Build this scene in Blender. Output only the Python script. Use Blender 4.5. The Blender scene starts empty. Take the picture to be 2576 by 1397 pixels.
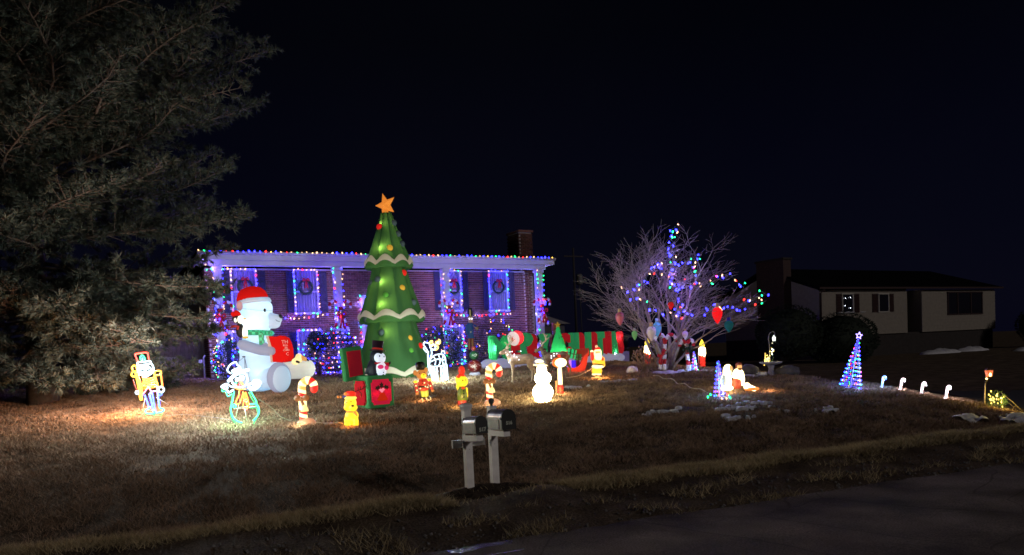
import bpy, math, random
import numpy as np
from mathutils import Vector, Matrix, noise
rnd = random.Random(7)
S = bpy.context.scene
COL = S.collection
# ------------------------------------------------------------------ camera
ROLL, PITCH, YAW = math.radians(2.65), math.atan(86 / 1860.), math.radians(28)
CAM_H = 1.95
fwd0 = Vector((math.sin(YAW), math.cos(YAW), 0)); rgt = Vector((math.cos(YAW), -math.sin(YAW), 0)); up0 = Vector((0, 0, 1))
fw = fwd0 * math.cos(PITCH) - up0 * math.sin(PITCH); up = up0 * math.cos(PITCH) + fwd0 * math.sin(PITCH)
cx = rgt * math.cos(ROLL) - up * math.sin(ROLL); cy = rgt * math.sin(ROLL) + up * math.cos(ROLL)
cam = bpy.data.cameras.new('camera'); camo = bpy.data.objects.new('camera', cam); COL.objects.link(camo)
M3 = Matrix((cx, cy, -fw)).transposed().to_4x4(); M3.translation = Vector((0, 0, CAM_H)); camo.matrix_world = M3
cam.sensor_width = 36; cam.lens = 36 * 1860 / 2576.; cam.shift_y = 267.5 / 2576.
cam.clip_start = .1; cam.clip_end = 2000
S.camera = camo
# ------------------------------------------------------------------ world: clear winter night
W = bpy.data.worlds.new('World'); S.world = W; W.use_nodes = True
nt = W.node_tree; nt.nodes.clear()
wo = nt.nodes.new('ShaderNodeOutputWorld'); bg = nt.nodes.new('ShaderNodeBackground'); bg2 = nt.nodes.new('ShaderNodeBackground'); ad = nt.nodes.new('ShaderNodeAddShader')
sky = nt.nodes.new('ShaderNodeTexSky'); sky.sky_type = 'NISHITA'; sky.sun_disc = False
sky.sun_elevation = math.radians(14); sky.sun_rotation = math.radians(205)
nt.links.new(sky.outputs[0], bg.inputs[0]); bg.inputs[1].default_value = .00005
tc = nt.nodes.new('ShaderNodeTexCoord'); sp = nt.nodes.new('ShaderNodeSeparateXYZ'); rp = nt.nodes.new('ShaderNodeValToRGB')
nt.links.new(tc.outputs['Generated'], sp.inputs[0]); nt.links.new(sp.outputs[2], rp.inputs[0])
cn = nt.nodes.new('ShaderNodeTexNoise'); cn.inputs['Scale'].default_value = 2.2; cn.inputs['Detail'].default_value = 5; nt.links.new(tc.outputs['Generated'], cn.inputs['Vector'])
cr = nt.nodes.new('ShaderNodeMapRange'); cr.inputs[1].default_value = .4; cr.inputs[2].default_value = .75; cr.inputs[3].default_value = .0; cr.inputs[4].default_value = .0016; nt.links.new(cn.outputs[0], cr.inputs[0])
cm = nt.nodes.new('ShaderNodeMix'); cm.data_type = 'RGBA'; cm.blend_type = 'ADD'; cm.inputs['Factor'].default_value = 1; nt.links.new(rp.outputs[0], cm.inputs['A']); nt.links.new(cr.outputs[0], cm.inputs['B']); nt.links.new(cm.outputs['Result'], bg2.inputs[0])
e = rp.color_ramp.elements; e[0].position = 0; e[0].color = (.0035, .0035, .015, 1); e[1].position = .75; e[1].color = (.0004, .0005, .0012, 1)
m_ = rp.color_ramp.elements.new(.22); m_.color = (.0018, .0018, .0095, 1)
m_ = rp.color_ramp.elements.new(.38); m_.color = (.0010, .0011, .0042, 1)
bg2.inputs[1].default_value = .15
nt.links.new(bg.outputs[0], ad.inputs[0]); nt.links.new(bg2.outputs[0], ad.inputs[1]); nt.links.new(ad.outputs[0], wo.inputs[0])
# one very dim sun: weak fill for light of unknown source behind the camera
sl = bpy.data.lights.new('sun', 'SUN'); sl.energy = .15; sl.angle = math.radians(6); sl.color = (1, .9, .84)
so = bpy.data.objects.new('sun', sl); COL.objects.link(so)
SUN_DIR = Vector((-.36, .93, -.38)).normalized()
so.rotation_euler = SUN_DIR.to_track_quat('-Z', 'Y').to_euler()
S.view_settings.view_transform = 'Standard'; S.view_settings.look = 'None'; S.view_settings.exposure = 1.5; S.view_settings.gamma = 1
S.render.engine = 'CYCLES'
S.cycles.use_denoising = True
S.cycles.max_bounces = 5; S.cycles.diffuse_bounces = 2; S.cycles.transparent_max_bounces = 8
S.cycles.use_light_tree = True; S.cycles.caustics_reflective = False; S.cycles.caustics_refractive = False
S.cycles.sample_clamp_indirect = 3
S.cycles.filter_width = 1.6
# ------------------------------------------------------------------ ground shape
PROF = [(-60, -.25), (3, -.1), (6.9, -.17), (7.6, -.1), (8.7, .03), (9.3, -.03), (10.3, -.28), (11.2, -.12), (13, .2), (16, .5), (19, .75), (24, 1.05), (31.5, 1.38), (60, 1.5), (400, 2.)]
def sst(a, b, x):
    t = min(1, max(0, (x - a) / (b - a))); return t * t * (3 - 2 * t)
def ground(u, v):
    w = v + .1 * (min(40, max(-20, u)) - 4.3)
    z = PROF[-1][1]
    for i in range(len(PROF) - 1):
        a, b = PROF[i], PROF[i + 1]
        if w <= b[0]:
            t = max(0, (w - a[0]) / (b[0] - a[0])); z = a[1] + (b[1] - a[1]) * t; break
    z -= .95 * sst(19.4, 22.5, u) * sst(9, 17, v)
    z -= .25 * sst(18.3, 20, u) * (1 - sst(9, 15, v)) * sst(7.4, 9, v)
    k = math.exp(-((u - 4.4) / .75) ** 2 - ((v - 9.45) / .55) ** 2)      # little mound at the letter boxes
    z = z * (1 - k) + .03 * k
    return z
# ------------------------------------------------------------------ materials
def mat(name, col, rough=.8, var=0., scale=6., bump=0., metal=0., emis=None, es=0., spec=.3, island=0., coord='Object', col2=None):
    m = bpy.data.materials.new(name); m.use_nodes = True; n = m.node_tree.nodes; l = m.node_tree.links
    b = n['Principled BSDF']; b.inputs['Base Color'].default_value = (*col, 1); b.inputs['Roughness'].default_value = rough
    b.inputs['Metallic'].default_value = metal; b.inputs['Specular IOR Level'].default_value = spec
    if emis: b.inputs['Emission Color'].default_value = (*emis, 1); b.inputs['Emission Strength'].default_value = es
    if var or bump or island:
        t = n.new('ShaderNodeTexCoord'); nz = n.new('ShaderNodeTexNoise'); nz.inputs['Scale'].default_value = scale; nz.inputs['Detail'].default_value = 6
        l.new(t.outputs[coord], nz.inputs['Vector'])
        mx = n.new('ShaderNodeMix'); mx.data_type = 'RGBA'
        c2 = col2 or tuple(min(1, c * (1 + var)) for c in col)
        mx.inputs['A'].default_value = (*[c * (1 - var) for c in col], 1); mx.inputs['B'].default_value = (*c2, 1)
        rr = n.new('ShaderNodeMapRange'); rr.inputs[1].default_value = .3; rr.inputs[2].default_value = .7
        if island:
            gi = n.new('ShaderNodeNewGeometry'); oi = n.new('ShaderNodeObjectInfo'); a1 = n.new('ShaderNodeMath'); a1.operation = 'ADD'; fr = n.new('ShaderNodeMath'); fr.operation = 'FRACT'
            l.new(gi.outputs['Random Per Island'], a1.inputs[0]); l.new(oi.outputs['Random'], a1.inputs[1]); l.new(a1.outputs[0], fr.inputs[0])
            m2 = n.new('ShaderNodeMix'); m2.data_type = 'FLOAT'; m2.inputs['Factor'].default_value = island
            l.new(nz.outputs[0], rr.inputs[0]); l.new(rr.outputs[0], m2.inputs['A']); l.new(fr.outputs[0], m2.inputs['B']); l.new(m2.outputs[0], mx.inputs['Factor'])
        else:
            l.new(nz.outputs[0], rr.inputs[0]); l.new(rr.outputs[0], mx.inputs['Factor'])
        l.new(mx.outputs['Result'], b.inputs['Base Color'])
        if bump:
            bp = n.new('ShaderNodeBump'); bp.inputs['Strength'].default_value = bump; bp.inputs['Distance'].default_value = .02
            l.new(nz.outputs[0], bp.inputs['Height']); l.new(bp.outputs[0], b.inputs['Normal'])
    return m
def glow(name, col, st, base=(.5, .5, .5)):
    m = bpy.data.materials.new(name); m.use_nodes = True
    b = m.node_tree.nodes['Principled BSDF']; b.inputs['Base Color'].default_value = (*[c * .25 for c in base], 1); b.inputs['Roughness'].default_value = .5
    b.inputs['Emission Color'].default_value = (*col, 1); b.inputs['Emission Strength'].default_value = st
    return m
def shell(name, col, em=.0, tr=.6, emc=None, wrinkle=.25, scale=5.):
    """thin inflatable fabric: lets light of the lamps inside through, glows evenly a little"""
    m = bpy.data.materials.new(name); m.use_nodes = True; n = m.node_tree.nodes; l = m.node_tree.links
    n.clear(); o = n.new('ShaderNodeOutputMaterial'); d = n.new('ShaderNodeBsdfDiffuse'); t = n.new('ShaderNodeBsdfTranslucent'); x = n.new('ShaderNodeMixShader')
    d.inputs[0].default_value = (*col, 1); t.inputs[0].default_value = (*col, 1); x.inputs[0].default_value = tr
    nz = n.new('ShaderNodeTexNoise'); nz.inputs['Scale'].default_value = scale; nz.inputs['Detail'].default_value = 3; tcn = n.new('ShaderNodeTexCoord'); l.new(tcn.outputs['Object'], nz.inputs['Vector'])
    bp = n.new('ShaderNodeBump'); bp.inputs['Strength'].default_value = wrinkle; bp.inputs['Distance'].default_value = .03; l.new(nz.outputs[0], bp.inputs['Height'])
    l.new(bp.outputs[0], d.inputs['Normal']); l.new(bp.outputs[0], t.inputs['Normal'])
    l.new(d.outputs[0], x.inputs[1]); l.new(t.outputs[0], x.inputs[2])
    if em:
        ee = n.new('ShaderNodeEmission'); ee.inputs[0].default_value = (*(emc or col), 1); ee.inputs[1].default_value = em / 2.5
        a = n.new('ShaderNodeAddShader'); l.new(x.outputs[0], a.inputs[0]); l.new(ee.outputs[0], a.inputs[1]); l.new(a.outputs[0], o.inputs[0])
    else: l.new(x.outputs[0], o.inputs[0])
    return m
# ------------------------------------------------------------------ mesh helper
def rotm(ax=0, ay=0, az=0):
    return (Matrix.Rotation(math.radians(az), 3, 'Z') @ Matrix.Rotation(math.radians(ay), 3, 'Y') @ Matrix.Rotation(math.radians(ax), 3, 'X'))
class MB:
    def __init__(s): s.v = []; s.f = []; s.m = []; s.s = []
    def add(s, vs, fs, mi=0, sm=False):
        o = len(s.v); s.v += [tuple(p) for p in vs]
        for f in fs: s.f.append(tuple(i + o for i in f)); s.m.append(mi); s.s.append(sm)
        return s
    def box(s, c, d, mi=0, R=None, taper=1., skip=()):
        x, y, z = [q / 2 for q in d]; vs = []
        for k, (a, b, e_) in enumerate([(-1, -1, -1), (1, -1, -1), (1, 1, -1), (-1, 1, -1), (-1, -1, 1), (1, -1, 1), (1, 1, 1), (-1, 1, 1)]):
            t = taper if e_ > 0 else 1
            p = Vector((a * x * t, b * y * t, e_ * z)); p = (R @ p) if R else p; vs.append(p + Vector(c))
        fs = {'b': (0, 3, 2, 1), 't': (4, 5, 6, 7), 'f': (0, 1, 5, 4), 'r': (1, 2, 6, 5), 'k': (2, 3, 7, 6), 'l': (3, 0, 4, 7)}
        return s.add(vs, [q for k, q in fs.items() if k not in skip], mi)
    def tube(s, pts, r, n=6, mi=0, closed=False, caps=True, sm=True):
        P = [Vector(p) for p in pts]
        if len(P) < 2: return s
        rs = r if isinstance(r, (list, tuple)) else [r] * len(P); vs = []; N = None
        L = len(P)
        for i in range(L):
            a = P[i - 1] if (i or closed) else P[0]; b = P[(i + 1) % L] if (i < L - 1 or closed) else P[-1]
            T = (b - a); T = T.normalized() if T.length > 1e-9 else Vector((0, 0, 1))
            if N is None: N = T.orthogonal().normalized()
            else:
                N = N - T * N.dot(T); N = N.normalized() if N.length > 1e-6 else T.orthogonal().normalized()
            B = T.cross(N)
            for k in range(n):
                q = 2 * math.pi * k / n; vs.append(P[i] + (N * math.cos(q) + B * math.sin(q)) * rs[i])
        fs = []
        for i in range(L if closed else L - 1):
            j = (i + 1) % L
            for k in range(n): fs.append((i * n + k, i * n + (k + 1) % n, j * n + (k + 1) % n, j * n + k))
        if caps and not closed: fs.append(tuple(range(n - 1, -1, -1))); fs.append(tuple((L - 1) * n + k for k in range(n)))
        return s.add(vs, fs, mi, sm)
    def lathe(s, prof, n=16, c=(0, 0, 0), R=None, mi=0, lobes=0, amp=0., sm=True, sx=1., sy=1.):
        vs = []; fs = []; c = Vector(c)
        for (r, z) in prof:
            for k in range(n):
                a = 2 * math.pi * k / n; q = r * (1 + (amp * (abs(math.cos(a * lobes / 2)) - .6) if lobes else 0))
                p = Vector((q * math.cos(a) * sx, q * math.sin(a) * sy, z)); vs.append(((R @ p) if R else p) + c)
        for i in range(len(prof) - 1):
            for k in range(n): fs.append((i * n + k, i * n + (k + 1) % n, (i + 1) * n + (k + 1) % n, (i + 1) * n + k))
        fs.append(tuple(range(n - 1, -1, -1))); fs.append(tuple((len(prof) - 1) * n + k for k in range(n)))
        return s.add(vs, fs, mi, sm)
    def ell(s, c, r, n=14, m=8, R=None, mi=0, a0=-90, a1=90):
        r = (r, r, r) if isinstance(r, (int, float)) else r
        prof = []
        for i in range(m + 1):
            t = math.radians(a0 + (a1 - a0) * i / m); prof.append((max(1e-4, math.cos(t)), math.sin(t)))
        vs = []; fs = []; c = Vector(c)
        for (q, z) in prof:
            for k in range(n):
                a = 2 * math.pi * k / n; p = Vector((q * math.cos(a) * r[0], q * math.sin(a) * r[1], z * r[2])); vs.append(((R @ p) if R else p) + c)
        for i in range(m):
            for k in range(n): fs.append((i * n + k, i * n + (k + 1) % n, (i + 1) * n + (k + 1) % n, (i + 1) * n + k))
        fs.append(tuple(range(n - 1, -1, -1))); fs.append(tuple(m * n + k for k in range(n)))
        return s.add(vs, fs, mi, True)
    def cap(s, a, b, ra, rb, n=12, mi=0):
        a, b = Vector(a), Vector(b); d = (b - a).normalized(); pts = []; rs = []
        for t in (-90, -60, -30, 0):
            q = math.radians(t); pts.append(a + d * ra * math.sin(q)); rs.append(max(1e-4, ra * math.cos(q)))
        for t in (0, 30, 60, 90):
            q = math.radians(t); pts.append(b + d * rb * math.sin(q)); rs.append(max(1e-4, rb * math.cos(q)))
        return s.tube(pts, rs, n, mi)
    def prism(s, pts, y0, y1, mi=0, R=None, c=(0, 0, 0)):
        n = len(pts); vs = [(x, y0, z) for x, z in pts] + [(x, y1, z) for x, z in pts]; c = Vector(c)
        vs = [((R @ Vector(p)) if R else Vector(p)) + c for p in vs]
        fs = [tuple(range(n)), tuple(range(2 * n - 1, n - 1, -1))] + [(i, i + n, (i + 1) % n + n, (i + 1) % n) for i in range(n)]
        return s.add(vs, fs, mi)
    def mesh(s, name, mats):
        me = bpy.data.meshes.new(name); me.from_pydata(s.v, [], s.f)
        for m in (mats if isinstance(mats, (list, tuple)) else [mats]): me.materials.append(m)
        me.polygons.foreach_set('material_index', s.m); me.polygons.foreach_set('use_smooth', s.s); me.update()
        return me
    def build(s, name, mats, parent=None, remesh=0., smooth=0, subd=0):
        o = link(name, s.mesh(name, mats), parent)
        if remesh:
            r = o.modifiers.new('remesh', 'REMESH'); r.mode = 'VOXEL'; r.voxel_size = remesh; r.use_smooth_shade = True
            if smooth:
                q = o.modifiers.new('smooth', 'SMOOTH'); q.iterations = smooth; q.factor = .5
        if subd:
            q = o.modifiers.new('subd', 'SUBSURF'); q.levels = q.render_levels = subd
        return o
def link(name, data, parent=None):
    o = bpy.data.objects.new(name, data); COL.objects.link(o)
    if parent is not None: o.parent = parent
    return o
def tag(o, label=None, cat=None, group=None, kind=None):
    if label: o['label'] = label
    if cat: o['category'] = cat
    if group: o['group'] = group
    if kind: o['kind'] = kind
    return o
def thing(name, label, cat, loc=(0, 0, 0), rz=0., group=None):
    o = link(name, None); o.empty_display_size = .2; o.location = loc; o.rotation_euler = (0, 0, rz)
    return tag(o, label, cat, group)
def on(u, v, dz=0.): return (u, v, ground(u, v) + dz)
def face_cam(u, v): return -math.atan2(u, v)
def add_lamp(parent, loc, power, col=(1, 1, 1), size=.05, name='lamp'):  # point light; some sit inside shells, many are added unseen beside the part
    l = bpy.data.lights.new(name, 'POINT'); l.energy = power * 2.2; l.color = col; l.shadow_soft_size = size
    o = link(name, l, parent); o.location = loc; return o
def copy_tree(o, parent=None):
    c = o.copy(); COL.objects.link(c)
    if parent: c.parent = parent
    for ch in list(o.children): copy_tree(ch, c)
    return c
def text_mesh(txt, size, depth, bevel=0., offset=0., res=3, bres=2):
    cu = bpy.data.curves.new('t', 'FONT'); cu.body = txt; cu.size = size; cu.extrude = depth; cu.bevel_depth = bevel; cu.offset = offset; cu.align_x = 'CENTER'; cu.resolution_u = res; cu.bevel_resolution = bres
    o = bpy.data.objects.new('t', cu); COL.objects.link(o)
    bpy.context.view_layer.update(); dg = bpy.context.evaluated_depsgraph_get()
    me = bpy.data.meshes.new_from_object(o.evaluated_get(dg)); bpy.data.objects.remove(o); bpy.data.curves.remove(cu)
    me.transform(Matrix.Rotation(math.pi / 2, 4, 'X')); me.materials.clear()
    return me
def spline(pts, k=6, closed=False):
    P = [Vector(p) for p in pts]; n = len(P); out = []
    if n < 3: return P
    for i in range(n if closed else n - 1):
        p0 = P[(i - 1) % n] if (closed or i > 0) else P[0]; p1 = P[i]; p2 = P[(i + 1) % n]; p3 = P[(i + 2) % n] if (closed or i < n - 2) else P[-1]
        for j in range(k):
            t = j / k; out.append(.5 * ((2 * p1) + (p2 - p0) * t + (2 * p0 - 5 * p1 + 4 * p2 - p3) * t * t + (3 * p1 - p0 - 3 * p2 + p3) * t ** 3))
    if not closed: out.append(P[-1])
    return out
# ------------------------------------------------------------------ light strings
BC = dict(w=((1, .52, .24), 1.7), r=((1, .014, .008), 5), g=((.008, 1, .2), 3.4), b=((.012, .012, 1), 14), y=((1, .5, .05), 3))
BM = {k: glow('bulb_' + k, c, s, c) for k, (c, s) in BC.items()}
BM['W'] = glow('bulb_cool', (.8, .85, 1), 3); BM['Y'] = glow('bulb_amber', (1, .62, .1), 3)
wire_m = mat('wire_green', (.02, .05, .03), .6)
_bulb = {}
def bulb_mesh(c, size):
    k = (c, size)
    if k not in _bulb:
        b = MB(); b.lathe([(.001, -1.2), (.45, -.8), (.6, -.1), (.42, .5), (.3, .9)], 6, mi=0)
        b.v = [(x * size, y * size, z * size) for x, y, z in b.v]
        _bulb[k] = b.mesh('bulb', BM[c])
    return _bulb[k]
def pick(rg, w='wwwwwrrgggbbbbby'): return rg.choice(w)
def light_string(name, label, pts, size=.03, group='strings of coloured lights', cols=None, seed=1, wire=.006, loc=None, cat='string lights', tilt=True, pw=.8, lc=(.20, .13, 1), ev=4, off=(0, -.08, 0)):
    rg = random.Random(seed); t = thing(name, label, cat, loc or (pts[0][0] if isinstance(pts[0][0], (list, tuple, Vector)) else pts[0]), 0, group); o0 = Vector(t.location)
    if wire:
        b = MB()
        runs = pts if isinstance(pts[0][0], (list, tuple, Vector)) else [pts]
        for r_ in runs:
            if len(r_) > 1: b.tube([Vector(p) - o0 for p in r_], wire, 4)
        b.build('wire', wire_m, t)
    flat = [p for r_ in (pts if isinstance(pts[0][0], (list, tuple, Vector)) else [pts]) for p in r_]
    for i, p in enumerate(flat[:299]):
        if pw and i % ev == ev // 2:
            k = rg.uniform(.7, 1.3); add_lamp(t, Vector(p) - o0 + Vector(off), pw * ev * k / 2.2, (lc[0] * rg.uniform(.5, 1.5), lc[1] * rg.uniform(.5, 1.5), lc[2]), .03)  # added unseen lamps off the wire carry the bulbs' light
        o = link('bulb', bulb_mesh(pick(rg, cols or 'wwwwwrrgggbbbbby'), size), t); o.location = Vector(p) - o0
        o.scale = (rg.uniform(.75, 1.3),) * 3
        if tilt: o.rotation_euler = (rg.uniform(-.9, .9), rg.uniform(-.9, .9), 0)
    return t
def along(pts, step, jit=0., rg=None):
    P = [Vector(p) for p in pts]; out = []; d = 0
    for a, b in zip(P, P[1:]):
        L = (b - a).length
        while d <= L:
            q = a.lerp(b, d / L) if L > 0 else a
            if jit: q = q + Vector((rg.uniform(-jit, jit), rg.uniform(-jit, jit), rg.uniform(-jit, jit)))
            out.append(q); d += step
        d -= L
    return out
# ================================================================== the setting: ground, road
def axis(a, b, c, d, fine, coarse):
    xs = list(np.arange(a, b, coarse)) + list(np.arange(b, c, fine)) + list(np.arange(c, d + .1, coarse)); return xs
def sheet(name, us, vs, zf, m, hole=None):
    V = []; F = []
    for v in vs:
        for u in us: V.append((u, v, zf(u, v)))
    n = len(us)
    for j in range(len(vs) - 1):
        for i in range(n - 1): F.append((j * n + i, j * n + i + 1, (j + 1) * n + i + 1, (j + 1) * n + i))
    me = bpy.data.meshes.new(name); me.from_pydata(V, [], F); me.materials.append(m); me.polygons.foreach_set('use_smooth', [True] * len(F))
    return link(name, me)
def gz(u, v):
    z = ground(u, v); w = v + .1 * (u - 4.3)
    if w < 7.1: z -= .06 * sst(7.1, 6.85, w)
    if -8 < u < 30 and 7 < v < 32: z += .06 * noise.noise((u * .9, v * .9, 0)) + .02 * noise.noise((u * 3, v * 3, 4))
    return z
# dead winter turf, soil and gravel by place
gm = bpy.data.materials.new('turf_soil'); gm.use_nodes = True; n = gm.node_tree.nodes; l = gm.node_tree.links; b = n['Principled BSDF']; b.inputs['Roughness'].default_value = .95; b.inputs['Specular IOR Level'].default_value = .1
t = n.new('ShaderNodeTexCoord'); n1 = n.new('ShaderNodeTexNoise'); n1.inputs['Scale'].default_value = 2.2; n1.inputs['Detail'].default_value = 8; n2 = n.new('ShaderNodeTexNoise'); n2.inputs['Scale'].default_value = 38; n2.inputs['Detail'].default_value = 5
r1 = n.new('ShaderNodeValToRGB'); r1.color_ramp.elements[0].position = .3; r1.color_ramp.elements[0].color = (.085, .062, .046, 1); r1.color_ramp.elements[1].position = .72; r1.color_ramp.elements[1].color = (.25, .185, .13, 1)
r2 = n.new('ShaderNodeValToRGB'); r2.color_ramp.elements[0].position = .35; r2.color_ramp.elements[0].color = (.35, .33, .3, 1); r2.color_ramp.elements[1].position = .7; r2.color_ramp.elements[1].color = (1, 1, 1, 1)
mx = n.new('ShaderNodeMix'); mx.data_type = 'RGBA'; mx.blend_type = 'MULTIPLY'; mx.inputs['Factor'].default_value = 1
bp = n.new('ShaderNodeBump'); bp.inputs['Strength'].default_value = .6; bp.inputs['Distance'].default_value = .05
l.new(t.outputs['Object'], n1.inputs['Vector']); l.new(t.outputs['Object'], n2.inputs['Vector']); l.new(n1.outputs[0], r1.inputs[0]); l.new(n2.outputs[0], r2.inputs[0])
l.new(r1.outputs[0], mx.inputs['A']); l.new(r2.outputs[0], mx.inputs['B']); l.new(mx.outputs['Result'], b.inputs['Base Color']); l.new(n2.outputs[0], bp.inputs['Height']); l.new(bp.outputs[0], b.inputs['Normal'])
us = axis(-130, -9, 26, 240, .18, 6.); vs = axis(-60, 6, 33, 240, .18, 6.)
g = tag(sheet('ground', us, vs, gz, gm), kind='structure')
# road sheet
am = mat('asphalt', (.17, .14, .132), .9, .45, 55, .5, spec=.03)
nn = am.node_tree.nodes; ll = am.node_tree.links; q1 = nn.new('ShaderNodeTexNoise'); q1.inputs['Scale'].default_value = .9; q1.inputs['Detail'].default_value = 6; tq = nn.new('ShaderNodeTexCoord'); ll.new(tq.outputs['Object'], q1.inputs['Vector'])
mr = nn.new('ShaderNodeMapRange'); mr.inputs[1].default_value = .35; mr.inputs[2].default_value = .65; mr.inputs[3].default_value = .62; mr.inputs[4].default_value = .95; ll.new(q1.outputs[0], mr.inputs[0]); ll.new(mr.outputs[0], nn['Principled BSDF'].inputs['Roughness'])
vo = nn.new('ShaderNodeTexVoronoi'); vo.feature = 'DISTANCE_TO_EDGE'; vo.inputs['Scale'].default_value = .55; dn = nn.new('ShaderNodeMix'); dn.data_type = 'VECTOR'; dn.inputs['Factor'].default_value = .22; ll.new(tq.outputs['Object'], dn.inputs['A']); ll.new(q1.outputs[1], dn.inputs['B']); ll.new(dn.outputs['Result'], vo.inputs['Vector'])
ck_ = nn.new('ShaderNodeMapRange'); ck_.inputs[1].default_value = .0; ck_.inputs[2].default_value = .006; ck_.inputs[3].default_value = .62; ck_.inputs[4].default_value = 1; ll.new(vo.outputs[0], ck_.inputs[0])
pt_ = nn.new('ShaderNodeMapRange'); pt_.inputs[1].default_value = .35; pt_.inputs[2].default_value = .68; pt_.inputs[3].default_value = .45; pt_.inputs[4].default_value = 1.5; ll.new(q1.outputs[0], pt_.inputs[0]); mu_ = nn.new('ShaderNodeMath'); mu_.operation = 'MULTIPLY'; ll.new(ck_.outputs[0], mu_.inputs[0]); ll.new(pt_.outputs[0], mu_.inputs[1])
bc_ = nn['Principled BSDF'].inputs['Base Color']; src_ = bc_.links[0].from_socket; vm_ = nn.new('ShaderNodeVectorMath'); vm_.operation = 'SCALE'; ll.new(src_, vm_.inputs[0]); ll.new(mu_.outputs[0], vm_.inputs['Scale']); ll.new(vm_.outputs[0], bc_)
V = []; F = []; k = 0
ul = list(np.arange(-70, -4, 4.)) + list(np.arange(-4, 22, .12)) + list(np.arange(22, 160, 4.)); wl = [-2, 0, 2, 4, 5, 6, 6.6]
for u in ul:
    edge = 7.12 + .09 * noise.noise((u * .8, 2, 0)) + .05 * noise.noise((u * 4, 5, 0)) if -4 <= u <= 22 else 7.1
    for w in wl + [edge]:
        v = w - .1 * (min(40, max(-20, u)) - 4.3); V.append((u, v, ground(u, v) + .012))
c = len(wl) + 1
for i in range(len(ul) - 1):
    for j in range(c - 1): F.append((i * c + j, (i + 1) * c + j, (i + 1) * c + j + 1, i * c + j + 1))
me = bpy.data.meshes.new('road'); me.from_pydata(V, [], F); me.materials.append(am); tag(link('road', me), kind='structure')
# driveway of the neighbour, right of the lawn
dm = mat('driveway_asphalt', (.035, .033, .034), .8, .3, 30, .3)
tag(sheet('driveway', list(np.arange(20.3, 25.6, .4)), list(np.arange(8.2, 60, 1.)), lambda u, v: ground(u, v) + .03, dm), kind='structure')
# puddle at the road edge
wm = mat('wet_asphalt', (.02, .02, .022), .22, spec=.9, bump=.25, scale=22)
b = MB(); ring = []
pc = (3.3, 7.0)
for k in range(22):
    a = k * math.pi * 2 / 22; r = 1 + .28 * noise.noise((math.cos(a) * 1.6, math.sin(a) * 1.6, 3)); ring.append((pc[0] + 0.62 * r * math.cos(a), pc[1] - .06 * r * math.cos(a) + .2 * r * math.sin(a)))
b.add([(x, y, ground(x, y) + .017) for x, y in ring], [tuple(range(22))]); tag(b.build('puddle', wm), kind='structure')
# bare dark soil round the letter box posts
b = MB(); ring = []
for k in range(26):
    a = k * math.pi * 2 / 26; r = 1 + .5 * noise.noise((math.cos(a) * 3, math.sin(a) * 3, 8)); ring.append((4.5 + .8 * r * math.cos(a), 9.2 + .42 * r * math.sin(a)))
vs_ = [(4.45, 9.25, gz(4.45, 9.25) + .03)]; fs_ = []
for q in (.35, .7, 1.0):
    for x, y in ring: u, v = 4.45 + (x - 4.45) * q, 9.25 + (y - 9.25) * q; vs_.append((u, v, gz(u, v) + (.03 if q < 1 else -.02) + .035 * noise.noise((u * 7, v * 7, 1))))
for k in range(26):
    fs_.append((0, 1 + k, 1 + (k + 1) % 26))
    for q in range(2): fs_.append((1 + q * 26 + k, 27 + q * 26 + k, 27 + q * 26 + (k + 1) % 26, 1 + q * 26 + (k + 1) % 26))
b.add(vs_, fs_, 0, True); tag(b.build('soil_patch', mat('bare_soil', (.045, .034, .028), 1., .6, 16, 1., spec=0.)), kind='structure')
# ---------------------------------------------------------------- grass blades
SNOW = [(13.2, 13.1, .95, .45, 1), (14.3, 11.9, .8, .35, 2), (12.2, 12.2, .55, .3, 8), (16.9, 20.0, .75, .32, 3), (18.35, 9.15, .95, .5, 4), (17.0, 9.9, .4, .25, 5), (11.9, 18.2, .6, .35, 6), (18.3, 17.5, .8, .4, 7), (11.2, 13.6, .8, .35, 9), (13.7, 18.9, .8, .3, 10)]
def in_snow(u, v): return any(((u - a) / c_) ** 2 + ((v - b_) / d_) ** 2 < .8 for a, b_, c_, d_, s_ in SNOW)
rs = np.random.RandomState(5)
def blades(name, N, fn, hmin, hmax, wid, mats, label=None):
    P = fn(N); P = [p for p in P if p is not None]; N = len(P)
    V = np.zeros((N, 3, 3), np.float32); a = rs.uniform(0, 6.283, N); h = rs.uniform(hmin, hmax, N); lean = rs.uniform(.2, 2.3, N) * h; la = rs.uniform(0, 6.283, N)
    B = np.array([(p[0], p[1], p[2]) for p in P], np.float32); sc = np.array([p[3] for p in P], np.float32)
    w = wid * sc; h = h * np.array([p[4] for p in P]); lean = lean * np.array([p[4] for p in P])
    V[:, 0] = B + np.stack([np.cos(a) * w, np.sin(a) * w, -.015 + 0 * a], 1); V[:, 1] = B - np.stack([np.cos(a) * w, np.sin(a) * w, .015 + 0 * a], 1)
    V[:, 2] = B + np.stack([np.cos(la) * lean, np.sin(la) * lean, h], 1)
    me = bpy.data.meshes.new(name); me.vertices.add(N * 3); me.vertices.foreach_set('co', V.ravel())
    me.loops.add(N * 3); me.loops.foreach_set('vertex_index', np.arange(N * 3)); me.polygons.add(N)
    me.polygons.foreach_set('loop_start', np.arange(0, N * 3, 3)); me.polygons.foreach_set('loop_total', np.full(N, 3))
    me.materials.append(mats); me.update(calc_edges=True)
    return tag(link(name, me), kind='stuff')
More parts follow.
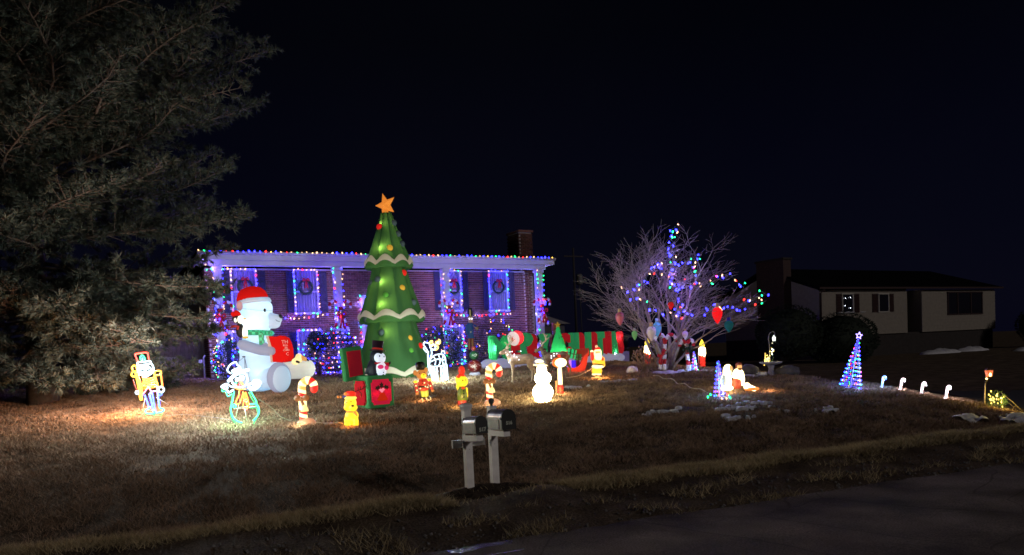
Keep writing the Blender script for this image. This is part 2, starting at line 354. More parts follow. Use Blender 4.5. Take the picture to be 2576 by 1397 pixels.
def lawn_pts(N):
    out = []
    U = rs.uniform(-9, 19.8, N * 3); VV = 9.2 + 22 * rs.uniform(0, 1, N * 3) ** 1.5
    for u, v in zip(U, VV):
        w = v + .1 * (u - 4.3); d = u * .469 + v * .883; lx = u * .883 - v * .469
        if w < 9.0 or abs(lx) > d * .75 or (u > 19.3 + .3 * noise.noise((v, 0, 0)) and v > 9.6): continue
        if ((u - 17.7) / 1.7) ** 2 + ((v - 21.1) / 1.2) ** 2 < 1 and rs.rand() < .85: continue
        if ((u - 4.45) / .8) ** 2 + ((v - 9.3) / .6) ** 2 < 1 and rs.rand() < .97: continue
        if v > 29.3 and 3 < u < 18.5: continue
        if in_snow(u, v) and rs.rand() < .75: continue
        k = noise.noise((u * 1.3, v * 1.3, 9)) + .6 * noise.noise((u * 4, v * 4, 2))
        if k < -.25 and rs.rand() < .6: continue
        out.append((u, v, gz(u, v), d / 13., max(.45, 1 + .7 * k)))
        if len(out) >= N: break
    return out
def verge_pts(N):
    out = []
    for u, q in zip(rs.uniform(-4, 20, N * 3), rs.uniform(0, 1, N * 3)):
        lane = rs.rand()
        w = 8.35 + .95 * (q + rs.rand()) / 2 * (1.1 + .3 * noise.noise((u * .6, 1, 1))) if lane < .72 else 7.05 + q * 1.1
        k = noise.noise((u * 1.1, w * 3, 7))
        if (lane < .72 and (w < 8.5 and k < .0)) or (lane >= .72 and (k < .12 or rs.rand() < .35)): continue
        v = w - .1 * (u - 4.3); d = u * .469 + v * .883
        if d < 3 or (3.75 < u < 5.4 and lane < .72 and rs.rand() < .95): continue
        out.append((u, v, gz(u, v), d / 13., .9 + .6 * k))
        if len(out) >= N: break
    return out
gr_m = mat('dry_grass', (.19, .125, .085), .9, .5, 1.2, island=.5, col2=(.47, .325, .225), spec=.1)
vg_m = mat('dry_verge_grass_lit', (.3, .23, .13), .9, .5, 2, island=.6, col2=(.62, .5, .3), spec=.1)  # dry grass, paler than the lawn's: light on the crest put into colour
blades('lawn_grass', 360000, lawn_pts, .03, .085, .008, gr_m)
blades('verge_grass', 70000, verge_pts, .04, .12, .008, vg_m)
# stones of the gravel shoulder
b = MB(); rg = random.Random(3)
for k in range(900):
    u = rg.uniform(-2, 16); w = 7.05 + rg.random() ** 1.6 * 1.1; v = w - .1 * (u - 4.3); s_ = rg.uniform(.008, .025)
    b.box((u, v, gz(u, v) + s_ * .3), (s_ * 1.6, s_ * 1.2, s_), R=rotm(rg.uniform(0, 90), rg.uniform(0, 90), rg.uniform(0, 90)))
tag(b.build('gravel', mat('gravel_stone', (.14, .13, .125), .9, .5, 3, island=.8)), kind='stuff')
# fallen leaves and litter on the lawn
b = MB()
for k in range(900):
    u = rg.uniform(-3, 19); v = rg.uniform(10.5, 26); s_ = rg.uniform(.015, .04)
    if v < 11 and rg.random() < .5: continue
    b.add([Vector((u, v, gz(u, v) + .05)) + rotm(rg.uniform(-50, 50), rg.uniform(-50, 50), rg.uniform(0, 360)) @ Vector(p) for p in ((-s_, 0, 0), (0, -s_ * .6, 0), (s_, 0, .01), (0, s_ * .6, 0))], [(0, 1, 2, 3)])
tag(b.build('fallen_leaves', mat('leaf_litter', (.2, .13, .06), .9, .5, 3, island=.9, col2=(.42, .34, .24))), kind='stuff')
# ---------------------------------------------------------------- left-over snow
snow_m = mat('old_snow', (.52, .52, .56), .7, .18, 9, .5)
snow_lab = ['thin ragged snow patch in front of the small blue light cone', 'snow patch trailing off towards the road below the light cone', 'snow under the bare tree beside the dry twig bush', 'large snow heap beside the lantern post at the lawn corner',
            'small lone snow lump between the candy canes and the lantern', 'scattered thin snow behind the glowing lamp post figure', 'snow around the stone birdbath', 'faint snow bits left of the ragged snow patch', 'narrow snow strip left of the ragged patch, further up the lawn', 'thin snow streaks in front of the glowing santa']
order = [1, 2, 3, 4, 5, 6, 7, 8, 9, 10]
for (u0, v0, a_, b_, sd) in SNOW:
    bb = MB(); st = .045; nu = int(a_ / st); nv = int(b_ / st); thick = .03 if sd not in (4, 5) else .08; cells = {}
    thr = {1: .2, 2: .26, 3: .02, 4: -.3, 5: -.3, 6: .3, 7: .06, 8: .3, 9: .3, 10: .22}[sd]
    def hh(i, j):
        x, y = i * st, j * st; e_ = 1 - (x / a_) ** 2 - (y / b_) ** 2
        q = noise.noise((x * 2.2 + sd * 7, y * 5.5, sd)) + .45 * noise.noise((x * 7, y * 12, sd)); return min(1., max(-1, (q - thr) * 2.2)) * .8 + min(.3, e_) - .15
    vid = {}
    for i in range(-nu, nu):
        for j in range(-nv, nv):
            hs = [hh(i + p, j + q) for p, q in ((0, 0), (1, 0), (1, 1), (0, 1))]
            if max(hs) < .12: continue
            f = []
            for p, q in ((0, 0), (1, 0), (1, 1), (0, 1)):
                key = (i + p, j + q)
                if key not in vid:
                    h_ = hh(*key); u, v = u0 + key[0] * st, v0 + key[1] * st; vid[key] = len(bb.v)
                    bb.v.append((u - u0, v - v0, gz(u, v) - ground(u0, v0) + (.045 + thick * min(1, max(0, h_)) if h_ > .1 else -.03)))
                f.append(vid[key])
            bb.f.append(tuple(f)); bb.m.append(0); bb.s.append(True)
    if bb.f:
        o = bb.build('snow_patch', snow_m); o.location = on(u0, v0)
        tag(o, dict(zip((1, 2, 3, 4, 5, 6, 7, 8, 9, 10), snow_lab))[sd], 'snow', 'left-over snow patches on the lawn', 'stuff')
# ================================================================== the decorated brick house
U0, U1, VW, ZB, ZT = 3.27, 18.29, 31.5, 1.15, 5.72
brick_m = mat('brick_face', (.10, .045, .038), .85, .45, 9, .25, island=.8, col2=(.18, .08, .065))
mortar_m = mat('mortar', (.36, .34, .33), .95, .15, 20, .3)
white_m = mat('white_trim', (.45, .45, .5), .55, .06, 3, .05)
shut_m = mat('shutter_paint', (.022, .026, .04), .5, .15, 8)
roof_m = mat('roof_shingle', (.006, .006, .007), 1., .3, 12, .3, spec=0.)
curt_m = mat('curtain_behind_glass', (.15, .155, .2), .35, .12, 4, spec=.6)
gl_m = mat('dark_window_glass', (.012, .012, .016), .08, spec=.7)
house = thing('brick_house', 'two storey brick house with white columns and blue glowing eave lights', 'house', (U0, VW, ZB))
HO = Vector((U0, VW, ZB))
def L(u, v, z): return (u - U0, v - VW, z - ZB)
WIN = [(4.26, 5.14, 3.93, 5.64), (6.73, 7.61, 3.90, 5.64), (13.33, 14.21, 3.90, 5.66), (15.77, 16.65, 3.87, 5.66), (4.16, 5.02, 1.62, 3.14), (6.75, 7.66, 1.44, 3.12), (13.33, 14.22, 1.44, 3.12)]
DOOR = (9.47, 10.55, 2.1, 4.55)
SHUT = [(3.9, 4.17, 3.93, 5.62), (5.27, 5.55, 3.93, 5.62), (6.37, 6.64, 3.9, 5.62), (7.76, 8.05, 3.9, 5.62), (12.94, 13.23, 3.9, 5.66), (14.37, 14.64, 3.9, 5.66), (15.42, 15.68, 3.88, 5.66), (16.82, 17.09, 3.86, 5.66), (6.38, 6.66, 1.5, 3.1), (3.85, 4.08, 1.6, 3.12), (12.98, 13.25, 1.5, 3.1)]
b = MB(); b.box(L((U0 + 17.72) / 2, VW + 4, (ZB + ZT) / 2), (17.72 - U0, 8, ZT - ZB)); b.box(L(18.0, VW + 4.3, (ZB + ZT) / 2), (.58, 7.4, ZT - ZB)); b.build('wall', mortar_m, house)
# bricks: 300 of the largest in view are parts, the rest one joined part
BL, BH, PIT = .215, .066, .0865
def blocked(u, z):
    for a, c_, z0, z1 in WIN + [DOOR]:
        if a - .07 < u < c_ + .07 and z0 - .06 < z < z1 + .06: return True
    return False
bm_ = MB(); bm_.box((0, 0, 0), (BL, .05, BH), skip=('k',)); brick_mesh = bm_.mesh('brick', brick_m)
rest = MB(); cand = []
nz_ = int((ZT - ZB) / PIT)
for r_ in range(nz_):
    z = ZB + .05 + r_ * PIT; u = U0 + (BL / 2 if r_ % 2 else 0.) + .0
    while u < U1 - .05:
        if not blocked(u + BL / 2, z): cand.append((u + BL / 2, z))
        u += BL + .019
vis = sorted([c_ for c_ in cand if c_[1] > 2.9 and (c_[0] < 4.0 or 5.6 < c_[0] < 8.0)], key=lambda c_: c_[0])[:299]
vs_ = set(vis)
for (u, z) in cand:
    rec = .36 if u > 17.72 else 0
    w_ = BL
    if u + BL / 2 > U1: w_ = max(.05, 2 * (U1 - u))
    if (u, z) in vs_:
        o = link('brick', brick_mesh, house); o.location = L(u, VW - .012 + rnd.uniform(-.003, .003), z)
    else: rest.box(L(u, VW - .012 + rec + rnd.uniform(-.003, .003), z), (w_, .05, BH), skip=('k',))
for r_ in range(nz_):                                   # left flank
    for j in range(6):
        rest.box(L(U0 - .012, VW + .12 + j * .234 + (.11 if r_ % 2 else 0), ZB + .05 + r_ * PIT), (.05, BL, BH), skip=('r',))
tag(rest.build('brick_course', brick_m, house), kind='stuff')
for i, (a, c_, z0, z1) in enumerate(WIN):
    f = MB(); y = -.045; w_ = .07
    f.box(L((a + c_) / 2, VW + y, z1 + w_ / 2), (c_ - a + 2 * w_, .09, w_)); f.box(L((a + c_) / 2, VW + y - .02, z0 - w_ / 2), (c_ - a + 2 * w_ + .08, .13, w_))
    f.box(L(a - w_ / 2, VW + y, (z0 + z1) / 2), (w_, .09, z1 - z0)); f.box(L(c_ + w_ / 2, VW + y, (z0 + z1) / 2), (w_, .09, z1 - z0))
    f.box(L((a + c_) / 2, VW - .035, (z0 + z1) / 2), (c_ - a, .05, .05))
    fo = f.build('window', white_m, house)
    p = MB()
    nn_ = 26
    for k in range(nn_):                                # pleated curtain right behind the pane
        x0 = a + (c_ - a) * k / nn_; x1 = a + (c_ - a) * (k + 1) / nn_; d0 = -.012 + .012 * math.sin(k * 1.9); d1 = -.012 + .012 * math.sin((k + 1) * 1.9)
        p.add([L(x0, VW + d0, z0), L(x1, VW + d1, z0), L(x1, VW + d1, z1), L(x0, VW + d0, z1)], [(0, 1, 2, 3)], 0, True)
    p.build('curtain', curt_m, fo)
for (a, c_, z0, z1) in SHUT:
    s_ = MB(); w_ = .04
    s_.box(L(a + w_ / 2, VW - .06, (z0 + z1) / 2), (w_, .05, z1 - z0)); s_.box(L(c_ - w_ / 2, VW - .06, (z0 + z1) / 2), (w_, .05, z1 - z0))
    zz = z0 + .03
    s_.box(L((a + c_) / 2, VW - .045, (z0 + z1) / 2), (c_ - a - .02, .015, z1 - z0))
    while zz < z1 - .02:
        s_.box(L((a + c_) / 2, VW - .062, zz), (c_ - a - 2 * w_, .03, .045), R=rotm(28, 0, 0)); zz += .06
    s_.build('shutter', shut_m, house)
a, c_, z0, z1 = DOOR
d = MB(); d.box(L((a + c_) / 2, VW - .03, (z0 + z1) / 2), (c_ - a - .3, .06, z1 - z0 - .3))
for k in range(2):
    for j in range(3): d.box(L(a + .35 + k * .4, VW - .07, z0 + .35 + j * .65), (.28, .03, .5))
dr = d.build('door', white_m, house)
k_ = MB(); k_.ell(L(c_ - .24, VW - .1, z0 + 1.0), .035); k_.build('handle', mat('brass', (.4, .3, .1), .3, metal=1), dr)
f = MB(); f.box(L(a + .07, VW - .06, (z0 + z1) / 2), (.14, .12, z1 - z0)); f.box(L(c_ - .07, VW - .06, (z0 + z1) / 2), (.14, .12, z1 - z0)); f.box(L((a + c_) / 2, VW - .06, z1 - .07), (c_ - a - .28, .12, .14)); f.build('door_frame', white_m, house)
st_ = MB()
for k in range(5): st_.box(L((a + c_) / 2, VW - .35 - (4 - k) * .28, 1.28 + k * .17 + .08), (1.6, .3 if k < 4 else .62, .17))
st_.build('stoop', mat('concrete', (.3, .29, .28), .9, .2, 6, .2), house)
# roof, fascia, soffit
r = MB(); EU0, EU1 = 2.93, 18.45
r.prism([(EU0, 6.17), (EU1, 6.17), (EU1, 6.25), (EU0, 6.25)], 0, 0); r = MB()
A0 = [L(EU0, 29.94, 6.15), L(EU1, 29.94, 6.15), L(EU1, 40.2, 6.3), L(EU0, 40.2, 6.3)]
r.add(A0 + [(x, y, z + .09) for x, y, z in A0], [(0, 3, 2, 1), (4, 5, 6, 7), (0, 1, 5, 4), (1, 2, 6, 5), (2, 3, 7, 6), (3, 0, 4, 7)])
ro = r.build('roof', roof_m, house)
f = MB(); f.box(L((EU0 + EU1) / 2, 29.92, 6.0), (EU1 - EU0, .05, .29)); f.box(L(EU0 + .03, 31.2, 6.0), (.05, 2.5, .29)); f.box(L(EU1 - .03, 31.2, 6.0), (.05, 2.5, .29)); f.build('fascia', white_m, house)
f = MB(); f.tube([L(EU0 - .05, 29.86, 6.11), L(EU1 + .05, 29.86, 6.11)], .06, 8); f.build('gutter', white_m, house)
f = MB(); f.box(L((3.35 + 17.95) / 2, 30.2, 5.76), (14.75, .34, .2)); f.build('porch_beam', white_m, house)
f = MB(); f.box(L((EU0 + EU1) / 2, 30.9, 5.88), (EU1 - EU0 - .06, 1.9, .04)); f.build('soffit', white_m, house)
for (u_) in (3.56, 8.17, 12.97, 17.72):
    c1 = MB(); c1.box(L(u_, 30.2, (1.3 + 5.66) / 2), (.29, .29, 4.36)); c1.box(L(u_, 30.2, 5.56), (.38, .38, .12)); c1.box(L(u_, 30.2, 1.45), (.4, .4, .25)); c1.build('porch_column', white_m, house)
# chimney
c1 = MB(); cu0, cu1, cv = 18.33, 19.08, 33.0
c1.box(L((cu0 + cu1) / 2, cv + .62, 5.0), (cu1 - cu0 - .03, 1.2, 5.9)); ch = c1.build('chimney', mortar_m, house)
c1 = MB(); zz = 5.7; r_ = 0
while zz < 7.85:
    u = cu0 + (.117 if r_ % 2 else 0)
    while u < cu1 - .03:
        w_ = min(BL, cu1 - u); c1.box(L(u + w_ / 2, cv - .01, zz), (w_, .06, BH), skip=('k',)); u += BL + .019
    for j in range(5): c1.box(L(cu0 - .01, cv + .1 + j * .234 + (.11 if r_ % 2 else 0), zz), (.06, BL, BH), skip=('r',))
    zz += PIT; r_ += 1
tag(c1.build('chimney_brick', brick_m, ch), kind='stuff')
c1 = MB(); c1.box(L((cu0 + cu1) / 2, cv + .6, 7.93), (cu1 - cu0 + .1, 1.35, .1)); c1.build('chimney_cap', brick_m, ch)
# ---------------------------------------------------------------- lights along the house
rg = random.Random(11)
pts = along([(EU0, 29.84, 6.17), (EU1 + .05, 29.84, 6.17)], .2, .02, rg)
light_string('string_lights', 'long string of coloured bulbs along the whole front eave', pts, .038, seed=2, cat='string lights', pw=.62, lc=(.2, .13, 1), off=(0, -.75, -.35))
WN = ['leftmost upper window, behind the giant bear', 'upper window right of the giant bear', 'upper window half hidden by the third porch column', 'rightmost upper window', 'lower left window behind the bear', 'lower window above the round lit bush', 'lower window right of the green inflatable tree']
for i, (a, c_, z0, z1) in enumerate(WIN):
    y = VW - .14; lp = [(a - .05, y, z0 - .05), (a - .05, y, z1 + .05), (c_ + .05, y, z1 + .05), (c_ + .05, y, z0 - .05), (a - .05, y, z0 - .05)]
    light_string('string_lights', 'string of coloured bulbs outlining the ' + WN[i], along(lp, .17, .025, rg), .034, seed=20 + i, cols='wwwwrggbbbbbbb', pw=.65, lc=(.03, .02, 1), off=(0, -.3, 0))
CN = ['far left porch column', 'porch column between bear and inflatable tree', 'porch column right of the inflatable tree', 'far right porch column']
CX_ = (3.56, 8.17, 12.97, 17.72)
for i, u_ in enumerate(CX_):
    run1 = along([(u_ - .17, 30.02, 5.6), (u_ - .18, 30.02, 1.6)], .2, .03, rg); run2 = along([(u_ + .18, 30.02, 5.6), (u_ + .17, 30.02, 2.7 if i < 3 else 3.3)], .23, .03, rg)
    light_string('string_lights', 'string of coloured bulbs up the ' + CN[i], [run1, run2], .034, seed=40 + i, cols='wwwwrggbbbbbbb', pw=1.05, lc=(.5, .32, 1), off=(0, .5, 0))
light_string('string_lights', 'string of coloured bulbs along the wall between bear and second column', along([(5.3, VW - .1, 3.73), (6.6, VW - .12, 3.66), (8.0, 31.0, 3.76)], .19, .03, rg), .034, seed=51)
light_string('string_lights', 'string of coloured bulbs along the wall under the two right windows', along([(13.2, VW - .12, 3.7), (15.2, VW - .12, 3.62), (16.9, VW - .12, 3.7)], .19, .03, rg), .034, seed=52, cols='wwrrggbbbb')
light_string('string_lights', 'string of coloured bulbs round the front door beside the inflatable tree', along([(DOOR[0] - .05, VW - .16, 2.2), (DOOR[0] - .05, VW - .16, DOOR[3] + .03), (DOOR[1] + .05, VW - .16, DOOR[3] + .03)], .2, .03, rg), .034, seed=53, cols='wwrrggbbbb')
light_string('string_lights', 'short loose string of coloured bulbs at the left eave corner', along([(2.95, 29.85, 6.05), (3.1, 30.0, 5.75), (3.25, 30.0, 5.45), (3.4, 29.95, 5.55), (4.1, 30.6, 5.6)], .16, .04, rg), .031, seed=54)
# wreaths on the windows
needle_m = mat('wreath_green', (.018, .05, .022), .8, .5, 30, island=.7)
ribbon_m = mat('red_ribbon', (.45, .015, .02), .5, .2, 8)
def wreath(loc, R_, label, rr=.07, nm='wreath'):
    t = thing(nm, label, 'wreath', loc, 0, 'wreaths on the upper windows'); b = MB(); rg = random.Random(len(label))
    for k in range(260):
        a = rg.uniform(0, 6.283); q = R_ + rg.gauss(0, rr * .6); p = Vector((q * math.cos(a), rg.gauss(0, rr * .4), q * math.sin(a))); d = Vector((rg.gauss(0, 1), rg.gauss(0, 1), rg.gauss(0, 1))).normalized() * rg.uniform(.05, .1); s_ = d.orthogonal().normalized() * .012
        b.add([p - s_, p + s_, p + d], [(0, 1, 2)])
    b.tube([(R_ * math.cos(k * .3), 0, R_ * math.sin(k * .3)) for k in range(21)], rr * .6, 6, closed=True); b.build('greenery', needle_m, t)
    b = MB()
    for s_ in (-1, 1):
        b.tube(spline([(0, -.08, R_), (s_ * .09, -.12, R_ + .08), (s_ * .13, -.1, R_ - .02), (0, -.09, R_)], 4), .025, 5)
        b.tube([(0, -.1, R_), (s_ * .03, -.12, R_ - .15), (s_ * .05, -.1, R_ - .33)], [.02, .03, .035], 5)
    b.build('bow', ribbon_m, t); return t
wreath((4.74, VW - .12, 4.98), .28, 'green wreath with red bow on the window above the bear')
wreath((7.15, VW - .12, 4.95), .28, 'green wreath with red bow on the window right of the bear')
wreath((13.87, VW - .12, 4.95), .28, 'green wreath with red bow on the window beside the third column')
wreath((16.2, VW - .12, 4.95), .28, 'green wreath with red bow on the rightmost upper window')
# candy cane swags on the columns
cane_w = mat('tinsel_white', (.7, .68, .7), .7, .3, 20, .6); cane_r = mat('tinsel_red', (.42, .012, .018), .6, .4, 20, .6)
def stripes(mb, pts, r, n, seg, m0=0, m1=1, wob=.12):
    """tinsel tube in alternating red and white lengths"""
    P = spline(pts, 5); acc = 0; cur = [P[0]]; mi = m0
    for a, c_ in zip(P, P[1:]):
        acc += (c_ - a).length; cur.append(c_)
        if acc >= seg: mb.tube(cur, [r * (1 + wob * rnd.uniform(-1, 1)) for _ in cur], n, mi); cur = [c_]; acc = 0; mi = m1 if mi == m0 else m0
    if len(cur) > 1: mb.tube(cur, r, n, mi)
def swag(u_, label, zc=3.75):
    t = thing('column_swag', label, 'swag', (u_, 29.97, zc), 0, 'candy cane swags tied to the porch columns')
    for s_ in (-1, 1):
        b = MB(); stripes(b, [(-s_ * .3, 0, -.72), (-s_ * .16, -.02, -.3), (s_ * .02, -.03, .12), (s_ * .14, -.03, .42), (s_ * .3, -.03, .5), (s_ * .43, -.02, .38), (s_ * .42, 0, .2)], .055, 7, .13)
        b.build('candy_cane', [cane_w, cane_r], t)
    b = MB(); rg = random.Random(3)
    for k in range(170):
        p = Vector((rg.gauss(0, .13), -.08 + rg.gauss(0, .04), .0 + rg.gauss(0, .12))); d = Vector((rg.gauss(0, 1), rg.gauss(0, .5), rg.gauss(0, 1))).normalized() * rg.uniform(.08, .16); q = d.orthogonal().normalized() * .014
        b.add([p - q, p + q, p + d], [(0, 1, 2)])
    b.build('greenery', needle_m, t)
    b = MB()
    for s_ in (-1, 1):
        b.tube(spline([(0, -.16, -.08), (s_ * .13, -.2, .05), (s_ * .17, -.18, -.08), (0, -.17, -.08)], 4), .03, 5); b.tube([(0, -.17, -.1), (s_ * .04, -.2, -.35), (s_ * .08, -.17, -.62)], [.025, .04, .05], 5)
    b.build('bow', ribbon_m, t)
    light_string('string_lights', 'small bulb cluster in the ' + label.replace('candy cane swag with red bow', 'swag'), [(u_ + rg.gauss(0, .16), 29.8, zc + rg.gauss(0, .22)) for _ in range(9)], .034, seed=int(u_ * 10), cols='bbbbwwr', wire=0, pw=.6)
for u_, lb in zip(CX_, ('candy cane swag with red bow on the far left porch column', 'candy cane swag with red bow on the column between bear and tree', 'candy cane swag with red bow on the column right of the tree', 'candy cane swag with red bow on the far right porch column')): swag(u_, lb)
# ---------------------------------------------------------------- clipped bushes with net lights
leaf_m = mat('bush_leaf', (.02, .045, .018), .7, .5, 20, island=.7)
bark_m = mat('bark', (.17, .135, .115), .9, .3, 14, .5)
def bush(name, label, cat, c, r, nleaf, nl, seed, lab2, cols='wwwrggbbbbbb', group='bushes against the brick house', leaf=.06, mat_=None, twig=False, rows=0):
    t = thing(name, label, cat, (c[0], c[1], ground(c[0], c[1])), 0, group); rg = random.Random(seed); b = MB(); H_ = c[2] - ground(c[0], c[1])
    def surf(q=1.):
        while True:
            d = Vector((rg.gauss(0, 1), rg.gauss(0, 1), rg.gauss(0, 1)))
            if d.length > .1: break
        d.normalize(); k = 1 + .16 * noise.noise(d * 2.3 + Vector((seed, 0, 0)))
        return Vector((d.x * r[0] * k * q, d.y * r[1] * k * q, H_ + d.z * r[2] * k * q)), d
    for k in range(nleaf):
        p, d = surf(rg.uniform(.62, 1.02))
        if p.z < .03: continue
        a = (d + Vector((rg.gauss(0, .7), rg.gauss(0, .7), rg.gauss(0, .7)))).normalized(); s_ = a.orthogonal().normalized() * leaf * .4; e_ = a * leaf * rg.uniform(.8, 1.5)
        b.add([p, p + e_ * .5 + s_, p + e_, p + e_ * .5 - s_], [(0, 1, 2, 3)])
    b.build('foliage', mat_ or leaf_m, t)
    b = MB()
    for k in range(16 if not twig else 40):
        p, d = surf(.9 if not twig else 1.03); b.tube([(rg.uniform(-.1, .1), rg.uniform(-.1, .1), 0), (p.x * .45, p.y * .45, max(.1, p.z * .5)), p], [.02, .012, .005], 4)
    b.build('stems', bark_m, t)
    if nl:
        pts = []
        o = Vector(t.location)
        while len(pts) < nl:
            p, d = surf(1.05)
            if d.y > .25 or p.z < .05: continue
            if rows:                                     # net lights sit in rows
                zr = (round((p.z - H_) / r[2] * rows) / rows); q = math.sqrt(max(0, 1 - zr * zr)); h = math.hypot(d.x, d.y)
                if h < .05: continue
                p = Vector((d.x / h * r[0] * q * 1.06, d.y / h * r[1] * q * 1.06, H_ + zr * r[2] * 1.05 + rg.gauss(0, .015)))
            pts.append(p + o)
        light_string('net_lights', lab2, pts, .022, group='lights wound round the bushes', seed=seed, cols=cols, wire=0, cat='net lights', loc=tuple(o), pw=.3, ev=10)
    return t
bush('clipped_bush', 'wide bush at the left house corner behind the lit snowman outline', 'bush', (4.05, 29.9, 2.0), (.85, .7, .85), 4200, 110, 61, 'coloured net lights on the bush at the left house corner')
bush('clipped_bush', 'round bush packed with lights between bear and inflatable tree', 'bush', (7.66, 29.6, 2.15), (1.12, .85, .92), 5200, 250, 62, 'dense rows of coloured net lights on the round bush', rows=5, cols='wwwwrggbbbbbb')
bush('clipped_bush', 'dark bush with sparse lights right of the inflatable tree', 'bush', (12.3, 29.3, 2.15), (1.0, .8, .98), 5000, 75, 63, 'sparse large coloured bulbs on the bush right of the tree', cols='wwrrggggbbbb')
bush('twiggy_shrub', 'loose twiggy shrub with few lights behind the green letter M', 'shrub', (14.85, 29.4, 2.2), (1.0, .75, 1.1), 2300, 60, 64, 'scattered coloured bulbs in the loose twiggy shrub', twig=True, leaf=.05)
bush('topiary_ball', 'small dark round topiary between bear and lit bush', 'bush', (6.9, 28.9, 2.62), (.38, .38, .38), 1500, 0, 65, '')
# white cable lying in front of the bushes
# ================================================================== dark neighbour house on the right
NU, NV, NZ = 38.5, 31.5, .3
nb = thing('ranch_house', 'unlit beige ranch house with dark shutters in the right background', 'house', (NU, NV, NZ))
def Nn(u, v, z): return (u - NU, v - NV, z - NZ)
sid_m = mat('beige_siding', (.23, .205, .175), .8, .1, 5); base_m = mat('dark_foundation', (.03, .025, .024), .9, .2, 5); nsh_m = mat('maroon_shutter', (.03, .012, .012), .6); nfr_m = mat('pale_window_frame', (.4, .38, .34), .6); bark_brick = mat('dark_brick', (.05, .03, .028), .9, .4, 12, .3)
UE = 57.4
b = MB(); b.box(Nn((NU + UE) / 2, NV + 4.1, 1.1), (UE - NU - .1, 7.9, 1.6)); b.build('foundation', base_m, nb)
def boards(b, u0, u1, z0, z1, y):
    n_ = int((z1 - z0) / .2)
    for k in range(n_): b.box(Nn((u0 + u1) / 2, y, z0 + .2 * k + .1), (u1 - u0, .05, .194), R=rotm(4, 0, 0))
for (u0, u1, yy) in ((NU, 47.1, NV), (48.7, UE, NV)):
    b = MB(); b.box(Nn((u0 + u1) / 2, yy + 3.9, 3.3), (u1 - u0, 7.7, 2.9)); boards(b, u0, u1, 1.86, 4.75, yy); b.build('wall', sid_m, nb)
b = MB(); b.box(Nn(47.9, NV + 1.2, 3.2), (1.7, .1, 3.0)); b.build('entry_recess', bark_brick, nb); b = MB(); b.box(Nn(48.05, NV + 1.1, 2.9), (.95, .08, 2.1)); dr = b.build('door', nsh_m, nb); b = MB(); b.box(Nn(48.05, NV + 1.05, 3.4), (.5, .03, .6)); b.build('door_pane', gl_m, dr)
b = MB(); b.add([Nn(NU - .01, NV, 1.86), Nn(NU - .01, NV + 8, 1.86), Nn(NU - .01, NV + 8, 4.75), Nn(NU - .01, NV + 4, 6.2), Nn(NU - .01, NV, 4.75)], [(4, 3, 2, 1, 0)]); b.build('gable_wall', sid_m, nb)
b = MB()
for s_ in (0, 1):
    v0, v1 = (NV - .35, NV + 4) if s_ == 0 else (NV + 8.35, NV + 4); q = [Nn(NU - .4, v0, 4.78), Nn(UE + .4, v0, 4.78), Nn(UE - 1.4, v1, 6.4), Nn(NU - .4, v1, 6.4)]; q2 = [(x, y, z + .12) for x, y, z in q]
    b.add(q + q2, [(0, 1, 2, 3), (7, 6, 5, 4), (0, 4, 5, 1), (1, 5, 6, 2), (2, 6, 7, 3), (3, 7, 4, 0)])
b.build('roof', roof_m, nb)
b = MB(); b.box(Nn((NU + UE) / 2, NV - .38, 4.84), (UE - NU + .8, .1, .12)); b.tube([Nn(NU + .08, NV - .38, 4.8), Nn(NU + .06, NV - .1, 4.55), Nn(NU + .06, NV - .08, .6)], .05, 6); b.build('gutter', nsh_m, nb)
b = MB(); b.box(Nn(NU - .35, NV + 3.2, 3.6), (.7, 2.25, 6.6)); ch = b.build('chimney', bark_brick, nb); b = MB(); b.box(Nn(NU - .35, NV + 3.2, 6.95), (.85, 2.4, .12)); b.build('chimney_cap', base_m, ch)
for (u0, u1, z0, z1, bars) in ((40.57, 41.6, 3.3, 4.5, 0), (44.1, 45.1, 3.3, 4.48, 0), (51.6, 55.7, 3.0, 4.55, 2)):
    f = MB(); w_ = .07; yy = NV - .06
    f.box(Nn((u0 + u1) / 2, yy, z1), (u1 - u0 + .14, .08, w_)); f.box(Nn((u0 + u1) / 2, yy, z0), (u1 - u0 + .14, .08, w_)); f.box(Nn(u0, yy, (z0 + z1) / 2), (w_, .08, z1 - z0)); f.box(Nn(u1, yy, (z0 + z1) / 2), (w_, .08, z1 - z0))
    for ub in ((52.72, 54.31) if bars else ()): f.box(Nn(ub, yy, (z0 + z1) / 2), (.09, .08, z1 - z0))
    fo = f.build('window', nfr_m if not bars else nsh_m, nb); p = MB(); p.box(Nn((u0 + u1) / 2, NV - .045, (z0 + z1) / 2), (u1 - u0, .02, z1 - z0)); p.build('pane', gl_m, fo)
for (u0, u1, z0, z1) in ((40.03, 40.5, 3.3, 4.5), (41.7, 42.2, 3.3, 4.5), (43.5, 44.0, 3.3, 4.48), (45.2, 45.66, 3.3, 4.48)):
    f = MB(); f.box(Nn((u0 + u1) / 2, NV - .05, (z0 + z1) / 2), (u1 - u0, .04, z1 - z0))
    zz = z0 + .08
    while zz < z1 - .05: f.box(Nn((u0 + u1) / 2, NV - .075, zz), (u1 - u0 - .1, .03, .07), R=rotm(25, 0, 0)); zz += .1
    f.build('shutter', nsh_m, nb)
t = thing('window_lights', 'few dim bulbs glimmering in the neighbour left front window', 'string lights', (40.8, NV - .12, 4.2))
for x, z in ((.0, .02), (.48, .06), (-.04, -.45), (.45, -.6)): o = link('bulb', bulb_mesh('W', .024), t); o.location = (x, 0, z)
f = MB(); f.box(Nn(NU - .06, NV + 6.0, 3.6), (.06, .6, .9)); fo = f.build('window', nsh_m, nb); p = MB(); p.box(Nn(NU - .1, NV + 6.0, 3.6), (.02, .45, .75)); p.build('pane', gl_m, fo)
